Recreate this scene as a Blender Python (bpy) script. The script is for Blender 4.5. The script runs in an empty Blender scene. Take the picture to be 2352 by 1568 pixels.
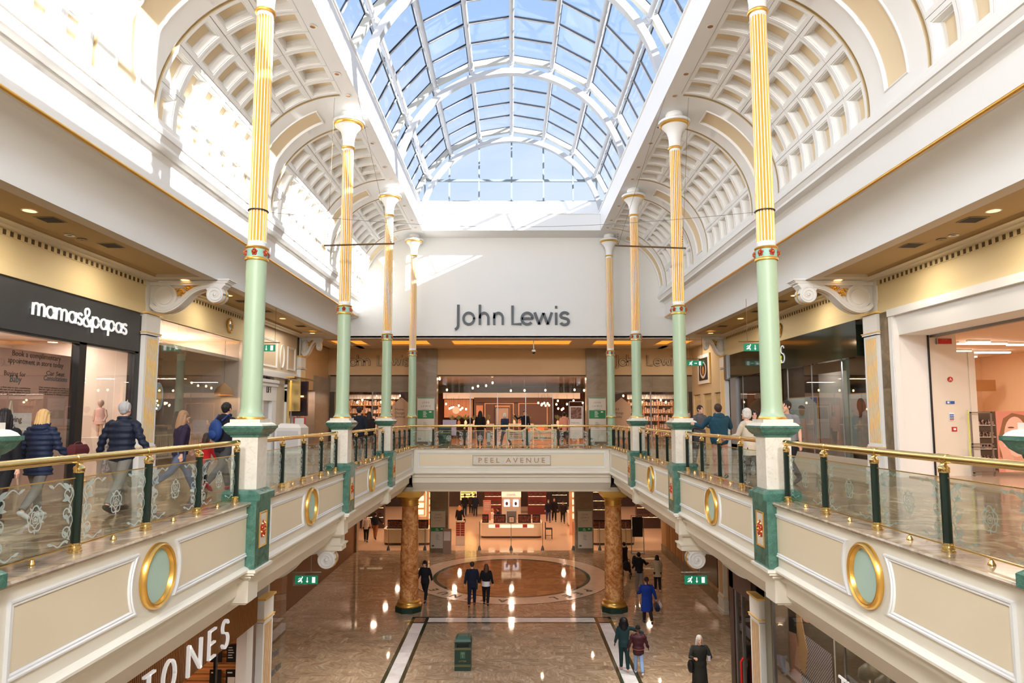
import bpy, bmesh, math, random
from mathutils import Vector, Matrix
PI = math.pi
random.seed(7)
SC = bpy.context.scene
COL = SC.collection

# ------------------------------------------------------------------ helpers
def clamp(v, a=0., b=1.): return max(a, min(b, v))

class MB:
    """collects polygons for one mesh"""
    def __init__(s): s.v = []; s.f = []; s.m = []
    def add(s, vs, fs, m=0):
        o = len(s.v); s.v += [tuple(p) for p in vs]
        for f in fs: s.f.append(tuple(i + o for i in f)); s.m.append(m)
        return s
    def box(s, x0, x1, y0, y1, z0, z1, m=0):
        if x0 > x1: x0, x1 = x1, x0
        vs = [(x0,y0,z0),(x1,y0,z0),(x1,y1,z0),(x0,y1,z0),(x0,y0,z1),(x1,y0,z1),(x1,y1,z1),(x0,y1,z1)]
        return s.add(vs, [(0,3,2,1),(4,5,6,7),(0,1,5,4),(1,2,6,5),(2,3,7,6),(3,0,4,7)], m)
    def frustum(s, x, y, z0, z1, a0, b0, a1, b1, m=0):
        vs = [(x-a0,y-b0,z0),(x+a0,y-b0,z0),(x+a0,y+b0,z0),(x-a0,y+b0,z0),(x-a1,y-b1,z1),(x+a1,y-b1,z1),(x+a1,y+b1,z1),(x-a1,y+b1,z1)]
        return s.add(vs, [(0,3,2,1),(4,5,6,7),(0,1,5,4),(1,2,6,5),(2,3,7,6),(3,0,4,7)], m)
    def quad(s, a, b, c, d, m=0): return s.add([a,b,c,d], [(0,1,2,3)], m)
    def prof_y(s, pts, y0, y1, sx=1, m=0, ms=None, caps=False):
        n = len(pts)
        vs = [(sx*p[0], y0, p[1]) for p in pts] + [(sx*p[0], y1, p[1]) for p in pts]
        for i in range(n-1):
            s.add([vs[i], vs[i+1], vs[n+i+1], vs[n+i]], [(0,1,2,3)], ms[i] if ms else m)
        if caps:
            s.add(vs[:n], [tuple(range(n))], m); s.add(vs[n:], [tuple(range(n))], m)
        return s
    def prof_x(s, pts, x0, x1, m=0, ms=None, caps=False):   # pts (y,z)
        n = len(pts)
        vs = [(x0, p[0], p[1]) for p in pts] + [(x1, p[0], p[1]) for p in pts]
        for i in range(n-1):
            s.add([vs[i], vs[i+1], vs[n+i+1], vs[n+i]], [(0,1,2,3)], ms[i] if ms else m)
        if caps:
            s.add(vs[:n], [tuple(range(n))], m); s.add(vs[n:], [tuple(range(n))], m)
        return s
    def lathe(s, prof, c=(0,0,0), seg=24, m=0, ms=None, caps=True):
        n = len(prof); vs = []
        for r, z in prof:
            for k in range(seg):
                a = 2*PI*k/seg; vs.append((c[0]+r*math.cos(a), c[1]+r*math.sin(a), c[2]+z))
        o = len(s.v); s.v += vs
        for i in range(n-1):
            for k in range(seg):
                k2 = (k+1) % seg
                s.f.append((o+i*seg+k, o+i*seg+k2, o+(i+1)*seg+k2, o+(i+1)*seg+k)); s.m.append(ms[i] if ms else m)
        if caps:
            s.f.append(tuple(o+k for k in reversed(range(seg)))); s.m.append(ms[0] if ms else m)
            s.f.append(tuple(o+(n-1)*seg+k for k in range(seg))); s.m.append(ms[-1] if ms else m)
        return s
    def tube(s, pts, r, seg=8, m=0, closed=False, flat=None, caps=True):
        pts = [Vector(p) for p in pts]; n = len(pts); rs = r if isinstance(r, (list, tuple)) else [r]*n
        o = len(s.v); up = None
        for i, p in enumerate(pts):
            if closed: t = pts[(i+1) % n] - pts[i-1]
            else: t = pts[min(i+1, n-1)] - pts[max(i-1, 0)]
            if t.length < 1e-9: t = Vector((0,0,1))
            t.normalize()
            if up is None:
                up = Vector((0,0,1)) if abs(t.z) < .9 else Vector((0,1,0))
            a = up - t*up.dot(t)
            if a.length < 1e-6: a = t.orthogonal()
            a.normalize(); up = a; b = t.cross(a)
            for k in range(seg):
                w = 2*PI*k/seg; fx, fy = (1,1) if flat is None else flat
                s.v.append(tuple(p + a*(math.cos(w)*rs[i]*fx) + b*(math.sin(w)*rs[i]*fy)))
        for i in range(n if closed else n-1):
            j = (i+1) % n
            for k in range(seg):
                k2 = (k+1) % seg
                s.f.append((o+i*seg+k, o+i*seg+k2, o+j*seg+k2, o+j*seg+k)); s.m.append(m)
        if caps and not closed:
            s.f.append(tuple(o+k for k in reversed(range(seg)))); s.m.append(m)
            s.f.append(tuple(o+(n-1)*seg+k for k in range(seg))); s.m.append(m)
        return s
    def ball(s, c, r, seg=10, m=0, sc=(1,1,1)):
        n = max(4, seg//2); pr = []
        o = len(s.v)
        for i in range(1, n):
            t = PI*i/n
            for k in range(seg):
                a = 2*PI*k/seg
                s.v.append((c[0]+r*sc[0]*math.sin(t)*math.cos(a), c[1]+r*sc[1]*math.sin(t)*math.sin(a), c[2]+r*sc[2]*math.cos(t)))
        s.v.append((c[0],c[1],c[2]+r*sc[2])); s.v.append((c[0],c[1],c[2]-r*sc[2])); T = len(s.v)-2
        for i in range(n-2):
            for k in range(seg):
                k2 = (k+1) % seg
                s.f.append((o+i*seg+k, o+(i+1)*seg+k, o+(i+1)*seg+k2, o+i*seg+k2)); s.m.append(m)
        for k in range(seg):
            k2 = (k+1) % seg
            s.f.append((T, o+k, o+k2)); s.m.append(m)
            s.f.append((T+1, o+(n-2)*seg+k2, o+(n-2)*seg+k)); s.m.append(m)
        return s
    def poly(s, pts, axis, d0, d1, m=0):
        """extrude a 2D polygon; axis 'x': pts (y,z), 'y': pts (x,z), 'z': pts (x,y)"""
        def P(p, d):
            return (d, p[0], p[1]) if axis == 'x' else (p[0], d, p[1]) if axis == 'y' else (p[0], p[1], d)
        n = len(pts); vs = [P(p, d0) for p in pts] + [P(p, d1) for p in pts]
        fs = [tuple(range(n)), tuple(reversed(range(n, 2*n)))] + [(i, (i+1) % n, n+(i+1) % n, n+i) for i in range(n)]
        return s.add(vs, fs, m)
    def xf(s, M):
        s.v = [tuple(M @ Vector(p)) for p in s.v]; return s
    def join(s, o, M=None, m=None):
        vs = o.v if M is None else [tuple(M @ Vector(p)) for p in o.v]
        k = len(s.v); s.v += vs
        s.f += [tuple(i+k for i in f) for f in o.f]; s.m += o.m if m is None else [m]*len(o.f)
        return s
    def build(s, name, mats, parent=None, smooth=None, loc=None, fix=True):
        me = bpy.data.meshes.new(name); me.from_pydata(s.v, [], s.f)
        if not isinstance(mats, (list, tuple)): mats = [mats]
        for mm in mats: me.materials.append(mm)
        me.polygons.foreach_set('material_index', s.m)
        if fix:
            bm = bmesh.new(); bm.from_mesh(me); bmesh.ops.remove_doubles(bm, verts=bm.verts, dist=1e-5)
            bmesh.ops.recalc_face_normals(bm, faces=bm.faces); bm.to_mesh(me); bm.free()
        if smooth:
            me.polygons.foreach_set('use_smooth', [True]*len(me.polygons)); me.set_sharp_from_angle(angle=math.radians(smooth))
        me.update()
        o = bpy.data.objects.new(name, me); COL.objects.link(o)
        if parent: o.parent = parent
        if loc: o.location = loc
        return o

def tag(o, label=None, cat=None, group=None, kind=None):
    if label: o['label'] = label
    if cat: o['category'] = cat
    if group: o['group'] = group
    if kind: o['kind'] = kind
    return o
def empty(name, loc=(0,0,0), rz=0, label=None, cat=None, group=None, kind=None):
    o = bpy.data.objects.new(name, None); COL.objects.link(o); o.location = loc; o.rotation_euler = (0,0,rz)
    o.empty_display_size = .1
    return tag(o, label, cat, group, kind)
def copy_tree(o, parent=None):
    kids = [c for c in ALLKIDS(o)]
    c = o.copy(); COL.objects.link(c)
    if parent: c.parent = parent
    for k in kids: copy_tree(k, c)
    return c
def ALLKIDS(o): return [c for c in bpy.data.objects if c.parent == o]

# ------------------------------------------------------------------ materials
MATS = {}
def mat(name, col, rough=.5, metal=0., spec=.5, emit=None, es=0., bump=None, var=None, coat=0., alpha=None):
    m = bpy.data.materials.new(name); m.use_nodes = True; nt = m.node_tree; b = nt.nodes['Principled BSDF']
    b.inputs['Base Color'].default_value = (*col, 1); b.inputs['Roughness'].default_value = rough
    b.inputs['Metallic'].default_value = metal; b.inputs['Specular IOR Level'].default_value = spec
    b.inputs['Coat Weight'].default_value = coat
    if emit: b.inputs['Emission Color'].default_value = (*emit, 1); b.inputs['Emission Strength'].default_value = es
    if var:   # (scale, second colour, contrast)
        tc = nt.nodes.new('ShaderNodeTexCoord'); nz = nt.nodes.new('ShaderNodeTexNoise'); nz.inputs['Scale'].default_value = var[0]
        nz.inputs['Detail'].default_value = 5; mp = nt.nodes.new('ShaderNodeMapRange'); mp.inputs[1].default_value = .5-var[2]; mp.inputs[2].default_value = .5+var[2]
        mx = nt.nodes.new('ShaderNodeMix'); mx.data_type = 'RGBA'; mx.inputs[6].default_value = (*col,1); mx.inputs[7].default_value = (*var[1],1)
        nt.links.new(tc.outputs['Object'], nz.inputs['Vector']); nt.links.new(nz.outputs[0], mp.inputs[0]); nt.links.new(mp.outputs[0], mx.inputs[0])
        nt.links.new(mx.outputs[2], b.inputs['Base Color'])
    if bump:
        tc = nt.nodes.new('ShaderNodeTexCoord'); nz = nt.nodes.new('ShaderNodeTexNoise'); nz.inputs['Scale'].default_value = bump[0]
        bp = nt.nodes.new('ShaderNodeBump'); bp.inputs['Strength'].default_value = bump[1]; bp.inputs['Distance'].default_value = .02
        nt.links.new(tc.outputs['Object'], nz.inputs['Vector']); nt.links.new(nz.outputs[0], bp.inputs['Height']); nt.links.new(bp.outputs[0], b.inputs['Normal'])
    MATS[name] = m
    return m
def emis(name, col, s):
    m = bpy.data.materials.new(name); m.use_nodes = True; nt = m.node_tree; nt.nodes.clear()
    e = nt.nodes.new('ShaderNodeEmission'); e.inputs[0].default_value = (*col,1); e.inputs[1].default_value = s
    o = nt.nodes.new('ShaderNodeOutputMaterial'); nt.links.new(e.outputs[0], o.inputs[0]); return m
def glass(name, tint=(1,1,1), refl=.08, rough=0.):
    m = bpy.data.materials.new(name); m.use_nodes = True; nt = m.node_tree; nt.nodes.clear()
    t = nt.nodes.new('ShaderNodeBsdfTransparent'); t.inputs[0].default_value = (*tint,1)
    g = nt.nodes.new('ShaderNodeBsdfGlossy'); g.inputs['Roughness'].default_value = rough
    lw = nt.nodes.new('ShaderNodeLayerWeight'); lw.inputs[0].default_value = .35
    mr = nt.nodes.new('ShaderNodeMapRange'); mr.inputs[3].default_value = refl; mr.inputs[4].default_value = min(1., refl*5)
    x = nt.nodes.new('ShaderNodeMixShader'); o = nt.nodes.new('ShaderNodeOutputMaterial')
    nt.links.new(lw.outputs['Facing'], mr.inputs[0]); nt.links.new(mr.outputs[0], x.inputs[0])
    nt.links.new(t.outputs[0], x.inputs[1]); nt.links.new(g.outputs[0], x.inputs[2]); nt.links.new(x.outputs[0], o.inputs[0])
    return m
def marble(name, c1, c2, scale=2., vein=(.9,.9,.85), veinw=.03, rough=.2, dist=2.5, coat=0.):
    m = bpy.data.materials.new(name); m.use_nodes = True; nt = m.node_tree; b = nt.nodes['Principled BSDF']; L = nt.links.new
    tc = nt.nodes.new('ShaderNodeTexCoord')
    n1 = nt.nodes.new('ShaderNodeTexNoise'); n1.inputs['Scale'].default_value = scale; n1.inputs['Detail'].default_value = 8; n1.inputs['Distortion'].default_value = dist
    n2 = nt.nodes.new('ShaderNodeTexNoise'); n2.inputs['Scale'].default_value = scale*1.7; n2.inputs['Detail'].default_value = 6; n2.inputs['Distortion'].default_value = dist*.7
    L(tc.outputs['Object'], n1.inputs['Vector']); L(tc.outputs['Object'], n2.inputs['Vector'])
    r = nt.nodes.new('ShaderNodeMapRange'); r.inputs[1].default_value = .35; r.inputs[2].default_value = .65; L(n1.outputs[0], r.inputs[0])
    mx = nt.nodes.new('ShaderNodeMix'); mx.data_type = 'RGBA'; mx.inputs[6].default_value = (*c1,1); mx.inputs[7].default_value = (*c2,1); L(r.outputs[0], mx.inputs[0])
    s = nt.nodes.new('ShaderNodeMath'); s.operation = 'SUBTRACT'; s.inputs[1].default_value = .5; L(n2.outputs[0], s.inputs[0])
    a = nt.nodes.new('ShaderNodeMath'); a.operation = 'ABSOLUTE'; L(s.outputs[0], a.inputs[0])
    r2 = nt.nodes.new('ShaderNodeMapRange'); r2.inputs[1].default_value = 0; r2.inputs[2].default_value = veinw; r2.inputs[3].default_value = .75; r2.inputs[4].default_value = 0; L(a.outputs[0], r2.inputs[0])
    m2 = nt.nodes.new('ShaderNodeMix'); m2.data_type = 'RGBA'; m2.inputs[7].default_value = (*vein,1); L(mx.outputs[2], m2.inputs[6]); L(r2.outputs[0], m2.inputs[0])
    L(m2.outputs[2], b.inputs['Base Color']); b.inputs['Roughness'].default_value = rough; b.inputs['Coat Weight'].default_value = coat
    return m
def tiles(name, cols, sx, sy, rough=.12, ori='z', spec=.5, streak=1.):
    """polished stone slabs, each slab its own tone with its own grain direction"""
    m = bpy.data.materials.new(name); m.use_nodes = True; nt = m.node_tree; b = nt.nodes['Principled BSDF']; L = nt.links.new; N = nt.nodes.new
    g = N('ShaderNodeNewGeometry'); sp = N('ShaderNodeSeparateXYZ'); L(g.outputs['Position'], sp.inputs[0])
    def M(op, a, bb=None):
        n = N('ShaderNodeMath'); n.operation = op
        for i, v in enumerate((a, bb)):
            if v is None: continue
            if isinstance(v, (int, float)): n.inputs[i].default_value = v
            else: L(v, n.inputs[i])
        return n.outputs[0]
    ua, va = (sp.outputs[0], sp.outputs[1]) if ori == 'z' else (sp.outputs[1], sp.outputs[2]) if ori == 'x' else (sp.outputs[0], sp.outputs[2])
    fv = M('FLOOR', M('DIVIDE', va, sy)); off = M('MULTIPLY', M('MODULO', fv, 2.), .5)
    fu = M('FLOOR', M('ADD', M('DIVIDE', ua, sx), off))
    cb = N('ShaderNodeCombineXYZ'); L(fu, cb.inputs[0]); L(fv, cb.inputs[1])
    wn = N('ShaderNodeTexWhiteNoise'); wn.noise_dimensions = '2D'; L(cb.outputs[0], wn.inputs['Vector'])
    ang = M('MULTIPLY', M('ROUND', M('MULTIPLY', wn.outputs['Value'], 3.)), .8)
    vr = N('ShaderNodeVectorRotate'); vr.rotation_type = 'Z_AXIS'; L(ang, vr.inputs['Angle']); L(g.outputs['Position'], vr.inputs['Vector'])
    mp = N('ShaderNodeMapping'); mp.inputs['Scale'].default_value = (1.1, 4.2*streak, 4 if ori == 'z' else 1.5); L(vr.outputs[0], mp.inputs['Vector'])
    ad = N('ShaderNodeVectorMath'); ad.operation = 'ADD'; L(mp.outputs[0], ad.inputs[0]); L(wn.outputs['Color'], ad.inputs[1])
    nz = N('ShaderNodeTexNoise'); nz.inputs['Scale'].default_value = 1.; nz.inputs['Detail'].default_value = 8; nz.inputs['Distortion'].default_value = 2.2; L(ad.outputs[0], nz.inputs['Vector'])
    cr = N('ShaderNodeValToRGB'); e = cr.color_ramp.elements
    e[0].position = .3; e[0].color = (*cols[0],1); e[1].position = .72; e[1].color = (*cols[-1],1)
    for i, c in enumerate(cols[1:-1]):
        q = e.new(.3+.42*(i+1)/(len(cols)-1)); q.color = (*c,1)
    L(nz.outputs[0], cr.inputs[0])
    tone = M('ADD', M('MULTIPLY', wn.outputs['Value'], .28), .86)
    fr = M('FRACT', M('DIVIDE', va, sy)); fx = M('FRACT', M('ADD', M('DIVIDE', ua, sx), off))
    j = M('MULTIPLY', M('GREATER_THAN', fr, .008), M('GREATER_THAN', fx, .006)); jj = M('ADD', M('MULTIPLY', j, .2), .8)
    vm = N('ShaderNodeVectorMath'); vm.operation = 'SCALE'; L(cr.outputs[0], vm.inputs[0]); L(M('MULTIPLY', tone, jj), vm.inputs['Scale'])
    L(vm.outputs[0], b.inputs['Base Color']); b.inputs['Roughness'].default_value = rough; b.inputs['Specular IOR Level'].default_value = spec
    return m

def lin(r, g, b):
    f = lambda c: ((c/255+.055)/1.055)**2.4 if c > 10 else c/255/12.92
    return (f(r), f(g), f(b))
WHITE = mat('white_paint', lin(238,238,236), .55)
WHITEG = mat('gloss_white_paint', lin(243,240,233), .3)
FASW = mat('fascia_cream_white', lin(240,234,218), .45)
SHADEW = mat('wall_paint', lin(236,236,233), .7)
CREAM = mat('cream_panel_paint', lin(238,225,196), .5)
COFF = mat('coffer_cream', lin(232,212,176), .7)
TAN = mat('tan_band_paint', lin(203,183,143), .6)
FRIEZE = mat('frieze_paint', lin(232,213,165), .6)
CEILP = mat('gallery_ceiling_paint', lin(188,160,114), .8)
GOLD = mat('gilding', lin(232,182,92), .28, metal=.8)
GOLDP = mat('gold_paint', lin(246,206,120), .35, metal=.2)
BRASS = mat('polished_brass', lin(236,206,138), .16, metal=1.)
DKGREEN = mat('dark_green_enamel', lin(20,38,30), .3)
SAGE = mat('sage_green_paint', lin(176,200,168), .4)
MINT = mat('mint_oval_paint', lin(190,220,205), .45)
TEAL = mat('collar_teal_paint', lin(150,196,178), .45)
RED = mat('red_rose_enamel', lin(178,52,36), .35)
GRANITE = tiles('polished_granite', [lin(146,126,104), lin(180,160,136), lin(210,194,170)], 1.2, .8, .12)
GREENM = marble('green_marble', lin(58,100,86), lin(84,128,112), 5., (lin(112,152,136)), .012, .22, 1.2)
CREAMM = marble('cream_marble', lin(238,232,218), lin(230,222,206), 2., lin(200,195,180), .01, .25)
ORANGEM = marble('sienna_marble', lin(176,104,48), lin(232,176,116), 1.6, lin(150,72,30), .03, .2, 2.2)
WHITEM = tiles('white_marble', [lin(222,216,214), lin(236,232,230), lin(240,238,238)], 1.2, 1.05, .1, streak=.2)
RINGM = marble('cream_ring_stone', lin(226,204,182), lin(234,214,194), 1., lin(210,186,160), .01, .1)
DARKM = marble('dark_green_stone', lin(46,48,34), lin(72,74,54), 5., lin(90,92,70), .01, .1)
PINKM = marble('rose_stone', lin(150,112,92), lin(170,130,108), 8., lin(130,90,70), .01, .12)
FLOORM = tiles('marble_floor', [lin(152,128,104), lin(170,146,120), lin(182,160,134), lin(206,188,166)], .62, .31, .045, spec=.6)
RINGFL = tiles('ring_floor_marble', [lin(150,104,72), lin(168,122,86), lin(182,138,102)], 1.2, 1.2, .045, streak=.2, spec=.6)
UPFLOOR = tiles('gallery_floor_stone', [lin(120,100,78), lin(150,128,102), lin(184,162,132), lin(206,188,160)], 1.3, .42, .1, streak=.5)
STONE = tiles('pier_stone_cladding', [lin(128,116,98), lin(140,127,108), lin(150,137,117)], 3., .75, .3, 'y', streak=.1)
STONEX = tiles('brown_stone_cladding', [lin(98,84,62), lin(124,108,84), lin(148,128,98)], 1., .7, .3, 'x', streak=.5)
JLFLOOR = mat('store_floor', lin(228,190,158), .14, spec=.6)
BEIGE = mat('beige_header_paint', lin(206,178,138), .6)
DARKSIGN = mat('charcoal_sign_panel', lin(58,60,62), .35)
BLACK = mat('black_metal', lin(26,27,29), .35)
DGREEN = mat('dark_olive_sign_glass', lin(32,38,26), .08, spec=.8)
WHITEL = mat('white_letter', lin(240,240,242), .4, emit=(1,1,1), es=.12)
GREYL = mat('slate_letter', lin(80,86,92), .45)
OUTL = mat('bronze_outline_letter', lin(96,82,62), .4, metal=.3)
SIGNG = mat('exit_green', lin(16,116,84), .4, emit=lin(16,116,84), es=.25)
SIGNW = mat('exit_white', lin(235,240,235), .4, emit=(1,1,1), es=.3)
STEEL = mat('brushed_steel', lin(150,150,150), .35, metal=.9)
WOODS = mat('oak_slats', lin(176,122,66), .5)
BROWN = mat('dark_brown_panel', lin(58,42,34), .5)
GLS = glass('clear_glass', (1,1,1), .05)
GLB = glass('balustrade_glass', (.93,.97,.95), .05)
GLSKY = glass('skylight_glass', (.97,.985,1.), .02)
GLSH = glass('shop_window_glass', (.97,.985,.98), .06)
GLDK = glass('tinted_window_glass', (.80,.80,.78), .05)
ETCH = glass('etched_glass', (.8,.86,.84), .0)
_n = ETCH.node_tree; _d = _n.nodes.new('ShaderNodeBsdfDiffuse'); _d.inputs[0].default_value = (*lin(214,228,222),1); _x = _n.nodes.new('ShaderNodeMixShader'); _x.inputs[0].default_value = .62
_o = [q for q in _n.nodes if q.type == 'OUTPUT_MATERIAL'][0]; _s = _o.inputs[0].links[0].from_socket; _n.links.new(_s, _x.inputs[1]); _n.links.new(_d.outputs[0], _x.inputs[2]); _n.links.new(_x.outputs[0], _o.inputs[0])
WARM = emis('warm_lamp', (1., .70, .38), 14)
WARMD = emis('warm_downlight', (1., .50, .15), 1.6)
COOLP = emis('white_light_strip', (1., .84, .66), 3)
COVE = emis('amber_cove_light', (.80, .26, .03), .55)
# ------------------------------------------------------------------ people
UF = 6.9                 # gallery floor
def remesh(mb, name, m, vox, parent=None, smooth=3, fn=None):
    me = bpy.data.meshes.new(name); me.from_pydata(mb.v, [], mb.f); me.update()
    o = bpy.data.objects.new(name, me); COL.objects.link(o)
    r = o.modifiers.new('r', 'REMESH'); r.mode = 'VOXEL'; r.voxel_size = vox
    s = o.modifiers.new('s', 'SMOOTH'); s.factor = .5; s.iterations = smooth
    dg = bpy.context.evaluated_depsgraph_get(); dg.update()
    n = bpy.data.meshes.new_from_object(o.evaluated_get(dg)); o.modifiers.clear(); o.data = n; bpy.data.meshes.remove(me)
    if fn:
        no = [v.normal.copy() for v in n.vertices]
        for v, q in zip(n.vertices, no): v.co = fn(v.co, q)
    n.polygons.foreach_set('use_smooth', [True]*len(n.polygons)); n.materials.clear(); n.materials.append(m); n.update(); n.name = name
    if parent: o.parent = parent
    return o
_cm = {}
def cm(c, rough=.8):
    k = (c, rough)
    if k not in _cm: _cm[k] = mat('cloth_%d_%d_%d' % c, lin(*c), rough, spec=.3)
    return _cm[k]
SK1, SK2, SK3 = mat('skin_light', lin(222,170,144), .5), mat('skin_mid', lin(186,134,104), .5), mat('skin_deep', lin(110,74,56), .5)
def rotx(v, a): c, s = math.cos(a), math.sin(a); return Vector((v.x, v.y*c-v.z*s, v.z*c+v.y*s))
def person(loc, rz, H, label, top, leg, hair, skin=None, coat=.50, legs=(18,-16), knees=(4,22), arms=((-14,8,18),(14,8,18)), hl='short', hood=False, puff=0, flare=.0, shoe=(30,28,30), beanie=None, trous=True, near=False, sleeves=True, head=(0,0), width=1., shoecol=None, collar=None):
    skin = skin or SK1; k = H/1.75; vox = .0095 if near else .0145
    # joints; facing +y
    J = {}
    for i, sx in enumerate((-1,1)):
        hip = Vector((sx*.09,0,0)); ta = math.radians(legs[i]); kb = math.radians(knees[i])
        kn = hip + rotx(Vector((sx*.005,0,-.43)), ta); an = kn + rotx(Vector((0,0,-.42)), ta-kb)
        J['hip',i], J['kn',i], J['an',i] = hip, kn, an; J['fa',i] = min(0, (ta-kb))*.7
    low = min(J['an',i].z - .075 + min(0., math.sin(J['fa',i])*.15) for i in (0,1)); up = Vector((0,0,-low))
    for key in list(J):
        if isinstance(J[key], Vector): J[key] = J[key]+up
    pz = -low; P_ = Vector((0,0,pz)); lean = Vector((0,.03,0))
    ch = P_+Vector((0,.01,.34))+lean*.6; nk = P_+Vector((0,.015,.56))+lean; hd = nk+Vector((0,.02,.155))
    hd = hd + Vector((head[0]*.03, head[1]*.03, 0))
    for i, sx in enumerate((-1,1)):
        sw, ab, el = [math.radians(q) for q in arms[i][:3]]; xin = math.radians(arms[i][3]) if len(arms[i]) > 3 else 0.
        sh = P_+Vector((sx*.185*width,0,.50))+lean
        up_ = Vector((sx*math.sin(ab),0,-math.cos(ab))); up_ = rotx(up_, sw)*.295; e_ = sh+up_
        fo = Vector((sx*math.sin(ab-xin*1.0),0,-math.cos(ab-xin*1.0))); fo = rotx(fo, sw+el)*.26; w_ = e_+fo
        J['sh',i], J['el',i], J['wr',i] = sh, e_, w_; J['hd',i] = fo.normalized()
    T = lambda *a: [tuple(p) for p in a]
    b = MB()
    def torso(mb, g=0., z0=-.04, hemr=None):
        secs = [(-.06,.155,.115),(.02,.165,.12),(.12,.15,.105),(.24,.155,.112),(.36,.18,.122),(.455,.178,.115),(.50,.145,.095),(.535,.095,.078),(.56,.06,.06)]
        n = 20; rg = []
        for z, rx, ry in secs:
            if z < z0: continue
            t = z/.56; c = P_+lean*t+Vector((0,.012,z)); rg.append([(c.x+(rx*width+g)*math.cos(2*PI*q/n), c.y+(ry*width+g)*math.sin(2*PI*q/n), c.z) for q in range(n)])
        if hemr is not None:
            z, rx = hemr; rg.insert(0, [((rx)*math.cos(2*PI*q/n), .01+(rx*.78)*math.sin(2*PI*q/n), pz+z) for q in range(n)])
        o = len(mb.v)
        for r_ in rg: mb.v += r_
        for a in range(len(rg)-1):
            for q in range(n): mb.f.append((o+a*n+q, o+a*n+(q+1)%n, o+(a+1)*n+(q+1)%n, o+(a+1)*n+q)); mb.m.append(0)
        mb.f.append(tuple(o+q for q in reversed(range(n)))); mb.f.append(tuple(o+(len(rg)-1)*n+q for q in range(n))); mb.m += [0,0]
    torso(b)
    b.tube(T(nk-Vector((0,0,.06)), nk+Vector((0,.01,.03)), hd-Vector((0,0,.04))), [.062,.05,.05], 12)
    b.ball(tuple(hd+Vector((0,-.012,.02))), .098, 16, sc=(.80,.98,1.02)); b.ball(tuple(hd+Vector((0,.03,-.045))), .066, 14, sc=(.92,.9,1.12))
    fy = hd.y
    b.tube(T(hd+Vector((0,.082,.02)), hd+Vector((0,.104,-.02)), hd+Vector((0,.094,-.034))), [.010,.016,.012], 8)
    b.ball(tuple(hd+Vector((0,.086,-.068))), .022, 8, sc=(1.2,.5,.45)); b.ball(tuple(hd+Vector((0,.078,-.105))), .024, 8)
    for sx in (-1,1): b.ball(tuple(hd+Vector((sx*.079,-.005,-.01))), .026, 8, sc=(.4,.7,1.2))
    for i, sx in enumerate((-1,1)):
        b.tube(T(J['hip',i]+Vector((0,0,.05)), J['hip',i]-Vector((0,0,.08)), J['kn',i], J['kn',i]+(J['an',i]-J['kn',i])*.35, J['an',i]), [.09,.088,.058,.056,.036], 12)
        f0 = J['an',i]; fa = J['fa',i]
        ft = [f0+rotx(Vector((0,-.045,-.035)), fa), f0+rotx(Vector((0,.04,-.04)), fa), f0+rotx(Vector((sx*.01,.12,-.052)), fa), f0+rotx(Vector((sx*.012,.17,-.056)), fa)]
        b.tube(T(*ft), [.032,.036,.032,.02], 10)
        s_, e_, w_ = J['sh',i], J['el',i], J['wr',i]; s_ = s_+Vector((-.03*sx,0,-.035)); b.ball(tuple(s_), .044, 10); b.tube(T(s_, e_, e_+(w_-e_)*.3, w_), [.044,.038,.036,.026], 10)
        d = J['hd',i]; side = Vector((sx,0,0)); fw = d.cross(side); fw = fw.normalized() if fw.length > .1 else Vector((0,1,0)); la = fw
        palm = w_+d*.05; b.tube(T(w_, palm, w_+d*.085), [.024,.030,.030], 10)
        for q in range(4):
            o_ = la*(.030-.020*q); l = (.066,.076,.070,.054)[q]; a0 = w_+d*.085+o_; bend = side*-.3
            b.tube(T(a0-d*.01, a0+d*l*.45+bend*l*.12, a0+d*l*.8+bend*l*.5, a0+d*l*.95+bend*l*.85), [.0095,.009,.0085,.007], 6)
        a0 = w_+d*.03+la*.026; b.tube(T(a0, a0+d*.03+la*.024-side*.01, a0+d*.06+la*.030-side*.02), [.011,.010,.008], 6)
    root = remesh(b, 'person', skin, vox); root['label'] = label; root['category'] = 'person'
    for sx in (-1,1): MB().ball(tuple(hd+Vector((sx*.030,.077,.008))), .0115, 8).build('eye', cm((50,40,36), .2), root, smooth=60)
    # trousers and shoes
    if trous:
        t = MB(); t.lathe([(.05,-.10),(.165*width,-.06),(.168*width,.02),(.152*width,.09)], c=(0,0,0), seg=16); t.v = [(q[0], q[1]*.76+.012, q[2]+pz) for q in t.v]
        for i in (0,1): t.tube(T(J['hip',i]+Vector((0,0,.03)), J['hip',i]-Vector((0,0,.10)), J['kn',i], J['kn',i]+(J['an',i]-J['kn',i])*.4, J['an',i]+Vector((0,0,.015))), [.108,.103,.074,.070,.056], 12)
        remesh(t, 'trousers', cm(leg) if isinstance(leg, tuple) else leg, vox, root)
    for i, sx in enumerate((-1,1)):
        s = MB(); f0, fa = J['an',i], J['fa',i]
        ft = [f0+rotx(Vector((0,-.065,-.035)), fa), f0+rotx(Vector((0,-.03,-.038)), fa), f0+rotx(Vector((0,.04,-.040)), fa), f0+rotx(Vector((sx*.01,.12,-.048)), fa), f0+rotx(Vector((sx*.012,.185,-.054)), fa)]
        s.tube(T(*ft), [.028,.040,.044,.040,.022], 10); s.tube(T(f0, f0+rotx(Vector((0,0,-.04)),fa)), .042, 10)
        remesh(s, 'shoe', cm(shoe, .5), vox, root, 2)
    # coat / top: coat = hem height as a fraction of stature
    c = MB(); hz = coat*1.75-pz
    torso(c, .028, -.03 if hz > -.03 else -.07, (min(hz,-.05), .178+flare+.012) if hz < -.03 else None)
    if hz < -.03:
        n = 20
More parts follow.
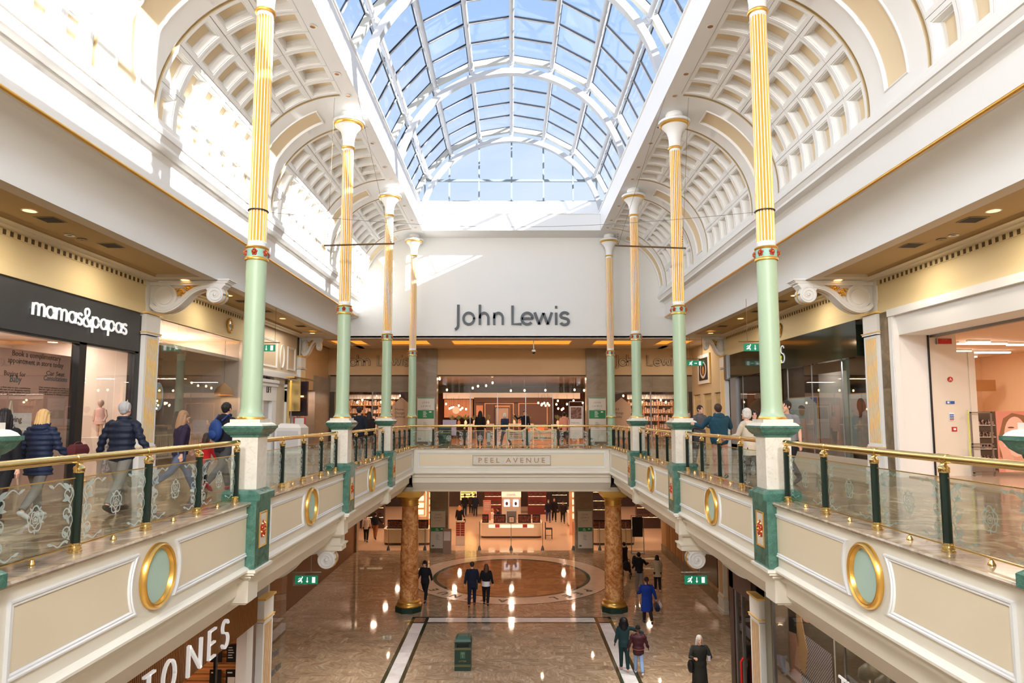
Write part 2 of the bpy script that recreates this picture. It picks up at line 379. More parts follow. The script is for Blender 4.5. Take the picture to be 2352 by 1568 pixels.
    for i in (0,1):
        s_, e_, w_ = J['sh',i], J['el',i], J['wr',i]; c.ball(tuple(s_+Vector((-.014*(1 if i else -1),0,-.016))), .073, 12)
        if sleeves: c.tube(T(s_+Vector((-.02*(1 if i else -1),0,-.01)), s_+(e_-s_)*.25, e_, w_-(w_-e_)*.06), [.062,.069,.058,.045], 12)
        else: c.tube(T(s_, s_+(e_-s_)*.55), [.074,.062], 12)
    c.tube(T(nk-Vector((0,0,.09)), nk+Vector((0,-.002,.005 if not hood else .03))), [.11,.072 if not hood else .085], 14)
    if hood: c.ball(tuple(nk+Vector((0,-.07,-.03))), .125, 14, sc=(1.1,.75,.75)); c.tube([tuple(nk+Vector((.10*math.cos(a), -.03+.095*math.sin(a), .015+.02*math.sin(a)))) for a in [PI*2*q/14 for q in range(14)]], .035, 8, closed=True)
    if collar: c.tube([tuple(nk+Vector((.075*math.cos(a), .0+.07*math.sin(a), .01))) for a in [PI*2*q/14 for q in range(14)]], .028, 8, closed=True)
    fn = (lambda co, nn: co + nn*(.009*math.sin(co.z*puff)+.004)) if puff else (lambda co, nn: co + nn*.004*math.sin(co.z*23+co.x*17)*math.sin(co.x*31+co.z*9))
    remesh(c, 'jacket', cm(top, .6 if puff else .85), vox, root, 2, fn)
    # hair
    h = MB(); hc = hd+Vector((0,-.022,.032))
    if beanie: h.ball(tuple(hd+Vector((0,-.012,.055))), .108, 16, sc=(.88,1.0,.86)); h.tube([tuple(hd+Vector((.088*math.cos(a), -.01+.102*math.sin(a), .028))) for a in [2*PI*q/16 for q in range(16)]], .018, 8, closed=True); remesh(h, 'beanie', cm(beanie), vox, root, 2); h = MB()
    if not (beanie and hl == 'short'):
        if not beanie: h.ball(tuple(hc), .104, 16, sc=(.88,.98,1.0))
        if hl == 'short': h.ball(tuple(hc+Vector((0,-.03,-.05))), .075, 12, sc=(.95,.7,.9))
        if hl == 'bob':
            h.ball(tuple(hc+Vector((0,-.03,-.06))), .095, 14, sc=(1.0,.75,1.0))
            for sx in (-1,1): h.tube(T(hc+Vector((sx*.07,.02,0)), hc+Vector((sx*.085,.0,-.12))), [.035,.03], 8)
        if hl in ('long','big','mid'):
            L_ = {'long':.40,'mid':.27,'big':.42}[hl]; w_ = 1.45 if hl == 'big' else 1.
            h.tube(T(hc+Vector((0,-.03,0)), hc+Vector((0,-.06,-.12)), hc+Vector((0,-.085,-.25)), hc+Vector((0,-.09,-L_))), [.09*w_,.095*w_,.088*w_,.045*w_], 14, flat=(.7,1) )
            for sx in (-1,1): h.tube(T(hc+Vector((sx*.065,.01,.0)), hc+Vector((sx*.085*w_,-.01,-.15)), hc+Vector((sx*.085*w_,-.03,-.28))), [.035*w_,.04*w_,.025*w_], 8)
            if hl == 'big': h.ball(tuple(hc+Vector((0,-.03,-.04))), .15, 14)
        if hl == 'tail': h.ball(tuple(hc+Vector((0,-.09,.03))), .045, 10); h.tube(T(hc+Vector((0,-.10,.02)), hc+Vector((0,-.14,-.10)), hc+Vector((0,-.11,-.22))), [.03,.035,.012], 8)
        fnh = lambda co, nn: co + nn*(.0035*math.sin(co.x*160+co.y*60))
        remesh(h, 'hair', cm(hair, .55), vox, root, 2, fnh)
    # shift the hair off the face
    root.scale = (k,k,k); root.location = loc; root.rotation_euler = (0,0,rz)
    root['J'] = 0; del root['J']
    return root, J, P_, nk, hd, k
def place_attached(mb, name, mats_, root, smooth=50): return mb.build(name, mats_, None, smooth=smooth)
def carried(root, mb, name, m, label, cat, smooth=50):
    """a thing held by a person: stays top level, placed with the person's transform"""
    o = mb.build(name, m, smooth=smooth); o.matrix_world = Matrix.LocRotScale(root.location, root.rotation_euler, root.scale); return tag(o, label, cat)
def bag(J, i, w=.16, d=.06, h=.24, drop=.02, strap=.16, off=(0,0,0)):
    p = J['wr',i]+J['hd',i]*.09+Vector(off); m_ = MB(); z1 = -strap-drop
    for q in range(6):
        t0, t1 = q/6, (q+1)/6; ww = lambda t: w*(.8+.25*math.sin(PI*t*.8+.4)); dd = lambda t: d*(.7+.5*math.sin(PI*t))
        m_.frustum(p.x, p.y, p.z+z1-h+h*t0, p.z+z1-h+h*t1, dd(t0), ww(t0), dd(t1), ww(t1))
    m_.tube([(p.x, p.y+w*.6*math.cos(a), p.z+z1-.01+(strap+.01)*math.sin(a)) for a in [PI*q/10 for q in range(11)]], .010, 6)
    return m_
WA = ((18,8,20),(-16,8,14)); WB = ((-16,8,14),(18,8,20))
NAVY=(28,36,58); BLK=(22,22,26); GRY=(108,104,100)
person((-6.98,9.0,UF), .2, 1.62, 'dark haired person in a black coat at the extreme left of the upper gallery', BLK, BLK, (30,24,24), coat=.40, hl='mid', near=True, arms=WA)
r_, J, *_ = person((-7.02,9.79,UF), -.1, 1.60, 'blonde person in a long navy quilted coat walking away on the upper left gallery', (30,40,66), (120,116,110), (206,168,112), coat=.40, hl='mid', hood=True, puff=75, near=True, shoe=(225,225,225), arms=((-8,14,34),(10,14,40)), flare=.03, legs=(14,-14), knees=(6,24), width=1.1)
m_ = bag(J, 1, .15, .07, .2, -.3, .04, (.06,-.02,.0)); carried(r_, m_, 'handbag', cm((92,44,48), .4), 'maroon handbag held by the blonde person in the navy quilted coat', 'bag')
person((-6.2,10.45,UF), -.1, 1.74, 'grey haired person in a dark navy quilted jacket walking away on the upper left gallery', (24,32,50), (116,112,104), (170,168,168), coat=.46, puff=60, near=True, arms=((-6,22,20),(-14,30,26)), legs=(16,-16), knees=(4,20), width=1.12, collar=1)
person((-6.42,12.74,UF), -.75, 1.66, 'person with long light brown hair in a dark plum coat on the upper left gallery', (48,38,60), (92,104,130), (160,124,92), coat=.46, hl='long', near=True, shoe=(236,236,236), legs=(26,-26), knees=(4,30), arms=WA)
person((-6.4,13.75,UF), -.3, 1.16, 'small child in a bright red coat between two adults on the upper left gallery', (186,34,36), (60,60,70), (60,44,36), coat=.42, hl='mid', near=True)
r_, J, P_, nk, *_ = person((-5.78,13.2,UF), -.35, 1.80, 'dark haired person in a black coat with a blue backpack beside the nearest left column', (26,28,36), (70,68,70), (40,32,30), coat=.44, near=True, arms=((20,20,60),(40,30,50)), hood=True, shoe=(150,30,40), legs=(20,-22), knees=(4,26))
m_ = MB(); m_.ball((0,-.21,P_.z+.30), .16, 14, sc=(.95,.6,1.35)); m_.ball((0,-.29,P_.z+.22), .10, 12, sc=(1,.5,.9)); [m_.tube([(sx*.09,-.16,P_.z+.48),(sx*.12,-.02,P_.z+.60),(sx*.13,.13,P_.z+.42),(sx*.12,.08,P_.z+.2)], .017, 6) for sx in (-1,1)]
carried(r_, m_, 'backpack', cm((34,62,122), .6), 'blue backpack on the back of the person in the black coat', 'backpack')
person((-5.12,22.,UF), .1, 1.83, 'person in a dark suit standing behind the second left column, upper gallery', (34,38,48), (36,38,46), (50,40,36), coat=.46, arms=WA)
person((-5.75,26.5,UF), .4, 1.70, 'dark clothed person farther back between the second and third left columns', (44,34,32), BLK, (46,32,28), coat=.44, hl='mid')
person((5.72,20.,UF), PI+.4, 1.80, 'person in a grey zipped jacket facing us, left of the teal coat, upper right gallery', (96,94,100), (70,70,76), (62,46,38), coat=.47, arms=((10,14,70,30),(12,16,70,30)), collar=1, legs=(6,-6), knees=(2,8))
person((5.06,16.0,UF), .1, 1.77, 'broad person in a hooded teal jacket seen from behind on the upper right gallery', (36,74,92), (214,150,132), (72,52,42), coat=.46, hood=True, near=True, width=1.22, arms=((34,24,70),(30,26,70)), legs=(5,-5), knees=(2,6))
person((5.98,22.2,UF), PI, 1.68, 'person with pale face half hidden behind the second right column, upper gallery', (60,46,44), BLK, (80,56,44), coat=.44, hl='long')
r_, J, *_ = person((5.08,14.05,UF), .7, 1.66, 'white haired person in a cream padded coat beside the nearest right column', (212,198,178), (40,38,44), (206,200,192), coat=.40, hl='bob', near=True, arms=((20,14,50),(20,14,50)), width=1.1, legs=(10,-12), knees=(3,16))
person((6.06,16.4,UF), PI-.2, 1.66, 'person in a dark headscarf looking at us just left of the nearest right column', (60,50,56), BLK, (40,34,36), coat=.42, hl='bob')
person((6.08,14.4,UF), PI/2+.5, 1.86, 'person in a grey t-shirt just right of the nearest right column, upper gallery', (134,132,134), (30,28,32), (44,34,30), coat=.47, sleeves=False, near=True, arms=((-10,10,20),(14,10,30)))
person((-1.58,33.,UF), .0, 1.78, 'long haired person in a black coat walking into the upper store entrance', (24,20,24), BLK, (26,20,20), coat=.36, hl='long', arms=WA)
person((-.33,33.2,UF), .6, 1.66, 'white haired person in a navy coat in front of the framed room sets', (40,52,80), (50,46,50), (226,220,214), coat=.44, hl='bob')
person((.72,36.,UF), PI, 1.84, 'person in a dark navy top with a hand at the ear, inside the upper store', (26,30,44), (34,32,38), (36,28,28), coat=.46, arms=((8,8,30),(60,40,125)))
person((2.72,34.,UF), .1, 1.70, 'person in a pink hooded coat seen from behind by the bread banner', (222,158,136), (60,50,56), (40,30,30), coat=.42, hood=True, hl='short')
# store, ground floor
for i_, (x, y, h_, c_, lb) in enumerate(((-3.95,56.,1.82,BLK,'leftmost, black coated, of three people at the back left of the ground floor store'),(-3.48,57.0,1.72,(60,44,40),'middle of three people at the back left of the ground floor store'),(-3.05,55.8,1.86,(28,34,52),'tallest, in navy, right of the three at the back left of the ground floor store'))):
    person((x,y,0), .1, h_, lb, c_, (30,34,44), (36,26,24), coat=.44, legs=(4,-4), knees=(2,4), arms=((6,8,20),(6,8,20)))
r_, J, *_ = person((-3.85,49.1,0), .05, 1.82, 'blonde person in a black coat with a black bag in the ground floor store', BLK, BLK, (206,140,84), coat=.42, hl='mid', arms=((6,8,16),(4,16,26)))
carried(r_, bag(J,1,.14,.07,.24,-.06,.12), 'handbag', cm((20,18,20),.4), 'black bag on the arm of the blonde person in the ground floor store', 'bag')
for x, y, h_, c_, l_, lb in ((2.93,53.,1.80,(26,30,46),(52,62,92),'left of three people walking out of the ground floor store, in jeans'),(3.42,53.4,1.88,(34,26,30),BLK,'middle and tallest of three people walking out of the ground floor store'),(4.06,52.6,1.70,(44,34,36),BLK,'right of three people walking out of the ground floor store, in a short coat')):
    person((x,y,0), PI, h_, lb, c_, l_, (60,42,34), coat=.44, arms=WB)
person((-1.45,48.6,0), -1.2, 1.68, 'shop assistant in white behind the left end of the counter', (236,222,210), BLK, (190,140,100), coat=.44, hl='bob'); person((-.95,49.0,0), 1.2, 1.70, 'shop assistant in black behind the counter beside the header', BLK, BLK, (70,44,36), coat=.46, hl='tail')
person((-9.75,44.7,0), .1, 1.84, 'person in a pale grey coat by the left ground floor store entrance', (206,186,170), (24,22,26), (80,56,44), coat=.46, legs=(16,-12), knees=(3,16)); person((-9.35,45.7,0), .0, 1.82, 'person in black with tan trousers, right of the pale coat at the left store entrance', (26,26,34), (150,96,56), (50,36,30), coat=.50, arms=((6,14,20),(20,26,30)))
# plaza
person((-3.95,30.65,0), PI-.25, 1.82, 'person in a black beanie and open black jacket walking by the left marble column', (26,26,34), (24,24,30), (60,44,36), beanie=(20,20,22), coat=.45, hl='bob', arms=((-16,12,14),(16,10,20)), legs=(16,-18), knees=(4,26), flare=.02)
r_, J, P_, *_ = person((-1.76,29.83,0), .0, 1.92, 'person in a navy suit with a shoulder bag walking away across the ring', (28,34,54), (30,34,56), (50,44,40), coat=.43, arms=((-8,10,10),(8,8,12)), shoe=(120,66,36), legs=(-12,14), knees=(18,3), width=1.05)
m_ = MB(); m_.box(.15,.23,-.1,.1,P_.z-.22,P_.z+.02); m_.tube([(.17,-.12,P_.z),(0,-.15,P_.z+.35),(-.15,-.02,P_.z+.55)],.012,6); carried(r_, m_, 'shoulder_bag', cm((24,24,30),.5), 'dark shoulder bag at the hip of the person in the navy suit', 'bag', 0)
r_, J, P_, *_ = person((-1.14,30.05,0), -.05, 1.78, 'long haired person in a short black jacket over a white shirt on the ring', (24,22,28), (22,22,26), (92,62,44), coat=.535, hl='long', arms=((-4,12,20),(-8,12,20)), legs=(10,-10), knees=(3,16))
m_ = MB(); m_.lathe([(.196,-.10),(.19,.0),(.18,.10)], c=(0,.01,P_.z), seg=18); m_.build('shirt_hem', cm((232,232,236)), r_, smooth=50)
r_, J, *_ = person((5.52,27.4,0), .0, 1.84, 'person in a knee length royal blue coat walking away right of the marble column', (24,58,150), (46,36,36), (56,36,32), coat=.27, flare=.05, hl='tail', arms=((20,10,50),(-4,16,20)), legs=(12,-14), knees=(3,30), width=1.15, shoe=(40,28,26))
carried(r_, bag(J,1,.17,.08,.26,-.02,.10), 'handbag', cm((30,38,70),.4), 'navy handbag carried by the person in the royal blue coat', 'bag'); carried(r_, bag(J,1,.13,.05,.2,-.02,.1,(.14,.1,.03)), 'carrier_bag', cm((206,196,196),.6), 'small white carrier bag beside the navy handbag', 'bag')
r_, J, P_, nk, *_ = person((6.12,32.13,0), .0, 1.84, 'person in a black top carrying a baby at the left shoulder', (20,20,24), (134,126,124), (26,22,22), coat=.5, arms=((50,10,90,20),(30,34,60)), hood=True, legs=(6,-6), knees=(2,8), shoe=(120,90,80))
m_ = MB(); m_.ball((-.20,.06,nk.z+.05),.085,12); m_.ball((-.2,.10,nk.z-.16),.12,12,sc=(.9,.8,1.5)); m_.tube([(-.2,.1,nk.z-.3),(-.28,.16,nk.z-.46)],[.06,.04],8); o_ = carried(r_, m_, 'baby', cm((34,30,34)), 'baby in dark clothes held at the shoulder of the person in black', 'person', 60)
person((7.03,32.29,0), -.05, 1.68, 'dark haired person in a beige knee length hooded coat on the right of the plaza', (186,168,138), (30,28,32), (30,22,24), coat=.42, hl='mid', hood=True, flare=.04, legs=(5,-5), knees=(2,8), arms=((16,8,60),(16,8,60)), shoe=(220,180,160))
person((6.02,35.6,0), .5, 1.72, 'dark clothed person pushing a pushchair, mostly behind the right marble column', (40,26,30), BLK, (36,26,26), coat=.44, arms=((30,8,50),(30,8,50)))
t = empty('pushchair', (6.0,34.9,0), -.3, 'dark pushchair peeping out behind the right marble column', 'pushchair'); MB().ball((0,0,.62),.27,12,sc=(.8,1.1,1)).build('hood', cm((34,26,30)), t, smooth=50)
m_ = MB(); m_.tube([(-.2,-.3,1.0),(-.2,.3,.2)],.015,6); m_.tube([(.2,-.3,1.0),(.2,.3,.2)],.015,6); m_.tube([(-.2,-.3,1.0),(.2,-.3,1.0)],.018,6); m_.tube([(-.2,.1,.5),(-.2,-.3,.12)],.015,6); m_.tube([(.2,.1,.5),(.2,-.3,.12)],.015,6); m_.build('chassis', BLACK, t, smooth=50)
for sx in (-1,1):
    for y in (-.3,.3): m_ = MB(); m_.tube([(sx*.22,y+.10*math.cos(a),.115+.10*math.sin(a)) for a in [2*PI*q/14 for q in range(14)]],.016,6,closed=True); m_.tube([(sx*.2,y,.115),(sx*.24,y,.115)],.03,8); m_.build('wheel', BLACK, t)
person((3.74,22.5,0), -.05, 1.68, 'person with big long black hair in a dark green tracksuit, arm round a companion', (28,54,58), (24,50,52), (14,12,16), skin=SK3, coat=.46, hl='big', arms=((-2,12,14),(10,70,-4)), legs=(8,-8), knees=(2,14), shoe=(206,160,150))
r_, J, P_, *_ = person((4.16,22.2,0), -.05, 1.52, 'shorter person in a burgundy quilted coat with tan belt and black beanie', (62,24,34), (132,160,196), (20,18,20), skin=SK3, coat=.40, beanie=(16,15,18), arms=((4,16,14),(4,18,20)), legs=(12,-14), knees=(3,26), puff=34, width=1.18, shoe=(226,220,226))
m_ = MB(); m_.lathe([(.222,.02),(.224,.035),(.222,.05)], c=(0,.01,P_.z), seg=20, caps=False); m_.xf(Matrix.Scale(.99,4)); m_.build('belt', cm((150,92,60)), r_)
r_, J, P_, *_ = person((5.68,20.5,0), PI+.05, 1.78, 'grey haired person in a long olive black coat walking towards us, ground floor right', (44,44,40), (34,34,36), (196,190,184), coat=.16, flare=.06, hl='mid', near=True, arms=((24,16,80,40),(18,20,84,30)), legs=(10,-10), knees=(3,16), width=1.12)
m_ = MB(); m_.ball((.27,.02,P_.z-.05),.17,12,sc=(.55,.9,1.15)); m_.tube([(.22,.0,P_.z+.1),(.19,.03,P_.z+.35),(.15,.0,P_.z+.52)],.014,6); carried(r_, m_, 'shoulder_bag', cm((24,24,26),.5), 'black slouchy shoulder bag on the grey haired person', 'bag')
m_ = MB(); m_.box(-.035,.035,-.006,.006,-.07,.07); m_.xf(Matrix.Translation(J['wr',0]+J['hd',0]*.13)); carried(r_, m_, 'phone', cm((200,196,226),.3), 'pale phone in the hand of the grey haired person', 'phone', 0)
person((3.93,16.75,0), .2, 1.76, 'dark haired person just entering at the bottom edge of the photo', (52,50,58), (40,40,46), (44,34,30), coat=.46, near=True, arms=WA)
# ------------------------------------------------------------------ key dimensions (lower floor z = 0)
UF = 6.9                 # gallery floor
GC = 11.97               # gallery ceiling
XC = 4.45                # column line
ZC = 16.64               # underside of the roof beam
COLY = [5.2, 11.2, 17.22, 23.23, 29.24]
VAY = [-.95, 5.05, 11.05, 17.1, 23.15, 29.2]
XS = 9.6                 # upper shopfront line
XL = 6.45                # lower shopfront line
Y0 = -9.
YB = 28.42               # front edge of the far balcony

# ------------------------------------------------------------------ floors
b = MB(); b.box(-14, 14, Y0, 41.9, -.2, 0); tag(b.build('floor', FLOORM), kind='structure')
# inlaid border of the plaza
fb = MB()
for s in (-1, 1):
    fb.box(s*3.55, s*3.70+s*.45, 4, 27.9, 0, .004, 1) if False else None
def strip(x0, x1, y0, y1, m, z=.004): fb.box(x0, x1, y0, y1, 0, z, m)
XO = 4.15
for s in (-1, 1):
    strip(s*(XO-.13), s*XO, 3., 28.3, 1); strip(s*(XO-.71), s*(XO-.58), 3., 28.3, 1); strip(s*(XO-.58), s*(XO-.13), 3., 27.5, 0)
    strip(s*(XO-.58), s*(XO-.13), 27.6, 28.17, 2)
    strip(s*(XO-.58), s*(XO-.13), 27.46, 27.6, 1)
strip(-XO+.13, XO-.13, 28.17, 28.3, 1, .0035); strip(-XO+.71, XO-.71, 27.46, 27.6, 1); strip(-XO+.71, XO-.71, 27.6, 28.17, 0)
tag(fb.build('floor_border_inlay', [WHITEM, DARKM, PINKM], fix=False), kind='structure')
# the ring
RC, RO, RI = 35.3, 5.18, 4.12
def annulus(r0, r1, z, n=96, c=(0, RC)):
    m_ = MB(); vs = []
    for k in range(n):
        a = 2*PI*k/n; vs += [(c[0]+r0*math.cos(a), c[1]+r0*math.sin(a), z), (c[0]+r1*math.cos(a), c[1]+r1*math.sin(a), z)]
    m_.add(vs, [(2*k, 2*((k+1) % n), 2*((k+1) % n)+1, 2*k+1) for k in range(n)]); return m_
ring = annulus(RI, RO, .005).build('floor_ring_inlay', RINGM, fix=False); tag(ring, kind='structure')
tag(annulus(RI-.2, RI, .006).build('dark_ring', DARKM, ring, fix=False))
annulus(RO, RO+.05, .006).build('dark_edge', DARKM, ring, fix=False)
dm = MB(); dm.add([(math.cos(2*PI*k/96)*(RI-.2), RC+math.sin(2*PI*k/96)*(RI-.2), .005) for k in range(96)], [tuple(range(96))]); dm.build('ring_centre_floor', RINGFL, ring, fix=False)
# letters of PEEL AVENUE set in the ring come from text.py

# store floors behind the glass line and gallery floors
b = MB(); b.box(-14, 14, 41.9, 62, -.2, .002); tag(b.build('floor', JLFLOOR), kind='structure')
b = MB()
for s in (-1, 1): b.box(s*4.5, s*13.2, Y0, 28.65, UF-.15, UF)
b.box(-13.2, 13.2, 28.65, 34.8, UF-.15, UF)
tag(b.build('floor', UPFLOOR), kind='structure')
b = MB(); b.box(-13.2, 13.2, 34.8, 50, UF-.15, UF+.001); tag(b.build('floor', mat('upper_store_floor', lin(150,104,78), .2)), kind='structure')
# soffit under the galleries
b = MB()
for s in (-1, 1): b.box(s*4.75, s*13.2, Y0, 28.9, 5.12, 5.3)
b.box(-13.2, 13.2, 28.9, 42, 5.12, 5.3)
tag(b.build('ceiling', mat('lower_ceiling_paint', lin(222,206,178), .7)), kind='structure')

# ------------------------------------------------------------------ balcony edge (fascia)
FP = [(4.75,7.02),(4.19,7.02),(4.175,7.0),(4.19,6.975)]          # granite coping
FW = [(4.21,6.975),(4.21,6.955),(4.245,6.95),(4.245,6.02),(4.20,6.0),(4.17,5.975),(4.17,5.945),(4.22,5.93),(4.27,5.88),(4.33,5.85),(4.33,5.82),(4.31,5.80),(4.31,5.775),(4.37,5.765),(4.40,5.74),(4.40,5.53),(4.44,5.50),(4.75,5.12)]
def fascia_side(s):
    root = MB().prof_y(FW, Y0, YB, s).build('balcony_fascia', FASW); tag(root, kind='structure')
    MB().prof_y(FP, Y0, YB-.06 if s else YB, s).box(s*4.19, s*4.75, YB-.06, YB, 6.975, 7.02).build('granite_coping', GRANITE, root)
    return root
def moulding(pts, r=.022, m=0, closed=True):  # pts in fascia plane (y,z) -> later placed
    return pts
def panel_outline(y0, y1, z0, z1, oval=None, side=0, n=10):
    """frame outline; side=+1/-1: that end is scooped round the oval medallion at yo"""
    if oval is None: return [(y0,z0),(y1,z0),(y1,z1),(y0,z1)]
    yo, ra, rb = oval; zc = (z0+z1)/2; h = (z1-z0)/2
    t = math.asin(clamp(h/rb, 0, 1)); arc = []
    for k in range(n+1):
        a = -t + 2*t*k/n; arc.append((yo - ra*math.cos(a) if side > 0 else yo + ra*math.cos(a), zc + rb*math.sin(a)))
    # side>0: panel lies before the oval (smaller y)
    if side > 0: return [(y0,z0)] + arc + [(y0,z1)]
    return [(y1,z1)] + arc[::-1] + [(y1,z0)]
def frame_mesh(mb, outl, P, m=0, w=.045, d=.03):
    """moulded frame following a closed outline; P(u,v,depth)->3D"""
    n = len(outl)
    cx = sum(p[0] for p in outl)/n; cz = sum(p[1] for p in outl)/n
    def inset(k):
        res = []
        for i in range(n):
            p0 = Vector(outl[i-1]); p1 = Vector(outl[i]); p2 = Vector(outl[(i+1) % n])
            a = (p1-p0).normalized(); c = (p2-p1).normalized()
            n1 = Vector((-a.y, a.x)); n2 = Vector((-c.y, c.x)); nn = n1+n2
            nn = nn/ max(.35, nn.dot(n1)) if nn.length > 1e-6 else n1
            res.append(p1 + nn*k)
        return res
    area = sum(outl[i][0]*outl[(i+1)%n][1]-outl[(i+1)%n][0]*outl[i][1] for i in range(n))
    sg = 1 if area > 0 else -1
    lv = [(0,0),(.008,d),(w*.35,d),(w*.5,d*.55),(w*.75,d*.7),(w,0)]
    rings = [[P(q[0], q[1], dd) for q in inset(k*sg)] for k, dd in lv]
    for a, c in zip(rings, rings[1:]):
        for i in range(n):
            j = (i+1) % n; mb.add([a[i], a[j], c[j], c[i]], [(0,1,2,3)], m)
    return inset(w*sg)
def oval_medallion(P, yo, zo, ra=.36, rb=.385):
    g = MB(); n = 48; lv = [(1.0,0),(1.0,.05),(.93,.075),(.88,.055),(.84,.06),(.80,.03),(.79,.01)]
    rr = [[P(yo+ra*k*math.cos(2*PI*i/n), zo+rb*k*math.sin(2*PI*i/n), d) for i in range(n)] for k, d in lv]
    for a, c in zip(rr, rr[1:]):
        for i in range(n): g.add([a[i], a[(i+1)%n], c[(i+1)%n], c[i]], [(0,1,2,3)])
    f = MB(); f.add([P(yo+ra*.79*math.cos(2*PI*i/n), zo+rb*.79*math.sin(2*PI*i/n), .012) for i in range(n)], [tuple(range(n))])
    return g, f
fas = {}
for s in (-1, 1):
    root = fascia_side(s); fas[s] = root
    P = lambda u, v, d, s=s: (s*(4.245-d), u, v)
    fr = MB(); cp = MB(); gm = MB(); mm = MB()
    for i, yc in enumerate([-.8]+COLY):
        y0, y1 = yc+.46, yc+6.02-.46; yo = yc+2.8
        if i == 5: continue
        if i == 4:
            ins = frame_mesh(fr, [(y0,6.165),(28.15,6.165),(28.15,6.845),(y0,6.845)], P, w=.07); cp.add([P(q[0], q[1], .004) for q in ins], [tuple(range(4))])
        else:
            for ou in (panel_outline(y0, yo, 6.165, 6.845, (yo,.52,.52), 1), panel_outline(yo, y1, 6.165, 6.845, (yo,.52,.52), -1)):
                ins = frame_mesh(fr, ou, P, w=.07)
                cp.add([P(q[0], q[1], .004) for q in ins], [tuple(range(len(ins)))])
            g, f = oval_medallion(P, yo, 6.505); g.build('oval_frame', GOLD, root, smooth=50); f.build('oval_panel', MINT, root)
    fr.build('panel_moulding', WHITE, root, smooth=40); cp.build('cream_panel', CREAM, root)
# far balcony fascia
bf = MB().prof_x([(YB+p[0]-4.245+.04, p[1]) for p in FW], -4.3, 4.3).build('balcony_fascia', FASW); tag(bf, kind='structure')
MB().prof_x([(YB+p[0]-4.245+.04, p[1]) for p in FP], -4.25, 4.25).build('granite_coping', GRANITE, bf)
Pf = lambda u, v, d: (u, YB+.04-d, v)
fr = MB(); ins = frame_mesh(fr, [(-4.05,6.165),(4.05,6.165),(4.05,6.845),(-4.05,6.845)], Pf, w=.07)
fr.build('panel_moulding', WHITE, bf, smooth=40)
MB().add([Pf(q[0], q[1], .004) for q in ins], [tuple(range(4))]).build('cream_panel', CREAM, bf)

# ------------------------------------------------------------------ columns
def rose(P, u, v, r, mb, mr=0, mg=1):
    """raised heraldic rose: five outer petals, five inner, gilt heart"""
    for lay, (rad, pr, dep) in enumerate(((.62,.36,.012),(.34,.26,.03))):
        for k in range(5):
            a = 2*PI*k/5 + lay*PI/5 + PI/2
            cx, cz = u+r*rad*math.cos(a), v+r*rad*1.25*math.sin(a); n = 9
            top = P(cx, cz, dep+.02); rg = [P(cx+r*pr*math.cos(2*PI*i/n), cz+r*pr*1.2*math.sin(2*PI*i/n), dep*.4) for i in range(n)]
            mb.add(rg+[top], [(i, (i+1)%n, n) for i in range(n)], mr)
            a2 = a+PI/5; g1 = [P(u+r*.7*math.cos(a2)+r*.1*math.cos(2*PI*i/6), v+r*.9*math.sin(a2)+r*.16*math.sin(2*PI*i/6), .01) for i in range(6)]
            mb.add(g1+[P(u+r*.7*math.cos(a2), v+r*.9*math.sin(a2), .035)], [(i,(i+1)%6,6) for i in range(6)], mg)
    n = 9; mb.add([P(u+r*.2*math.cos(2*PI*i/n), v+r*.22*math.sin(2*PI*i/n), .03) for i in range(n)]+[P(u,v,.06)], [(i,(i+1)%n,n) for i in range(n)], mg)

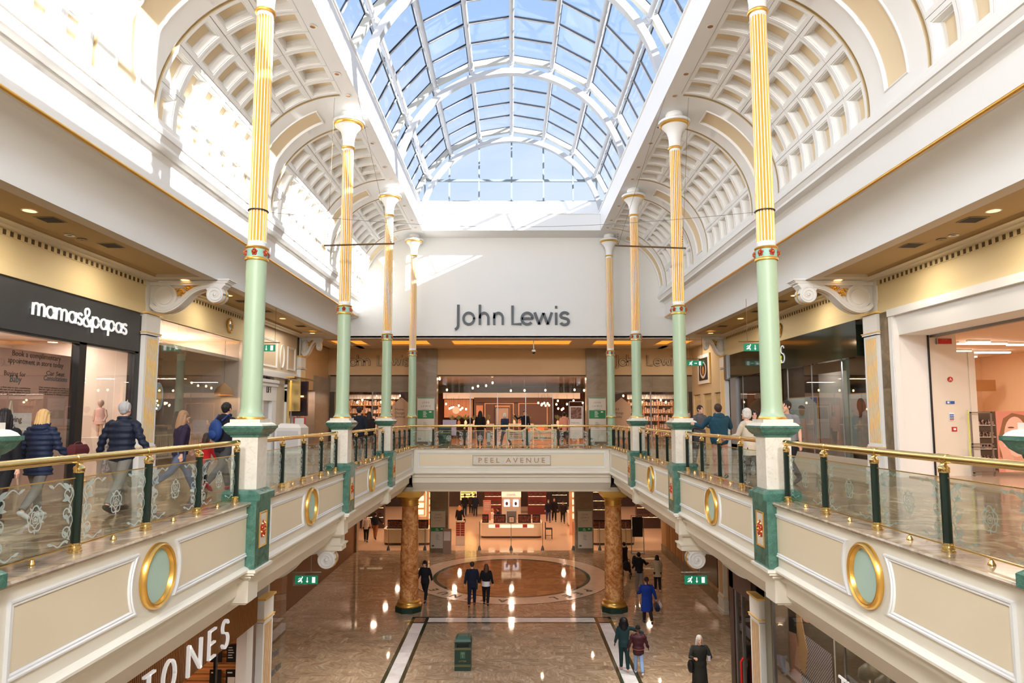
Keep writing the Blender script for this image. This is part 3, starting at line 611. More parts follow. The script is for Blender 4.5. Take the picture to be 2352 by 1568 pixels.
def flutes(prof, n=20, depth=.16):
    """fluted shaft; prof [(r,z)] ; gold in the grooves"""
    m_ = MB(); o = 0; per = 6; off = [(0,1.),(.36,1.),(.44,1-depth*.55),(.68,1-depth),(.92,1-depth*.55)]
    angs = [((k+q)*2*PI/n, c, q) for k in range(n) for q, c in off]; N = len(angs)
    vs = [(r*(c if fl else 1)*math.cos(a), r*(c if fl else 1)*math.sin(a), z) for r, z, fl in prof for a, c, q in angs]
    fs, ms = [], []
    for i in range(len(prof)-1):
        for k in range(N):
            k2 = (k+1) % N; fs.append((i*N+k, i*N+k2, (i+1)*N+k2, (i+1)*N+k)); ms.append(1 if (k % 5) in (1,2,3,4) and prof[i][2] and prof[i+1][2] else 0)
    k0 = len(m_.v); m_.v += vs; m_.f += fs; m_.m += ms
    return m_
def make_column():
    t = empty('column')
    z = lambda v: v-UF
    MB().lathe([(.235,z(8.345)),(.235,z(8.36)),(.225,z(8.385))], seg=32).build('base_ring', GOLD, t, smooth=40)
    MB().lathe([(.222,z(8.385)),(.20,z(8.41)),(.18,z(8.47)),(.172,z(8.56)),(.168,z(11.1))], seg=32).build('lower_shaft', SAGE, t, smooth=40)
    co = MB(); co.lathe([(.17,z(11.08)),(.195,z(11.09)),(.20,z(11.115)),(.19,z(11.135)),(.182,z(11.14))], seg=32, m=0)
    co.lathe([(.182,z(11.14)),(.182,z(11.29))], seg=32, m=1); co.lathe([(.182,z(11.28)),(.19,z(11.29)),(.20,z(11.31)),(.19,z(11.33)),(.165,z(11.335))], seg=32, m=0)
    for k in range(6):
        a = PI/3*k - PI/2 + .15
        Pc = lambda u, v, d, a=a: ((.183+d)*math.cos(a+u/.183), (.183+d)*math.sin(a+u/.183), v)
        rose(Pc, 0, z(11.215), .055, co, 2, 0)
    co.build('collar', [GOLD, TEAL, RED], t, smooth=40)
    pr = [(.157,z(11.33),0),(.157,z(11.40),0),(.157,z(11.43),1)] + [(.157-.012*k/4, z(11.43+4.13*k/4), 1) for k in range(1,5)] + [(.145,z(15.585),0),(.145,z(15.64),0)]
    flutes(pr, 18).build('fluted_shaft', [WHITE, mat('flute_gold', lin(240,190,72), .4, metal=.2)], t, smooth=30)
    ca = MB(); ca.lathe([(.15,z(15.62)),(.175,z(15.63)),(.185,z(15.655)),(.175,z(15.68)),(.15,z(15.685))], seg=32, m=1)
    ca.lathe([(.150,z(15.685)),(.155,z(15.85)),(.175,z(16.0)),(.22,z(16.12)),(.28,z(16.20)),(.345,z(16.265))], seg=32, m=0)
    ca.lathe([(.345,z(16.265)),(.375,z(16.27)),(.40,z(16.30)),(.395,z(16.335))], seg=32, m=1)
    ca.lathe([(.395,z(16.33)),(.425,z(16.34)),(.425,z(16.40)),(.40,z(16.42)),(.22,z(16.43)),(.20,z(16.50)),(.23,z(16.54)),(.23,z(16.60)),(.21,z(16.66))], seg=32, m=0)
    ca.build('capital', [WHITE, GOLD], t, smooth=40)
    return t
def sqprof(mb, prof, m=0, ms=None, ch=0.):
    """square mouldings stacked: prof [(halfx,halfy,z)]"""
    for i in range(len(prof)-1):
        a, c = prof[i], prof[i+1]
        va = [(-a[0],-a[1],a[2]),(a[0],-a[1],a[2]),(a[0],a[1],a[2]),(-a[0],a[1],a[2])]; vc = [(-c[0],-c[1],c[2]),(c[0],-c[1],c[2]),(c[0],c[1],c[2]),(-c[0],c[1],c[2])]
        for k in range(4): mb.add([va[k], va[(k+1)%4], vc[(k+1)%4], vc[k]], [(0,1,2,3)], ms[i] if ms else m)
    for q, mi in ((prof[0], ms[0] if ms else m), (prof[-1], ms[-1] if ms else m)):
        mb.add([(-q[0],-q[1],q[2]),(q[0],-q[1],q[2]),(q[0],q[1],q[2]),(-q[0],q[1],q[2])], [(0,1,2,3)], mi)
def make_pedestal(s):
    """marble pedestal whose green box drops down the balcony face; s = side"""
    t = empty('pedestal'); z = lambda v: v-UF
    m_ = MB(); sqprof(m_, [(.215,.215,z(7.15)),(.215,.215,z(8.075))]); m_.build('pedestal_shaft', CREAMM, t)
    g = MB(); sqprof(g, [(.235,.235,z(8.05)),(.24,.24,z(8.08)),(.26,.26,z(8.09)),(.30,.30,z(8.13)),(.33,.33,z(8.19)),(.345,.345,z(8.20)),(.345,.345,z(8.235))]); g.build('cap_moulding', GREENM, t)
    w = MB(); sqprof(w, [(.325,.325,z(8.235)),(.31,.31,z(8.26)),(.275,.275,z(8.285)),(.25,.25,z(8.29)),(.25,.25,z(8.345))]); w.build('plinth_block', CREAMM, t)
    d = MB(); sx = -s
    # green box: from the inner (void) face outwards
    xi, xo = sx*.36, -sx*.27
    d.box(xi, xo, -.42, .24, z(7.02), z(7.13)); 
    d.add([(xi,-.42,z(7.13)),(xo,-.42,z(7.13)),(xo,.24,z(7.13)),(xi,.24,z(7.13)),(sx*.235,-.34,z(7.19)),(-sx*.235,-.34,z(7.19)),(-sx*.235,.22,z(7.19)),(sx*.235,.22,z(7.19))], [(0,1,5,4),(1,2,6,5),(2,3,7,6),(3,0,4,7),(4,5,6,7)])
    d.box(xi, sx*.12, -.56, .06, z(5.97), z(7.03))
    d.build('green_marble_drop', GREENM, t)
    Pp = lambda u, v, dd: (xi + sx*dd, u-.25, v)
    fr = MB(); ou = [(-.16,z(6.27)),(.16,z(6.27)),(.16,z(6.84)),(-.16,z(6.84))]; ins = frame_mesh(fr, ou, Pp, w=.03, d=.015); fr.build('rose_panel_frame', GOLD, t)
    MB().add([Pp(q[0],q[1],.003) for q in ins], [(0,1,2,3)]).build('rose_panel', CREAMM, t)
    rs = MB(); rose(Pp, 0, z(6.555), .125, rs); rs.build('heraldic_rose', [RED, GOLD], t, smooth=20)
    n_ = MB(); n_.box(sx*.40, sx*.1, -.37, .37, z(5.925), z(5.97)); n_.box(sx*.37, sx*.1, -.345, .345, z(5.885), z(5.925)); n_.box(sx*.30, sx*.1, -.29, .29, z(5.83), z(5.885)); n_.box(sx*.27, sx*.02, -.23, .23, z(5.79), z(5.83))
    n_.box(sx*.23, -sx*.1, -.2, .2, z(5.42), z(5.79)); n_.box(sx*.18, -sx*.1, -.15, .15, z(5.38), z(5.42)); n_.v = [(q[0], q[1]-.25, q[2]) for q in n_.v]; n_.build('corbel_block', FASW, t)
    return t
ORD = ['nearest', 'second', 'third', 'fourth']
col0 = make_column()
ped = {s: make_pedestal(s) for s in (-1, 1)}
first = True
DESC = {0:'between the two widest glass balustrades', 1:'', 2:'', 3:''}
for s in (-1, 1):
    side = 'left' if s < 0 else 'right'
    for i, yc in enumerate(COLY):
        if i == 0:
            pd = ped[s]; pd.location = (s*XC, yc, UF)
            tag(pd, f'cream and green marble pedestal cap just showing at the {side} edge of the photo', 'pedestal', 'balcony pedestals'); continue
        last = i == 4
        if first: c = col0; first = False
        else: c = copy_tree(col0)
        c.location = (s*XC, yc, UF)
        tag(c, [f'tallest {side}-hand column, gold fluted above sage green, nearest the camera',
                f'second {side}-hand gold and green column back, by the hanging bar',
                f'third {side}-hand gold and green column back from the camera',
                f'farthest {side}-hand slim gold and teal column, at the corner of the far balcony'][i-1], 'column', 'gold fluted columns')
        if not last:
            pd = copy_tree(ped[s]); pd.location = (s*XC, yc, UF)
            tag(pd, f'{["nearest full", "second", "third"][i-1]} {side}-hand marble pedestal with green cap and red rose panel', 'pedestal', 'balcony pedestals')
        else:
            MB().lathe([(.21,.12),(.21,.16),(.172,.2),(.168,1.6)], seg=32).build('shaft_foot', SAGE, c, smooth=40)
            MB().lathe([(.24,.12),(.24,.15),(.2,.155)], seg=32).build('foot_ring', GOLD, c, smooth=40)

# ------------------------------------------------------------------ balustrades
def etch_panel(L, H=.68, kind=0):
    """etched border scrolls and a rose; drawn in (u along, v up), thin raised film"""
    m_ = MB()
    def stroke(pts, w, closed=False):
        n = len(pts); vs = []
        for i, p in enumerate(pts):
            a = Vector(pts[i-1] if (i or closed) else pts[i]); c = Vector(pts[(i+1) % n] if (i < n-1 or closed) else pts[i])
            d = (c-a); d = d.normalized() if d.length > 1e-9 else Vector((1,0)); nn = Vector((-d.y, d.x)); ww = w if not isinstance(w, list) else w[i]
            vs += [(p[0]+nn.x*ww, 0, p[1]+nn.y*ww), (p[0]-nn.x*ww, 0, p[1]-nn.y*ww)]
        fs = [(2*i, 2*((i+1)%n), 2*((i+1)%n)+1, 2*i+1) for i in range(n if closed else n-1)]
        m_.add(vs, fs)
    def spiral(cx, cy, r, a0, turns, sg, w=.008):
        n = int(14*abs(turns))+4
        stroke([(cx+r*(1-.62*i/n)*math.cos(a0+sg*2*PI*turns*i/n), cy+r*(1-.62*i/n)*math.sin(a0+sg*2*PI*turns*i/n)) for i in range(n+1)], w)
    def leaf(x, y, a, l, w):
        n = 6; pts = [(x+l*i/n*math.cos(a), y+l*i/n*math.sin(a)) for i in range(n+1)]; stroke(pts, [w*math.sin(PI*i/n)+.001 for i in range(n+1)])
    parts = []
    for sg in (-1, 1):
        m_ = MB(); parts.append(m_)
        x0 = sg*(L/2-.04)
        for (yy, a0, ss) in ((.16, -1.2, 1), (.36, 1.0, -1), (.55, 1.6, -1)):
            spiral(x0-sg*.09, yy, .075, a0 if sg > 0 else PI-a0, 1.2, ss*sg)
        stroke([(x0-sg*(.03+.03*math.sin(k*.9)), .08+.52*k/14) for k in range(15)], .007)
        for yy, a, l in ((.12,2.5,.11),(.24,2.0,.12),(.31,2.9,.1),(.45,2.2,.12),(.5,3.3,.12),(.6,2.7,.13)):
            leaf(x0-sg*.05, yy, a if sg > 0 else PI-a, l, .018)
        stroke([(x0-sg*(.05+.24*k/10), .06+.02*math.sin(k*.8)) for k in range(11)], [.012*(1-k/11)+.002 for k in range(11)])
        stroke([(x0-sg*(.05+.26*k/10), .63-.03*math.sin(k*.7)) for k in range(11)], [.012*(1-k/11)+.002 for k in range(11)])
        leaf(x0-sg*.27, .07, .3 if sg < 0 else PI-.3, .08, .014); leaf(x0-sg*.29, .62, .4 if sg < 0 else PI-.4, .09, .014)
    cy = .36; m_ = MB(); parts.append(m_)
    n = 60
    for R_, w_, ph in ((.098,.0075,0),(.062,.006,PI),(.034,.005,0)):
        stroke([(R_*(.80+.26*abs(math.cos(2.5*(2*PI*k/n)+ph/2)))*math.cos(2*PI*k/n+PI/2), cy+1.2*R_*(.80+.26*abs(math.cos(2.5*(2*PI*k/n)+ph/2)))*math.sin(2*PI*k/n+PI/2)) for k in range(n)], w_, True)
    for k in range(5): leaf(0+.075*math.cos(PI/2+2*PI*k/5+PI/5), cy+.09*math.sin(PI/2+2*PI*k/5+PI/5), PI/2+2*PI*k/5+PI/5, .05, .010)
    stroke([(.012*math.cos(2*PI*i/8), cy+.014*math.sin(2*PI*i/8)) for i in range(8)], .006, True)
    if kind:
        for k in range(3): leaf(0, cy+.11, PI/2+(k-1)*.7, .08, .018)
        for k in (-1, 1): leaf(k*.06, cy-.1, -PI/2+k*.5, .07, .014); leaf(k*.095, cy+.05, PI/2+k*.9-k*.4, .07, .012)
    return parts
def make_post():
    p = MB(); p.lathe([(.066,.0),(.066,.022),(.058,.028)], seg=16, m=1)
    n = 16; vs = []
    fl = [(.045 if k % 2 else .039) for k in range(n)]
    zs = (.09, .80)
    vs = [(fl[k]*math.cos(2*PI*k/n), fl[k]*math.sin(2*PI*k/n), z) for z in zs for k in range(n)]
    p.add(vs, [(k, (k+1)%n, n+(k+1)%n, n+k) for k in range(n)], 0)
    p.lathe([(.06,0),(.062,.03),(.055,.05),(.058,.055),(.058,.075),(.05,.08),(.05,.095)], seg=16, m=1)
    p.lathe([(.04,.795),(.053,.80),(.053,.835),(.059,.845),(.052,.86),(.034,.875),(.028,.90),(.036,.925),(.05,.935)], seg=16, m=1)
    return p
def make_balustrade(L, ys, name='balustrade', ext=(0,0), post_ends=True):
    """local frame: u along +x from 0..L, z from coping top, rail z .945"""
    t = empty(name)
    rail = MB(); r = .043
    rail.tube([(-ext[0],0,.945),(L+ext[1],0,.945)], r, 16); 
    if ext[0] == 0: rail.ball((0,0,.945), r*1.02, 12)
    if ext[1] == 0: rail.ball((L,0,.945), r*1.02, 12)
    for u in ys[:]:
        rail.tube([(max(0,u-.075),0,.945),(min(L,u+.075),0,.945)], r*1.1, 16, caps=True)
    rail.build('handrail', BRASS, t, smooth=40)
    post = None
    for u in ys:
        if post is None: post = make_post().build('post', [DKGREEN, BRASS], t, smooth=50); pp = post
        else: pp = post.copy(); COL.objects.link(pp)
        pp.location = (u, 0, 0)
    gl = {}
    for k, (u0, u1) in enumerate(zip(ys, ys[1:])):
        l = u1-u0-.07; key = round(l, 2)
        if key in gl:
            g0, e0 = gl[key]; g = g0.copy(); COL.objects.link(g); e = [q.copy() for q in e0]; [COL.objects.link(q) for q in e]
        else:
            g = MB().box(-l/2, l/2, -.006, .006, .08, .744).build('glass_panel', GLB, t); e = [q.build(nm, ETCH, g, fix=False) for q, nm in zip(etch_panel(l), ('etched_scroll','etched_scroll','etched_rose'))]
            gl[key] = (g, e)
        g.parent = t; g.location = ((u0+u1)/2, 0, 0); 
        for q in e: q.parent = g; q.location = (0, -.009, .06)
        MB().box(u0+.03, u1-.03, -.009, .009, .745, .757).build('top_trim', BRASS, t); MB().box(u0+.03, u1-.03, -.012, .012, .062, .078).build('bottom_trim', BRASS, t)
        MB().lathe([(.034,0),(.034,.012),(.024,.03),(.017,.05),(.009,.054),(.009,.064)], c=((u0+u1)/2,0,0), seg=12).build('bell_foot', BRASS, t, smooth=40)
    return t
base = make_balustrade(5.14, [.03,1.23,2.53,3.83,5.11])
tag(base, 'x', 'balustrade', 'etched glass balustrades')
k = 0
for s in (-1, 1):
    side = 'left' if s < 0 else 'right'
    for i, yc in enumerate(COLY[:-1]+[-.82]):
        if i == 3: continue
        o = base if k == 0 else copy_tree(base); k += 1
        o.location = (s*XC, yc+.37, 7.02); o.rotation_euler = (0,0,PI/2)
        if i == 4:
            tag(o, f'glass balustrade behind the viewer on the {side}', 'balustrade', 'etched glass balustrades')
        else:
            tag(o, [f'widest etched glass and brass balustrade on the {side}, nearest the camera',
                f'{side}-hand etched glass balustrade between the nearest and second columns',
                f'{side}-hand etched glass balustrade between the second and third columns'][i], 'balustrade', 'etched glass balustrades')
for s in (-1, 1):   # short returns to the bridge
    side = 'left' if s < 0 else 'right'
    L = 28.55-23.23-.37
    o = make_balustrade(L, [.03,1.25,2.5,3.74,L-.08])
    o.location = (s*XC, 23.23+.37, 7.02); o.rotation_euler = (0,0,PI/2)
    tag(o, f'farthest {side}-hand etched glass balustrade, turning into the far balcony', 'balustrade', 'etched glass balustrades')
o = make_balustrade(8.9, [.03+4.42-4.45+.0, 1.03, 2.40, 3.76, 5.12, 6.49, 7.85, 8.87])
o.location = (-4.45, 28.66, 7.02); tag(o, 'far glass balustrade across the void above the PEEL AVENUE sign', 'balustrade', 'etched glass balustrades')

# ------------------------------------------------------------------ upper cornice, cove and gallery ceiling
CORN = [(6.795,14.05),(6.795,14.0),(6.76,13.985),(6.73,13.95),(6.715,13.90),(6.715,13.80),(6.745,13.79),(6.76,13.76),(6.80,13.70),(6.80,13.64),(6.86,13.63),(6.98,13.62),(6.99,13.58),(7.03,13.55),(7.06,13.50),(7.06,12.955)]
COVEP = [(7.09,12.90)] + [(7.12+.63*math.sin(a), 12.17+.70*math.cos(a)) for a in [PI/2*k/9 for k in range(10)]] + [(7.75,11.97)]
for s in (-1, 1):
    side = 'left' if s < 0 else 'right'
    w = MB().prof_y(CORN, Y0, 29.72, s).build('wall_'+side, WHITE, smooth=30); tag(w, kind='structure')
    MB().prof_y([(7.06,12.955),(7.06,12.90),(7.09,12.90)], Y0, 29.72, s).build('gold_backing', WHITE, w)
    MB().tube([(s*7.055, Y0, 12.93),(s*7.055, 29.71, 12.93)], .036, 14).build('gilded_moulding', GOLD, w, smooth=50)
    MB().prof_y(COVEP, Y0, 29.72, s).build('cove', SHADEW, w, smooth=50)
    # gallery ceiling with shallow trays between the brackets
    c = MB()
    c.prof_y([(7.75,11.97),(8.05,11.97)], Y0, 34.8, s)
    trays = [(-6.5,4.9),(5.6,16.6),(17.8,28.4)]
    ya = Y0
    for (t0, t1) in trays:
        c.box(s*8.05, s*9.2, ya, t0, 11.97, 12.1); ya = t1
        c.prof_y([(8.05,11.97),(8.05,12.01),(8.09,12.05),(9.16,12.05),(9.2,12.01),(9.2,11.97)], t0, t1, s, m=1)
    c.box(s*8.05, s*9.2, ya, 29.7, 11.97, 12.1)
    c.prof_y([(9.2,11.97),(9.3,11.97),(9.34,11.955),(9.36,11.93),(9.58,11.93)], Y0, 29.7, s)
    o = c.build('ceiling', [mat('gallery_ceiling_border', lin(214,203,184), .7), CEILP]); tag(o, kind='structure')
    # frieze over the shopfronts
    f = MB().prof_y([(9.58,11.93),(9.58,11.80),(9.6,11.80),(9.6,11.42),(9.585,11.415),(9.585,11.33),(9.575,11.325),(9.575,11.06),(9.75,11.06)], Y0, 23.5 if s < 0 else 29.4, s).build('frieze', FRIEZE); tag(f, kind='structure')
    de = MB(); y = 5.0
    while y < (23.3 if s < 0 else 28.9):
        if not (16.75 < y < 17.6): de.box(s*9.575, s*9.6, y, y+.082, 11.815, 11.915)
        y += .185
    de.build('dentil_recesses', mat('dentil_shade', lin(96,80,50), .8) if s < 0 else MATS['dentil_shade'], f)  # dark coloured blocks stand in for the shade inside the dentil holes

# ------------------------------------------------------------------ coffered vaults
VX, VZ, VR = 4.35, 14.2, 2.45
def VP(a, y, d=0.):   # a in degrees, d outward depth (recess)
    r = VR+d; return (VX + r*math.cos(math.radians(a)), y, VZ + r*math.sin(math.radians(a)))
A0, DA = -4.4, 18.8
def vault_bay(L=3.95, n=6):
    m_ = MB(); dy = L/n
    def patch(a0, a1, y0, y1, d0, d1, m, na=5):
        for k in range(na):
            aa, ab = a0+(a1-a0)*k/na, a0+(a1-a0)*(k+1)/na
            m_.add([VP(aa,y0,d0), VP(ab,y0,d0), VP(ab,y1,d1), VP(aa,y1,d1)], [(0,1,2,3)], m)
    for i in range(5):
        a0 = A0+DA*i; a1 = a0+DA
        for j in range(n):
            y0 = j*dy; y1 = y0+dy; g = .005; ga = .12
            # frames: (inset_y, inset_a, depth)
            lv = [(g,ga,.014),(g,ga,0),(.07,2.1,0),(.076,2.3,.018),(.092,2.7,.018),(.125,3.4,.13),(.142,3.8,.13),(.15,4.0,.18)]
            for (p, q) in zip(lv, lv[1:]):
                A = (a0+p[1], a1-p[1], y0+p[0], y1-p[0], p[2]); B = (a0+q[1], a1-q[1], y0+q[0], y1-q[0], q[2]); na = 5
                for k in range(na):
                    t0, t1 = k/na, (k+1)/na
                    fa = lambda Q, t: Q[0]+(Q[1]-Q[0])*t
                    m_.add([VP(fa(A,t0),A[2],A[4]), VP(fa(A,t1),A[2],A[4]), VP(fa(B,t1),B[2],B[4]), VP(fa(B,t0),B[2],B[4])], [(0,1,2,3)], 0)
                    m_.add([VP(fa(A,t0),A[3],A[4]), VP(fa(A,t1),A[3],A[4]), VP(fa(B,t1),B[3],B[4]), VP(fa(B,t0),B[3],B[4])], [(0,1,2,3)], 0)
                m_.add([VP(A[0],A[2],A[4]), VP(B[0],B[2],B[4]), VP(B[0],B[3],B[4]), VP(A[0],A[3],A[4])], [(0,1,2,3)], 0)
                m_.add([VP(A[1],A[2],A[4]), VP(B[1],B[2],B[4]), VP(B[1],B[3],B[4]), VP(A[1],A[3],A[4])], [(0,1,2,3)], 0)
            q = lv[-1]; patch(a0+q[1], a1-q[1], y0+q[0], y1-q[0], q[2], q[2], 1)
    # backing behind the joints
    for k in range(24):
        aa, ab = A0+94*k/24, A0+94*(k+1)/24
        m_.add([VP(aa,0,.015), VP(ab,0,.015), VP(ab,.02,.015), VP(aa,.02,.015)], [(0,1,2,3)], 2)
        m_.add([VP(aa,-.02,.3), VP(ab,-.02,.3), VP(ab,L+.02,.3), VP(aa,L+.02,.3)], [(0,1,2,3)], 2)
    return m_
def vault_rib(h0=-.97, h1=.97, panel=True):
    m_ = MB(); NA = 30; a0, a1 = -4.4, 90.
    def band(y0, y1, d0, d1, m, b0=a0, b1=a1, na=NA):
        for k in range(na):
            aa, ab = b0+(b1-b0)*k/na, b0+(b1-b0)*(k+1)/na
            m_.add([VP(aa,y0,d0), VP(ab,y0,d0), VP(ab,y1,d1), VP(aa,y1,d1)], [(0,1,2,3)], m)
    # white flats between grooves and panel
    for sg in (-1, 1):
        if sg*(h1 if sg > 0 else -h0) and ((sg > 0 and h1 > .5) or (sg < 0 and h0 < -.5)):
            band(sg*.97, sg*.955, 0, 0, 0); band(sg*.955, sg*.955, 0, .05, 1, -3.5, 88); band(sg*.955, sg*.87, .05, .05, 1, -3.5, 88); band(sg*.87, sg*.865, .05, 0, 1, -3.5, 88)
            band(sg*.955, sg*.865, 0, 0, 0, -4.4, -3.5, 1); band(sg*.955, sg*.865, 0, 0, 0, 88, 90, 1)
            band(sg*.865, sg*.37, 0, 0, 0)
    if panel:
        p0, p1 = 1.2, 70.
        band(-.37, .37, 0, 0, 0, -4.4, p0, 2); band(-.37, .37, 0, 0, 0, p1, 90, 6)
        for lv in zip([(.37,0),(.355,-.025),(.335,-.025),(.325,0),(.315,.035)], [(.355,-.025),(.335,-.025),(.325,0),(.315,.035),(.30,.035)]):
            (ya, da), (yb, db) = lv; qa, qb = (.37-ya)*20, (.37-yb)*20
            for sg in (-1, 1): band(sg*ya, sg*yb, da, db, 0, p0+qa, p1-qa)
            for (ea, eb) in ((p0+qa, p0+qb), (p1-qa, p1-qb)):
                m_.add([VP(ea,-ya,da), VP(ea,ya,da), VP(eb,yb,db), VP(eb,-yb,db)], [(0,1,2,3)], 0)
        band(-.30, .30, .035, .035, 2, p0+1.4, p1-1.4)
    return m_
vb = None; vr = None
for i, vy in enumerate(VAY):
    for s in (-1, 1):
        if vr is None: vr = vault_rib().build('ceiling', [WHITE, TAN, COFF], smooth=30); o = vr
        else: o = vr.copy(); COL.objects.link(o)
        o.location = (0, vy, 0); o.scale = (s,1,1); tag(o, kind='structure')
        if i == len(VAY)-1: continue
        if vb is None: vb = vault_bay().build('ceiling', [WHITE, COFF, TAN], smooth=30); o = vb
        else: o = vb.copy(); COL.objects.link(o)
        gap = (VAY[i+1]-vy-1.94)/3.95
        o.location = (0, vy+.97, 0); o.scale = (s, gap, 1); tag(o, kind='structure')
# beam along the skylight well, roof slab over the vaults, curbs
for s in (-1, 1):
    m_ = MB(); m_.prof_y([(4.36,16.65),(4.36,16.64),(3.97,16.64),(3.97,17.55),(3.93,17.57),(3.93,17.62),(4.5,17.62),(4.5,18.5),(4.62,18.5),(4.62,17.0),(13.4,17.0),(13.4,16.9),(4.36,16.9)], Y0, 29.75, s)
    o = m_.build('ceiling', mat('roof_beam_paint', lin(236,236,236), .6) if s < 0 else MATS['roof_beam_paint']); tag(o, kind='structure')
m_ = MB()
m_.prof_x([(29.75,16.64),(28.5,16.64),(28.5,17.36),(28.46,17.38),(28.46,17.42),(29.24,17.42)], -3.965, 3.965); m_.prof_x([(29.24,17.40),(29.24,18.22),(29.4,18.22),(29.75,18.2)], -4.6, 4.6)
o = m_.build('ceiling', MATS['roof_beam_paint']); tag(o, kind='structure')
# big sign wall and its returns
b = MB(); b.box(-9, 9, 29.72, 29.9, GC-.02, 18.2); tag(b.build('wall_back', SHADEW), kind='structure')
b = MB(); b.box(-14, 14, Y0-.1, Y0, -.2, 22)
o = b.build('wall_front', mat('rear_wall_paint', lin(225,218,205), .7)); tag(o, kind='structure')

# outer walls and roofs of the building
sh_ = MB()
for s in (-1, 1): sh_.box(s*18.6, s*18.8, Y0, 62, -.2, 17.1); sh_.box(s*4.7, s*18.8, Y0, 29.8, 17.05, 17.15)
sh_.box(-18.8, 18.8, 29.78, 62, 13.2, 13.3); sh_.box(-18.8,18.8,62,62.1,-.2,13.3); sh_.box(-18.8,18.8,Y0-.3,Y0-.12,-.2,22)
for s in (-1, 1): sh_.box(s*8.9, s*18.8, 29.76, 29.86, 12.1, 17.1)
tag(sh_.build('wall_outer', mat('outer_wall', lin(180,176,168), .8)), kind='structure')
# downlights in the beam
DLY = [13.18,15.11,16.19,18.04,19.14,21.05,22.15,24.02,25.07,26.97,28.06,12.1,10.0,9.0]
dl = None
for s in (-1, 1):
    for q, y in enumerate(sorted(DLY)):
        if dl is None:
            dl = empty('downlight'); 
            MB().lathe([(.085,-.004),(.085,-.008),(.062,-.006),(.062,0)], seg=20, caps=False).build('trim_ring', WHITE, dl, smooth=30)
            MB().lathe([(.062,-.005),(.05,.0),(.0,.0)], seg=20, caps=False).build('reflector', mat('bronze_reflector', lin(170,130,88), .3, metal=.6), dl, smooth=30); o = dl
        else: o = copy_tree(dl)
        o.location = (s*4.22, y, 16.634)
        tag(o, f'unlit bronze downlight in the white roof beam on the {"left" if s<0 else "right"}, {["first","second","third","fourth","fifth","sixth","seventh","eighth","ninth","tenth","eleventh","twelfth","thirteenth","fourteenth"][13-q]} from the far wall', 'downlight', 'roof beam downlights')

# ------------------------------------------------------------------ skylight
SK = 16.95; ANG = [19.2*k for k in range(-3, 4)]; ENDA = 69.5
def SP(a, r, y=0.): return (r*math.sin(math.radians(a)), y, SK + r*math.cos(math.radians(a)))
ANGP = [-ENDA]+ANG+[ENDA]
def skybay(L=6.0, n=5):
    out = {}
    g = MB(); wb = MB(); gk = MB(); pu = MB()
    Rg = 4.80
    for (a, c) in zip(ANGP, ANGP[1:]):
        for j in range(n):
            y0, y1 = L*j/n+.03, L*(j+1)/n-.03
            p, q = SP(a+.5, Rg), SP(c-.5, Rg); g.add([(p[0],y0,p[2]),(q[0],y0,q[2]),(q[0],y1,q[2]),(p[0],y1,p[2])], [(0,1,2,3)])
        for j in range(n+1):   # transverse bars
            y = L*j/n; p, q = Vector(SP(a, Rg-.01)), Vector(SP(c, Rg-.01)); d = (q-p).normalized(); nn = Vector((-d.z,0,d.x)); 
            if nn.z > 0: nn = -nn
            for (mb, y0, y1, t0, t1) in ((wb, y-.03, y+.03, -.02, .04), (gk, y-.062, y-.03, -.02, .02)):
                P4 = [p+nn*t0, q+nn*t0, q+nn*t1, p+nn*t1]
                mb.add([(v.x,y0,v.z) for v in P4]+[(v.x,y1,v.z) for v in P4], [(0,1,2,3),(7,6,5,4),(0,4,5,1),(1,5,6,2),(2,6,7,3),(3,7,4,0)])
    for a in ANGP:
        for (mb, w, r0, r1) in ((wb, .03, Rg-.07, Rg+.02), (gk, .055, Rg-.03, Rg-.0)):
            p, q = SP(a, r0), SP(a, r1); t = Vector((math.cos(math.radians(a)),0,-math.sin(math.radians(a))))*w
            P4 = [Vector(p)-t, Vector(p)+t, Vector(q)+t, Vector(q)-t]
            mb.add([(v.x,0,v.z) for v in P4]+[(v.x,L,v.z) for v in P4], [(0,1,2,3),(7,6,5,4),(0,4,5,1),(1,5,6,2),(2,6,7,3),(3,7,4,0)])
        if abs(a) < 65:
            pu.tube([SP(a, 4.52, .1), SP(a, 4.52, L-.1)], .085, 14)
            for j in range(1, n): pu.box(-.02,.02,L*j/n-.05,L*j/n+.05,0,.1) if False else None
            for j in range(n+1):
                yy = min(max(L*j/n, .12), L-.12); A = Vector(SP(a, 4.55)); B = Vector(SP(a, 4.72)); pu.tube([(A.x,yy,A.z),(B.x,yy,B.z)], .03, 6)
    return g, wb, gk, pu
def arch():
    m_ = MB(); NA = 60; amax = 84.
    def ringbox(r0, r1, y0, y1, am, na=NA):
        pr = []
        for k in range(na+1):
            a = -am+2*am*k/na; pr.append([SP(a,r0,y0), SP(a,r1,y0), SP(a,r1,y1), SP(a,r0,y1)])
        for A, B in zip(pr, pr[1:]):
            for i in range(4): m_.add([A[i], A[(i+1)%4], B[(i+1)%4], B[i]], [(0,1,2,3)])
    ringbox(4.07, 4.27, -.12, .12, 82)
    m_.v = [(x, y, z) for x, y, z in m_.v]
    for a in ANG:
        A, B = Vector(SP(a, 4.25)), Vector(SP(a, 4.7))
        t = Vector((math.cos(math.radians(a)),0,-math.sin(math.radians(a))))
        P4 = [A-t*.05, A+t*.05, B+t*.12, B-t*.12]
        m_.add([(v.x,-.03,v.z) for v in P4]+[(v.x,.03,v.z) for v in P4], [(0,1,2,3),(7,6,5,4),(0,4,5,1),(1,5,6,2),(2,6,7,3),(3,7,4,0)])
        m_.tube([(Vector(SP(a,4.52,-.16))), (Vector(SP(a,4.52,.16)))], .105, 14)
    return m_
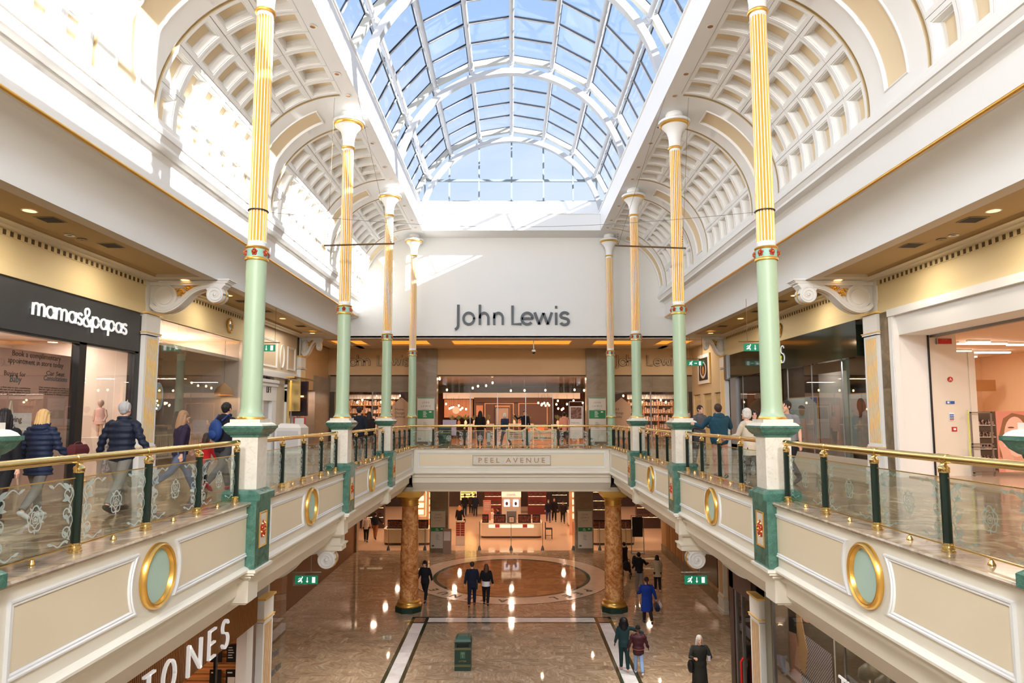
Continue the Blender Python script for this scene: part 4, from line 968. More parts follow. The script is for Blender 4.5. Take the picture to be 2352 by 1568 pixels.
def girder():
    m_ = MB()
    for (a, c) in zip(ANGP, ANGP[1:]):
        P4 = [SP(a,4.56), SP(c,4.56), SP(c,4.76), SP(a,4.76)]
        m_.add([(v[0],-.09,v[2]) for v in P4]+[(v[0],.09,v[2]) for v in P4], [(0,1,2,3),(7,6,5,4),(0,4,5,1),(1,5,6,2),(2,6,7,3),(3,7,4,0)])
    return m_
SKW = mat('skylight_white_steel', lin(186,188,192), .4); GASK = mat('black_gasket', lin(26,32,44), .5); GIRD = mat('girder_cream_steel', lin(186,184,174), .45)
sk0 = None
for i, y in enumerate([-12.8+6.0*k for k in range(7)]):
    yb = y+.0
    if sk0 is None:
        sk0 = empty('window_1'); g, wb, gk, pu = skybay()
        g.build('glass_pane', GLSKY, sk0, fix=False); wb.build('glazing_bar', SKW, sk0, fix=False); gk.build('gasket', GASK, sk0, fix=False); pu.build('purlin_tube', SKW, sk0, smooth=50)
        arch().build('arch_rib', SKW, sk0, smooth=50); girder().build('ring_girder', GIRD, sk0); o = sk0
    else: o = copy_tree(sk0)
    o.location = (0, -12.8+6.0*i, 0); tag(o, kind='structure'); o.name = f'window_{i+1}'
# last arch and gable window
YG = 29.3
e_ = empty('window_8', (0, 29.2, 0), kind='structure'); arch().build('arch_rib', SKW, e_, smooth=50); girder().build('ring_girder', GIRD, e_)
gw = empty('window_9', (0,0,0), kind='structure')
pts = [SP(a, 4.78) for a in ANGP]; poly = [(p[0],p[2]) for p in pts]
poly = [(-4.55,18.2)]+poly+[(4.55,18.2)]
MB().add([(p[0], YG, p[1]) for p in poly], [tuple(range(len(poly)))]).build('gable_pane', GLSKY, gw, fix=False)
fm = MB()
def topz(x):
    for (p, q) in zip(poly, poly[1:]):
        if min(p[0],q[0]) <= x <= max(p[0],q[0]) and abs(p[0]-q[0]) > 1e-6: return p[1]+(q[1]-p[1])*(x-p[0])/(q[0]-p[0])
    return 18.3
for x in (-4.0,-2.87,-1.50,0,1.47,2.83,3.92): fm.box(x-.035, x+.035, YG-.03, YG+.06, 18.2, topz(x)-.05)
fm.box(-4.3, 4.3, YG-.035, YG+.06, 19.17, 19.27); fm.box(-4.6, 4.6, YG-.03, YG+.06, 18.18, 18.26)
fm.build('gable_mullion', mat('grey_mullion', lin(120,130,136), .4), gw)
# ------------------------------------------------------------------ lettering
def arc(cx, cy, rx, ry, a0, a1, n=14): return [(cx+rx*math.cos(math.radians(a0+(a1-a0)*k/n)), cy+ry*math.sin(math.radians(a0+(a1-a0)*k/n))) for k in range(n+1)]
S_ = lambda h, w: arc(w*.5, h*.74, w*.44, h*.25, 20, 235, 12)[:-1] + arc(w*.5, h*.26, w*.46, h*.26, 62, -160, 14)
GL = {
 'J': (.30, [[(.0,1.62),(.0,-.05)]+arc(-.34,-.02,.34,.36,-5,-75,6)]), 'L': (.86, [[(0,1.55),(0,.06),(.72,.06)]]),
 'o': (1.12, [arc(.5,.5,.46,.46,0,360,28)]), 'h': (.98, [[(0,0),(0,1.62)], [(0,.5)]+arc(.37,.55,.37,.40,170,0,10)+[(.74,0)]]),
 'n': (.98, [[(0,0),(0,.98)], [(0,.5)]+arc(.37,.55,.37,.40,170,0,10)+[(.74,0)]]),
 'e': (1.08, [[(.06,.5),(.90,.5)]+arc(.5,.5,.44,.46,5,318,22)]), 'w': (1.48, [[(0,1),(.33,.03)],[(.33,.03),(.66,.95)],[(.66,.95),(.99,.03)],[(.99,.03),(1.3,1)]]),
 'i': (.34, [[(0,0),(0,.98)], [(-.09,1.42),(.09,1.42)]]), 's': (.78, [S_(1.0,.62)]),
 'm': (1.50, [[(0,0),(0,1)], [(0,.5)]+arc(.32,.62,.32,.36,170,0,10)+[(.64,0)], [(.64,.5)]+arc(.96,.62,.32,.36,170,0,10)+[(1.28,0)]]),
 'a': (1.18, [arc(.48,.5,.44,.46,0,360,26), [(.93,0),(.93,1)]]), 'p': (1.16, [arc(.48,.5,.44,.46,0,360,26), [(.03,-.5),(.03,1)]]),
 '&': (1.30, [[(1.08,-.02),(.72,.40),(.30,.92),(.24,1.15)]+arc(.52,1.18,.27,.28,180,-20,10)+[(.70,.92),(.40,.72),(.12,.5)]+arc(.5,.30,.42,.34,150,330,14)+[(1.0,.42),(1.06,.62)]]),
 'T': (.86, [[(0,1.5),(.8,1.5)],[(.4,1.5),(.4,0)]]), 'O': (1.15, [arc(.5,.75,.48,.72,0,360,30)]), 'N': (1.08, [[(0,0),(0,1.5)],[(0,1.5),(.85,0)],[(.85,0),(.85,1.5)]]),
 'E': (.80, [[(0,0),(0,1.5)],[(0,1.46),(.66,1.46)],[(0,.78),(.58,.78)],[(0,.04),(.66,.04)]]), 'S': (.86, [S_(1.5,.74)]),
 'M': (1.2, [[(0,0),(.12,1.5)],[(.12,1.5),(.5,.2)],[(.5,.2),(.9,1.5)],[(.9,1.5),(1.02,0)]]), ' ': (.5, [])}
def glyph(ch, w, d, closed_o=True):
    m_ = MB()
    for path in GL[ch][1]:
        n = len(path); vs = []
        for i, p in enumerate(path):
            a = Vector(path[max(i-1,0)]); c = Vector(path[min(i+1,n-1)])
            if i == 0 and (Vector(path[0])-Vector(path[-1])).length < 1e-4: a = Vector(path[-2])
            if i == n-1 and (Vector(path[0])-Vector(path[-1])).length < 1e-4: c = Vector(path[1])
            t = (c-a).normalized(); nn = Vector((-t.y, t.x))*w/2
            vs += [(p[0]+nn.x, -d, p[1]+nn.y), (p[0]-nn.x, -d, p[1]-nn.y), (p[0]+nn.x, 0, p[1]+nn.y), (p[0]-nn.x, 0, p[1]-nn.y)]
        fs = []
        for i in range(n-1):
            a, b = 4*i, 4*i+4; fs += [(a,a+1,b+1,b), (a+2,b+2,b+3,a+3), (a,b,b+2,a+2), (a+1,a+3,b+3,b+1)]
        fs += [(0,2,3,1), (4*n-4,4*n-3,4*n-1,4*n-2)]
        m_.add(vs, fs)
    return m_
def word(txt, xh, w, d, track=1., outline=None):
    """list of (glyph mesh builder, x offset) scaled so that x-height = xh"""
    res = []; x = 0
    for ch in txt:
        if GL[ch][1]:
            g = glyph(ch, w/xh, d/xh); g.xf(Matrix.Translation((x*xh,0,0)) @ Matrix.Scale(xh,4)); res.append(g)
        x += GL[ch][0]*track
    return res, x*xh
def text_mb(txt, size, d=.004, align='LEFT', maxw=None, bold=False):
    cu = bpy.data.curves.new('tmp', 'FONT'); cu.body = txt; cu.size = size; cu.extrude = d/2; cu.align_x = align; cu.resolution_u = 2
    if bold: cu.offset = size*.022
    o = bpy.data.objects.new('tmp', cu); COL.objects.link(o); dg = bpy.context.evaluated_depsgraph_get(); dg.update()
    me = bpy.data.meshes.new_from_object(o.evaluated_get(dg)); m_ = MB()
    m_.add([(v.co.x, -v.co.z, v.co.y) for v in me.vertices], [tuple(p.vertices) for p in me.polygons])
    bpy.data.objects.remove(o); bpy.data.curves.remove(cu); bpy.data.meshes.remove(me)
    if maxw and m_.v:
        x0 = min(v[0] for v in m_.v); x1 = max(v[0] for v in m_.v); k = maxw/max(1e-6, x1-x0); c = {'LEFT':x0,'CENTER':(x0+x1)/2,'RIGHT':x1}[align]
        m_.v = [(c+(v[0]-c)*k, v[1], v[2]) for v in m_.v]
    return m_
ROT = {'f': 0., 'l': PI/2, 'r': -PI/2}     # facing the camera / left shopfront / right shopfront
def PM(loc, face): return Matrix.Translation(loc) @ Matrix.Rotation(ROT[face], 4, 'Z')

# the big sign
sg = empty('store_sign', (-2.43,29.72,12.54), label='big slate grey two word store name on the white end wall', cat='sign')
for ch, px_, kx_ in (('J',1051.7,1),('o',1077.2,1),('h',1101.6,1),('n',1134.8,1),('L',1177.2,1),('e',1211.2,1),('w',1228.5,1.05),('i',1278.,1),('s',1297.5,1.12)):
    g = glyph(ch, .118/.575, .07/.575); xo = -{'o':.5,'e':.5,'s':.31}.get(ch, 0)*.575*kx_
    g.xf(Matrix.Translation(((px_-1175)*.01985+2.43+xo, 0, .02)) @ Matrix.Diagonal((.575*kx_*(.92 if ch in 'ohn' else 1),.575,.575,1)).to_4x4()).build('letter', GREYL, sg, smooth=30)
# dot of the i is a disc; build Lewis separately to fit the measured span

for k, (side, x0) in enumerate((('left', -8.72), ('right', 5.62))):
    t = empty('store_sign', (x0,34.6,11.06), label=f'outlined bronze store name letters on the beige header, {side} of the entrance', cat='sign', group='outlined store signs')
    for wd, xo in (('John',0),('Lewis',1.62)):
        for g in word(wd, .36, .10, .04, 1.04)[0]: g.xf(Matrix.Translation((xo,0,0))).build('letter', OUTL, t, smooth=30)
        for g in word(wd, .36, .055, .045, 1.04)[0]: g.xf(Matrix.Translation((xo,-.004,0))).build('letter_face', mat('sign_letter_face', lin(196,170,132), .5) if 'sign_letter_face' not in MATS else MATS['sign_letter_face'], t, smooth=30)
# PEEL AVENUE plaque
t = empty('name_plaque', (0,28.44,6.505), label='pale PEEL AVENUE plaque in the middle of the far balcony face', cat='sign')
MB().box(-1.66,1.66,-.02,.02,-.19,.19).build('plaque_board', CREAMM, t)
fr = MB()
for a in ((-1.68,1.68,.185,.21),(-1.68,1.68,-.21,-.185)): fr.box(a[0],a[1],-.04,.0,a[2],a[3])
for a in ((-1.68,-1.655),(1.655,1.68)): fr.box(a[0],a[1],-.04,0,-.21,.21)
fr.build('plaque_frame', mat('plaque_frame_metal', lin(176,160,140), .4, metal=.3), t)
text_mb('P E E L   A V E N U E', .30, .02, 'CENTER', 2.85).xf(Matrix.Translation((0,-.03,-.105))).build('plaque_lettering', mat('bronze_letter', lin(170,132,86), .4, metal=.4), t, fix=False)
# floor lettering round the ring, read from the store side (upside down for us)
fl = MB(); INK = mat('bronze_floor_letter', lin(40,24,16), .5)
def ringtext(txt, a0, a1):
    n = len(txt)
    for i, ch in enumerate(txt):
        if ch == ' ': continue
        a = a0+(a1-a0)*i/(n-1); g = text_mb(ch, .66, .002, 'CENTER', None, True)
        # local x -> tangential, local z(up) -> towards the centre (away from the camera); rotated so it reads from the far side
        th = math.radians(a); r = (RI+RO)/2
        ctr = Vector((r*math.sin(th), RC - r*math.cos(th), .010))
        inward = Vector((-math.sin(th), math.cos(th), 0)); out = -inward; right = Vector((-math.cos(th), -math.sin(th), 0))
        M = Matrix(((right.x, 0, out.x, ctr.x), (right.y, 0, out.y, ctr.y), (0, -1, 0, ctr.z), (0,0,0,1)))
        g.xf(M @ Matrix.Translation((0,0,-.22))); fl.join(g)
ringtext('PEEL', 52, 25); ringtext('AVENUE', -5, -54)
fl.build('floor_lettering', INK, ring, fix=False)
# ------------------------------------------------------------------ pilasters and consoles
def make_pilaster(z0, z1, gold=GOLDP):
    """against the plane x=0 facing +x; z0..z1"""
    t = empty('pilaster'); w = .36
    h = z1-z0
    m_ = MB(); m_.box(-.1, .10, -w-.04, w+.04, 0, .55); m_.box(-.1,.14,-w-.07,w+.07,.0,.14); m_.box(-.1,.13,-w-.02,w+.02,.55,.60); m_.box(-.1,.12,-w,w,.60,.68); m_.box(-.1,.10,-w,w,.68,.75)
    m_.box(-.1, .08, -.335, .335, .75, h-.62); m_.box(-.1,.115,-w,w,h-.60,h-.55); m_.box(-.1,.09,-.335,.335,h-.55,h-.06); m_.box(-.1,.12,-w-.0,w+.0,h-.62+.02,h-.6)
    m_.build('pilaster_shaft', WHITE, t)
    f = MB(); n = 8
    for k in range(n):
        y = -.26+.52*(k+.5)/n; f.box(.08,.086,y-.015,y+.015,.80,h-.68)
    f.build('gold_fluting', gold, t)
    g = MB(); g.box(-.1,.13,-w-.02,w+.02,h-.55,h-.525); g.box(-.1,.14,-w-.03,w+.03,h-.05,h); g.box(-.1,.12,-w-.02,w+.02,.68,.70); g.build('gold_band', GOLDP, t)
    return t
def scroll_outline():
    """S console in (x,z): x=0 at the wall, x grows to the tip at 2.05; z=0 at the ceiling; returns ribbon centreline with half widths"""
    pts = []
    # small volute at the tip, centre (1.80,-.44)
    for k in range(40):
        t = k/39; a = math.radians(90+ -0) ; ang = math.radians(-270+630*t) ; r = .045+.155*t
        pts.append((1.80+r*math.cos(ang)*-1, -.42+r*math.sin(ang), .018+.030*t))
    return pts
def make_console():
    """wall at x=0, tip towards +x (mirrored by scale), centred on y=0, z=0 at the ceiling"""
    t = empty('console_bracket'); D = .17
    b = MB(); b.box(-.05,2.12,-.20,.20,-.03,0); b.box(-.05,2.16,-.235,.235,-.0,.035) ; b.box(-.05,2.09,-.185,.185,-.07,-.03); b.box(-.05,2.02,-.165,.165,-.13,-.07)
    b.build('top_moulding', WHITE, t)
    w = MB(); n = 28
    def rib(cl, hw, d0, d1):
        vs = []; N = len(cl)
        for i, p in enumerate(cl):
            a = Vector(cl[max(i-1,0)]); c = Vector(cl[min(i+1,N-1)]); tt = (c-a).normalized(); nn = Vector((-tt.y,tt.x))*hw[i]
            vs += [(p[0]+nn.x,d0,p[1]+nn.y),(p[0]-nn.x,d0,p[1]-nn.y),(p[0]+nn.x,d1,p[1]+nn.y),(p[0]-nn.x,d1,p[1]-nn.y)]
        fs = []
        for i in range(N-1):
            a, c = 4*i, 4*i+4; fs += [(a,a+1,c+1,c),(a+2,c+2,c+3,a+3),(a,c,c+2,a+2),(a+1,a+3,c+3,c+1)]
        fs += [(0,2,3,1),(4*N-4,4*N-3,4*N-1,4*N-2)]
        w.add(vs, fs)
    # S curve band: from volute top, sweeping down to the belly under the big disc and up the wall
    S = [(1.62,-.155),(1.45,-.17),(1.28,-.22),(1.12,-.31),(.98,-.44),(.86,-.56),(.74,-.66),(.60,-.74),(.45,-.785),(.30,-.78),(.17,-.73),(.08,-.64)]
    # smooth it
    SS = []
    for i in range(len(S)-1):
        p0, p1, p2, p3 = S[max(i-1,0)], S[i], S[i+1], S[min(i+2,len(S)-1)]
        for k in range(4):
            u = k/4; f = lambda a,b,c,d: .5*((2*b)+(-a+c)*u+(2*a-5*b+4*c-d)*u*u+(-a+3*b-3*c+d)*u**3)
            SS.append((f(p0[0],p1[0],p2[0],p3[0]), f(p0[1],p1[1],p2[1],p3[1])))
    SS.append(S[-1]); N = len(SS)
    rib(SS, [.055+.02*math.sin(PI*i/(N-1)) for i in range(N)], -D, D)
    rib(SS, [.028]*N, -D-.02, D+.02)
    # volutes on both cheeks, with a solid core
    core = MB(); 
    def disc(cx, cz, r, d, mb, seg=28, steps=((1,0),(1,.0),)):
        for sg in (-1,1):
            for (ra, da), (rb, db) in zip(steps, steps[1:]):
                A = [(cx+r*ra*math.cos(2*PI*k/seg), sg*(d+da), cz+r*ra*math.sin(2*PI*k/seg)) for k in range(seg)]
                B = [(cx+r*rb*math.cos(2*PI*k/seg), sg*(d+db), cz+r*rb*math.sin(2*PI*k/seg)) for k in range(seg)]
                for k in range(seg): mb.add([A[k],A[(k+1)%seg],B[(k+1)%seg],B[k]], [(0,1,2,3)])
            mb.add([(cx+r*steps[-1][0]*math.cos(2*PI*k/seg), sg*(d+steps[-1][1]), cz+r*steps[-1][0]*math.sin(2*PI*k/seg)) for k in range(seg)], [tuple(range(seg))])
        A = [(cx+r*math.cos(2*PI*k/seg), -d, cz+r*math.sin(2*PI*k/seg)) for k in range(seg)]; B = [(a[0], d, a[2]) for a in A]
        for k in range(seg): mb.add([A[k],A[(k+1)%seg],B[(k+1)%seg],B[k]], [(0,1,2,3)])
    disc(1.76, -.37, .225, D, core, steps=((1,0),(.97,.015),(.88,.02),(.86,.0),(.7,-.005)))
    disc(.43, -.43, .33, D-.02, core, steps=((1,0),(.97,.03),(.86,.04),(.83,.01),(.66,.0),(.63,.03),(.3,.05)))
    for sg in (-1,1):
        sp = [(1.76+(.20-.165*k/34)*math.cos(math.radians(90+ -k*20)), sg*(D+.012), -.37+(.20-.165*k/34)*math.sin(math.radians(90+ -k*20))) for k in range(35)]
        core.tube(sp, [.020-.010*k/34 for k in range(35)], 6)
        core.ball((1.76, sg*(D+.01), -.37), .045, 10)
    # neck above the tip volute and side cheek plate
    core.poly([(1.53,-.13),(2.0,-.13),(1.93,-.22),(1.985,-.37),(1.76,-.45),(1.53,-.25)], 'y', -D, D)
    core.poly([(.0,-.10),(1.50,-.10),(1.45,-.17),(1.12,-.31),(.86,-.56),(.6,-.74),(.3,-.78),(.0,-.7)], 'y', -D+.06, D-.06)
    core.box(-.05,.03,-.3,.3,-.85,-.0)
    w.join(core); w.build('scroll', WHITE, t, smooth=35)
    g = MB(); random.seed(3)
    for sg in (-1,1):
        for k in range(60):
            u = random.random(); v = random.random()
            x = .62+u*.75; zt = -.14; zb = -.16-.55*(1-u)**1.1
            z = zt+(zb-zt)*v
            if (x-.43)**2+(z+.43)**2 < .34**2: continue
            g.ball((x, sg*(D-.055), z), .03+.025*random.random(), 6, sc=(1.2,.9,.8))
        for k in range(7):
            a = 20+k*18; sp = [(.80+.28*q/8*math.cos(math.radians(a+q*9)), sg*(D-.03), -.30+.22*q/8*math.sin(math.radians(-a-q*9+60))) for q in range(9)]
            g.tube(sp, [.022-.002*q for q in range(9)], 6)
    for k in range(2): pass
    g.tube([(p[0]-.0, 0, p[1]-.062-.02*math.sin(PI*i/(N-1))) for i, p in enumerate(SS)], .014, 6)
    g.tube([(1.76+.232*math.cos(math.radians(a)), 0, -.37+.232*math.sin(math.radians(a))) for a in range(60,-140,-12)], .014, 6)
    g.build('gilded_foliage', GOLD, t, smooth=60)
    return t
pil0 = make_pilaster(UF, 11.12); con0 = make_console(); k = 0
for s in (-1, 1):
    side = 'left' if s < 0 else 'right'
    for y, nm in ((17.2,'nearest'), (29.75 if s < 0 else 29.45,'farther')):
        p = pil0 if k == 0 else copy_tree(pil0); c = con0 if k == 0 else copy_tree(con0); k += 1
        p.location = (s*9.6, y, UF); p.scale = (-s,1,1)
        tag(p, f'{nm} white pilaster with gold flutes on the {side}-hand upper shopfronts', 'pilaster', 'upper pilasters')
        c.location = (s*9.6, y, 11.97); c.scale = (-s,1,1)
        if nm == 'farther': c.scale = (-s*.45,1,1)
        tag(c, f'{nm} white scroll bracket with gilt leaves under the {side}-hand upper ceiling', 'bracket', 'scroll brackets')
    # lower ones
    c = copy_tree(con0); c.location = (s*(XL+.03), 17.2, 5.12); c.scale = (-s,1,1); tag(c, f'white scroll bracket under the {side}-hand balcony beside the hanging exit sign', 'bracket', 'scroll brackets')
    bx = MB(); bx.box(s*4.36, s*4.75, 16.99, 17.41, 4.98, 5.6); bx.box(s*4.32, s*6.3, 16.97, 17.43, 4.99, 5.12); bx.box(s*4.28,s*6.3,16.94,17.46,5.12,5.16)
    tag(bx.build('bracket_block', FASW), kind='structure')
    p = make_pilaster(0, 3.72, mat('ochre_paint', lin(206,160,96), .5) if s < 0 else MATS['ochre_paint']); p.location = (s*XL, 17.65, 0); p.scale = (-s,1,1)
    tag(p, f'white pilaster with ochre flutes on the {side}-hand ground floor shopfront', 'pilaster', 'lower pilasters')
    if s > 0:
        p = copy_tree(p); p.location = (9.14, 29.0, 0); tag(p, 'farther ground floor pilaster beyond the dark restaurant front', 'pilaster', 'lower pilasters')
        p.scale = (-1,1,1)

# ------------------------------------------------------------------ hanging signs and fittings
def exit_sign(loc, rz, label, arrow='down', frame=True, wire=.9, sc=1.):
    t = empty('exit_sign', loc, rz, label, 'exit sign', 'hanging exit signs')
    MB().box(-.315*sc,.315*sc,-.015,.015,-.115*sc,.115*sc).build('sign_face', SIGNG, t)
    i_ = MB()
    def pl(pts): i_.poly([(x*sc,z*sc) for x,z in pts], 'y', -.018, -.0155)
    pl([(.16,-.08),(.25,-.08),(.25,.08),(.16,.08)])
    pl([(.015,.075),(.035,.075),(.035,-.03),(.06,-.03),(.025,-.085),(-.01,-.03),(.015,-.03)]) if arrow == 'down' else pl([(-.03,.01),(-.03,-.01),(.05,-.01),(.05,-.03),(.09,0),(.05,.03),(.05,.01)])
    n = 8; pl([(-.115+.02*math.cos(2*PI*q/n), .075+.02*math.sin(2*PI*q/n)) for q in range(n)])
    pl([(-.20,.055),(-.13,.055),(-.115,.045),(-.14,-.01),(-.11,-.04),(-.125,-.085),(-.145,-.085),(-.135,-.045),(-.17,-.03),(-.24,-.045),(-.24,-.06),(-.18,-.055),(-.165,-.0),(-.15,.035),(-.195,.04),(-.22,.01),(-.235,.015)])
    i_.build('pictogram', SIGNW, t)
    if frame:
        f = MB(); f.box(-.40*sc,.40*sc,-.004,.004,-.17*sc,.19*sc); f.build('clear_plate', GLB, t)
        g = MB(); g.box(-.41*sc,.41*sc,-.02,.02,.19*sc,.215*sc); g.tube([(-.3*sc,0,.2*sc),(-.3*sc,0,.2*sc+wire)], .006, 6); g.tube([(.12*sc,0,.2*sc),(.12*sc,0,.2*sc+wire)], .006, 6); g.build('hanging_bar', STEEL, t)
    else:
        g = MB(); g.box(-.46*sc,.46*sc,-.02,.02,.16*sc,.19*sc); g.tube([(-.2*sc,0,.18*sc),(-.2*sc,0,.18*sc+wire)], .006, 6); g.tube([(.3*sc,0,.18*sc),(.3*sc,0,.18*sc+wire)], .006, 6); g.build('hanging_bar', mat('sign_bar_bronze', lin(120,86,50), .4, metal=.4) if 'sign_bar_bronze' not in MATS else MATS['sign_bar_bronze'], t)
    return t
exit_sign((-5.81,19.0,3.78), 0, 'green exit sign hanging below the left balcony by the scroll bracket', wire=1.1)
exit_sign((5.22,19.0,3.78), 0, 'green exit sign hanging below the right balcony by the scroll bracket', wire=1.1)
exit_sign((-8.1,21.4,10.63), 0, 'green exit sign hanging from the upper left gallery ceiling, half hidden by a column', frame=False, wire=1.15)
exit_sign((7.32,19.6,10.46), 0, 'green exit sign hanging from the upper right gallery ceiling by the nearest column', frame=False, wire=1.3)
exit_sign((8.25,29.3,10.76), 0, 'small green exit sign with sideways arrow near the framed picture', 'side', False, 1.0, 1.1)
exit_sign((-7.1,38.5,4.15), 0, 'green exit sign under the ground floor ceiling left of the marble column', wire=.7)
exit_sign((7.1,38.5,4.15), 0, 'green exit sign under the ground floor ceiling right of the marble column', wire=.7)
for s in (-1, 1):   # banner bars hung across the void
    side = 'left' if s < 0 else 'right'
    x0, x1 = (-4.68,-2.93) if s < 0 else (2.58,4.35)
    z0, z1 = (12.64,12.69) if s < 0 else (12.64,12.57); Y_ = 16.
    t = empty('banner_bar', (0,0,0), 0, f'thin dark bronze bar hung on wires across the columns at upper {side}', 'bar', 'hanging banner bars')
    MB().tube([(x0,Y_,z0),(x1,Y_,z1)], .022, 8).build('rod', mat('bar_bronze', lin(112,92,68), .4, metal=.6) if s < 0 else MATS['bar_bronze'], t)
    wr = MB(); wr.tube([(x0+.08,Y_,z0),(s*4.6 if s < 0 else 3.99,Y_+.3,16.64)], .004, 4); wr.tube([(x1-.08,Y_,z1),(-3.99 if s < 0 else 4.6,Y_+.3,16.64)], .004, 4)
    for xx, zz in ((x0+.08,z0),(x1-.08,z1)):
        for q in range(5): wr.ball((xx,Y_,zz+.05+q*.06), .012, 6)
    wr.build('suspension_wire', MATS['bar_bronze'], t)
# wire strung between the columns
wr = MB(); wr.tube([(4.3-8.6*q/24, 11.2+6*(1-q/24)*0+ (0), 12.05+.0-1.0*math.sin(PI*q/24)*0) for q in range(2)], .001, 4) if False else None
t = MB(); 
t.tube([(-4.44+8.88*q/20, 11.2+6.*abs(1-q/10)*0, 11.98-.28*math.sin(PI*q/20)) for q in range(21)], .0035, 4)
tag(t.build('catenary_wire', mat('steel_wire', lin(120,118,114), .4, metal=.5)), 'thin wire slung across the void between the two nearest columns', 'wire')
for s in (-1,1):
    r = MB(); r.tube([(s*XC+.165*math.cos(2*PI*k/20), 11.2+.165*math.sin(2*PI*k/20), 11.98) for k in range(20)], .013, 6, closed=True)
    tag(r.build('wire_collar', BLACK), f'dark wire collar round the fluted shaft of the nearest {"left" if s<0 else "right"} column', 'strap')

# gallery ceiling fittings
gv = None; n_ = 0
for s in (-1, 1):
    side = 'left' if s < 0 else 'right'
    for q, (y, tp) in enumerate(((11.37,'lamp'),(11.9,'vent'),(13.75,'vent'),(12.95,'eye'),(16.95,'lamp'),(13.25,'disc'),(19.6,'lamp'),(20.6,'vent'),(22.6,'vent'),(24.3,'lamp'),(28.0,'lamp'),(26.4,'vent'))):
        x = s*8.6 ; o_ = {'first':0}
        dist = ['nearest','second nearest','third nearest','fourth nearest','fifth nearest']
        if tp == 'vent':
            t = empty('air_vent', (x,y,12.045), 0, f'dark slatted air vent in the {side} gallery ceiling, {dist[[11.9,13.75,20.6,22.6,26.4].index(y)]} to the photo edge', 'vent', 'ceiling vents')
            m_ = MB(); m_.box(-.19,.19,-.19,.19,-.006,0); m_.build('vent_frame', mat('vent_grey', lin(150,132,104), .6) if 'vent_grey' not in MATS else MATS['vent_grey'], t)
            m_ = MB(); [m_.box(-.16,.16,-.15+.032*i,-.13+.032*i,-.012,-.006) for i in range(10)]; m_.build('slats', mat('vent_dark', lin(60,54,48), .6) if 'vent_dark' not in MATS else MATS['vent_dark'], t)
        elif tp == 'lamp':
            zz = 11.965 if y in (16.95, 28.0) else 12.045
            t = empty('ceiling_downlight', (x,y,zz), 0, f'round amber downlight, {side} gallery ceiling, {["closest to the photo edge","just before the scroll bracket","beyond the scroll bracket","far along near the end wall","last one by the far pilaster"][[11.37,16.95,19.6,24.3,28.0].index(y)]}', 'downlight', 'amber gallery downlights')
            MB().lathe([(.13,0),(.13,-.008),(.105,-.006)], seg=24, caps=False).build('lamp_rim', WHITE, t)
            MB().lathe([(.105,-.006),(.10,-.004),(0,-.004)], seg=24, caps=False).build('lens', WARMD, t)
        else:
            t = empty('smoke_detector' if tp == 'disc' else 'unlit_downlight', (x+s*(.35 if tp=='eye' else .3),y,12.045), 0, f'{"small grey disc detector" if tp=="disc" else "unlit recessed downlight"} in the {side} gallery ceiling between the vents', 'detector' if tp == 'disc' else 'downlight')
            MB().lathe([(.09,0),(.10,-.012),(.07,-.015),(.05,-.004 if tp == 'eye' else -.02),(0,-.004 if tp=='eye' else -.02)], seg=20, caps=False).build('rim', MATS['vent_grey'] if tp == 'disc' else WHITE, t, smooth=40)
            MB().lathe([(.05,-.005),(.0,-.005)] if tp == 'eye' else [(.02,-.021),(0,-.024)], seg=12, caps=False).build('lens', MATS['vent_dark'], t)

# ------------------------------------------------------------------ upper left: baby shop
def frontpanel(name, mats_, mb, kind='structure'): o = mb.build(name, mats_); tag(o, kind=kind); return o
xs = -9.6
CH = DARKSIGN
sh = MB()
sh.box(xs-.12, xs-.02, 8.0, 16.75, 10.05, 11.08, 0)
for y0, y1, z0, z1 in ((16.64,16.9,UF,11.0),(14.5,14.74,UF,10.05),(10.0,10.2,UF,10.05)): sh.box(xs-.22, xs-.04, y0, y1, z0, z1, 1)
sh.box(xs-.22,xs-.04,8,16.8,10.0,10.06,1)
frontpanel('shopfront', [CH, BLACK], sh)
mg = MB(); [mg.box(xs-.11,xs-.1, a, b_, UF+.02, 10.0) for a, b_ in ((8,10.0),(10.2,14.5),(14.74,15.94),(15.96,16.64))]
frontpanel('window_11', GLSH, mg)
mg = MB(); mg.box(xs-.06,xs-.05, 17.75, 20.4, UF+.05, 11.06); mg.box(xs-.06,xs-.05, 20.42, 23.1, UF+.05, 11.06)
frontpanel('window_12', GLSH, mg)
# interior of the two window displays
PINKW = mat('blush_display_wall', lin(214,172,156), .7); PALEW = mat('pale_display_wall', lin(226,212,198), .7); SHOPFL = mat('shop_wood_floor', lin(190,150,120), .4)
it = MB()
it.box(-13,-9.72,8,17.0,UF,UF+.02,2); it.box(-13.1,-13,8,23.3,UF,11.2,1); it.box(-13,-9.72,16.9,17.1,UF,11.2,1); it.box(-13,-9.7,7.9,8,UF,11.2,1)
it.box(-13,-9.72,8,23.3,10.35,10.45,0) ; it.box(-13,-9.6,23.15,23.3,UF,11.2,1); it.box(-13,-9.65,17.1,23.2,11.06,11.2,0); it.box(-13,-9.72,17.1,23.2,UF,UF+.04,2)
frontpanel('wall_shop_interior', [mat('shop_ceiling', lin(236,222,208), .7), PALEW, SHOPFL], it)
pn = empty('window_poster', (0,0,0), 0, 'blush pink window panel offering a complimentary appointment in store', 'poster')
MB().box(-10.08,-10.05,8.2,15.15,UF+.02,9.75).build('panel_board', mat('blush_board', lin(206,160,146), .6), pn)
tx = MB(); INKT = mat('brown_print', lin(60,44,40), .6); INKB = mat('teal_print', lin(52,96,112), .6)
X_ = -10.045
def lt(mb, s_, y, z, sz, w=None, al='CENTER'): mb.join(text_mb(s_, sz, .003, al, w), PM((X_,y,z), 'l'))
kx = 10.05/9.6
def ly(y): return y*kx      # same line of sight, on the panel behind the glass
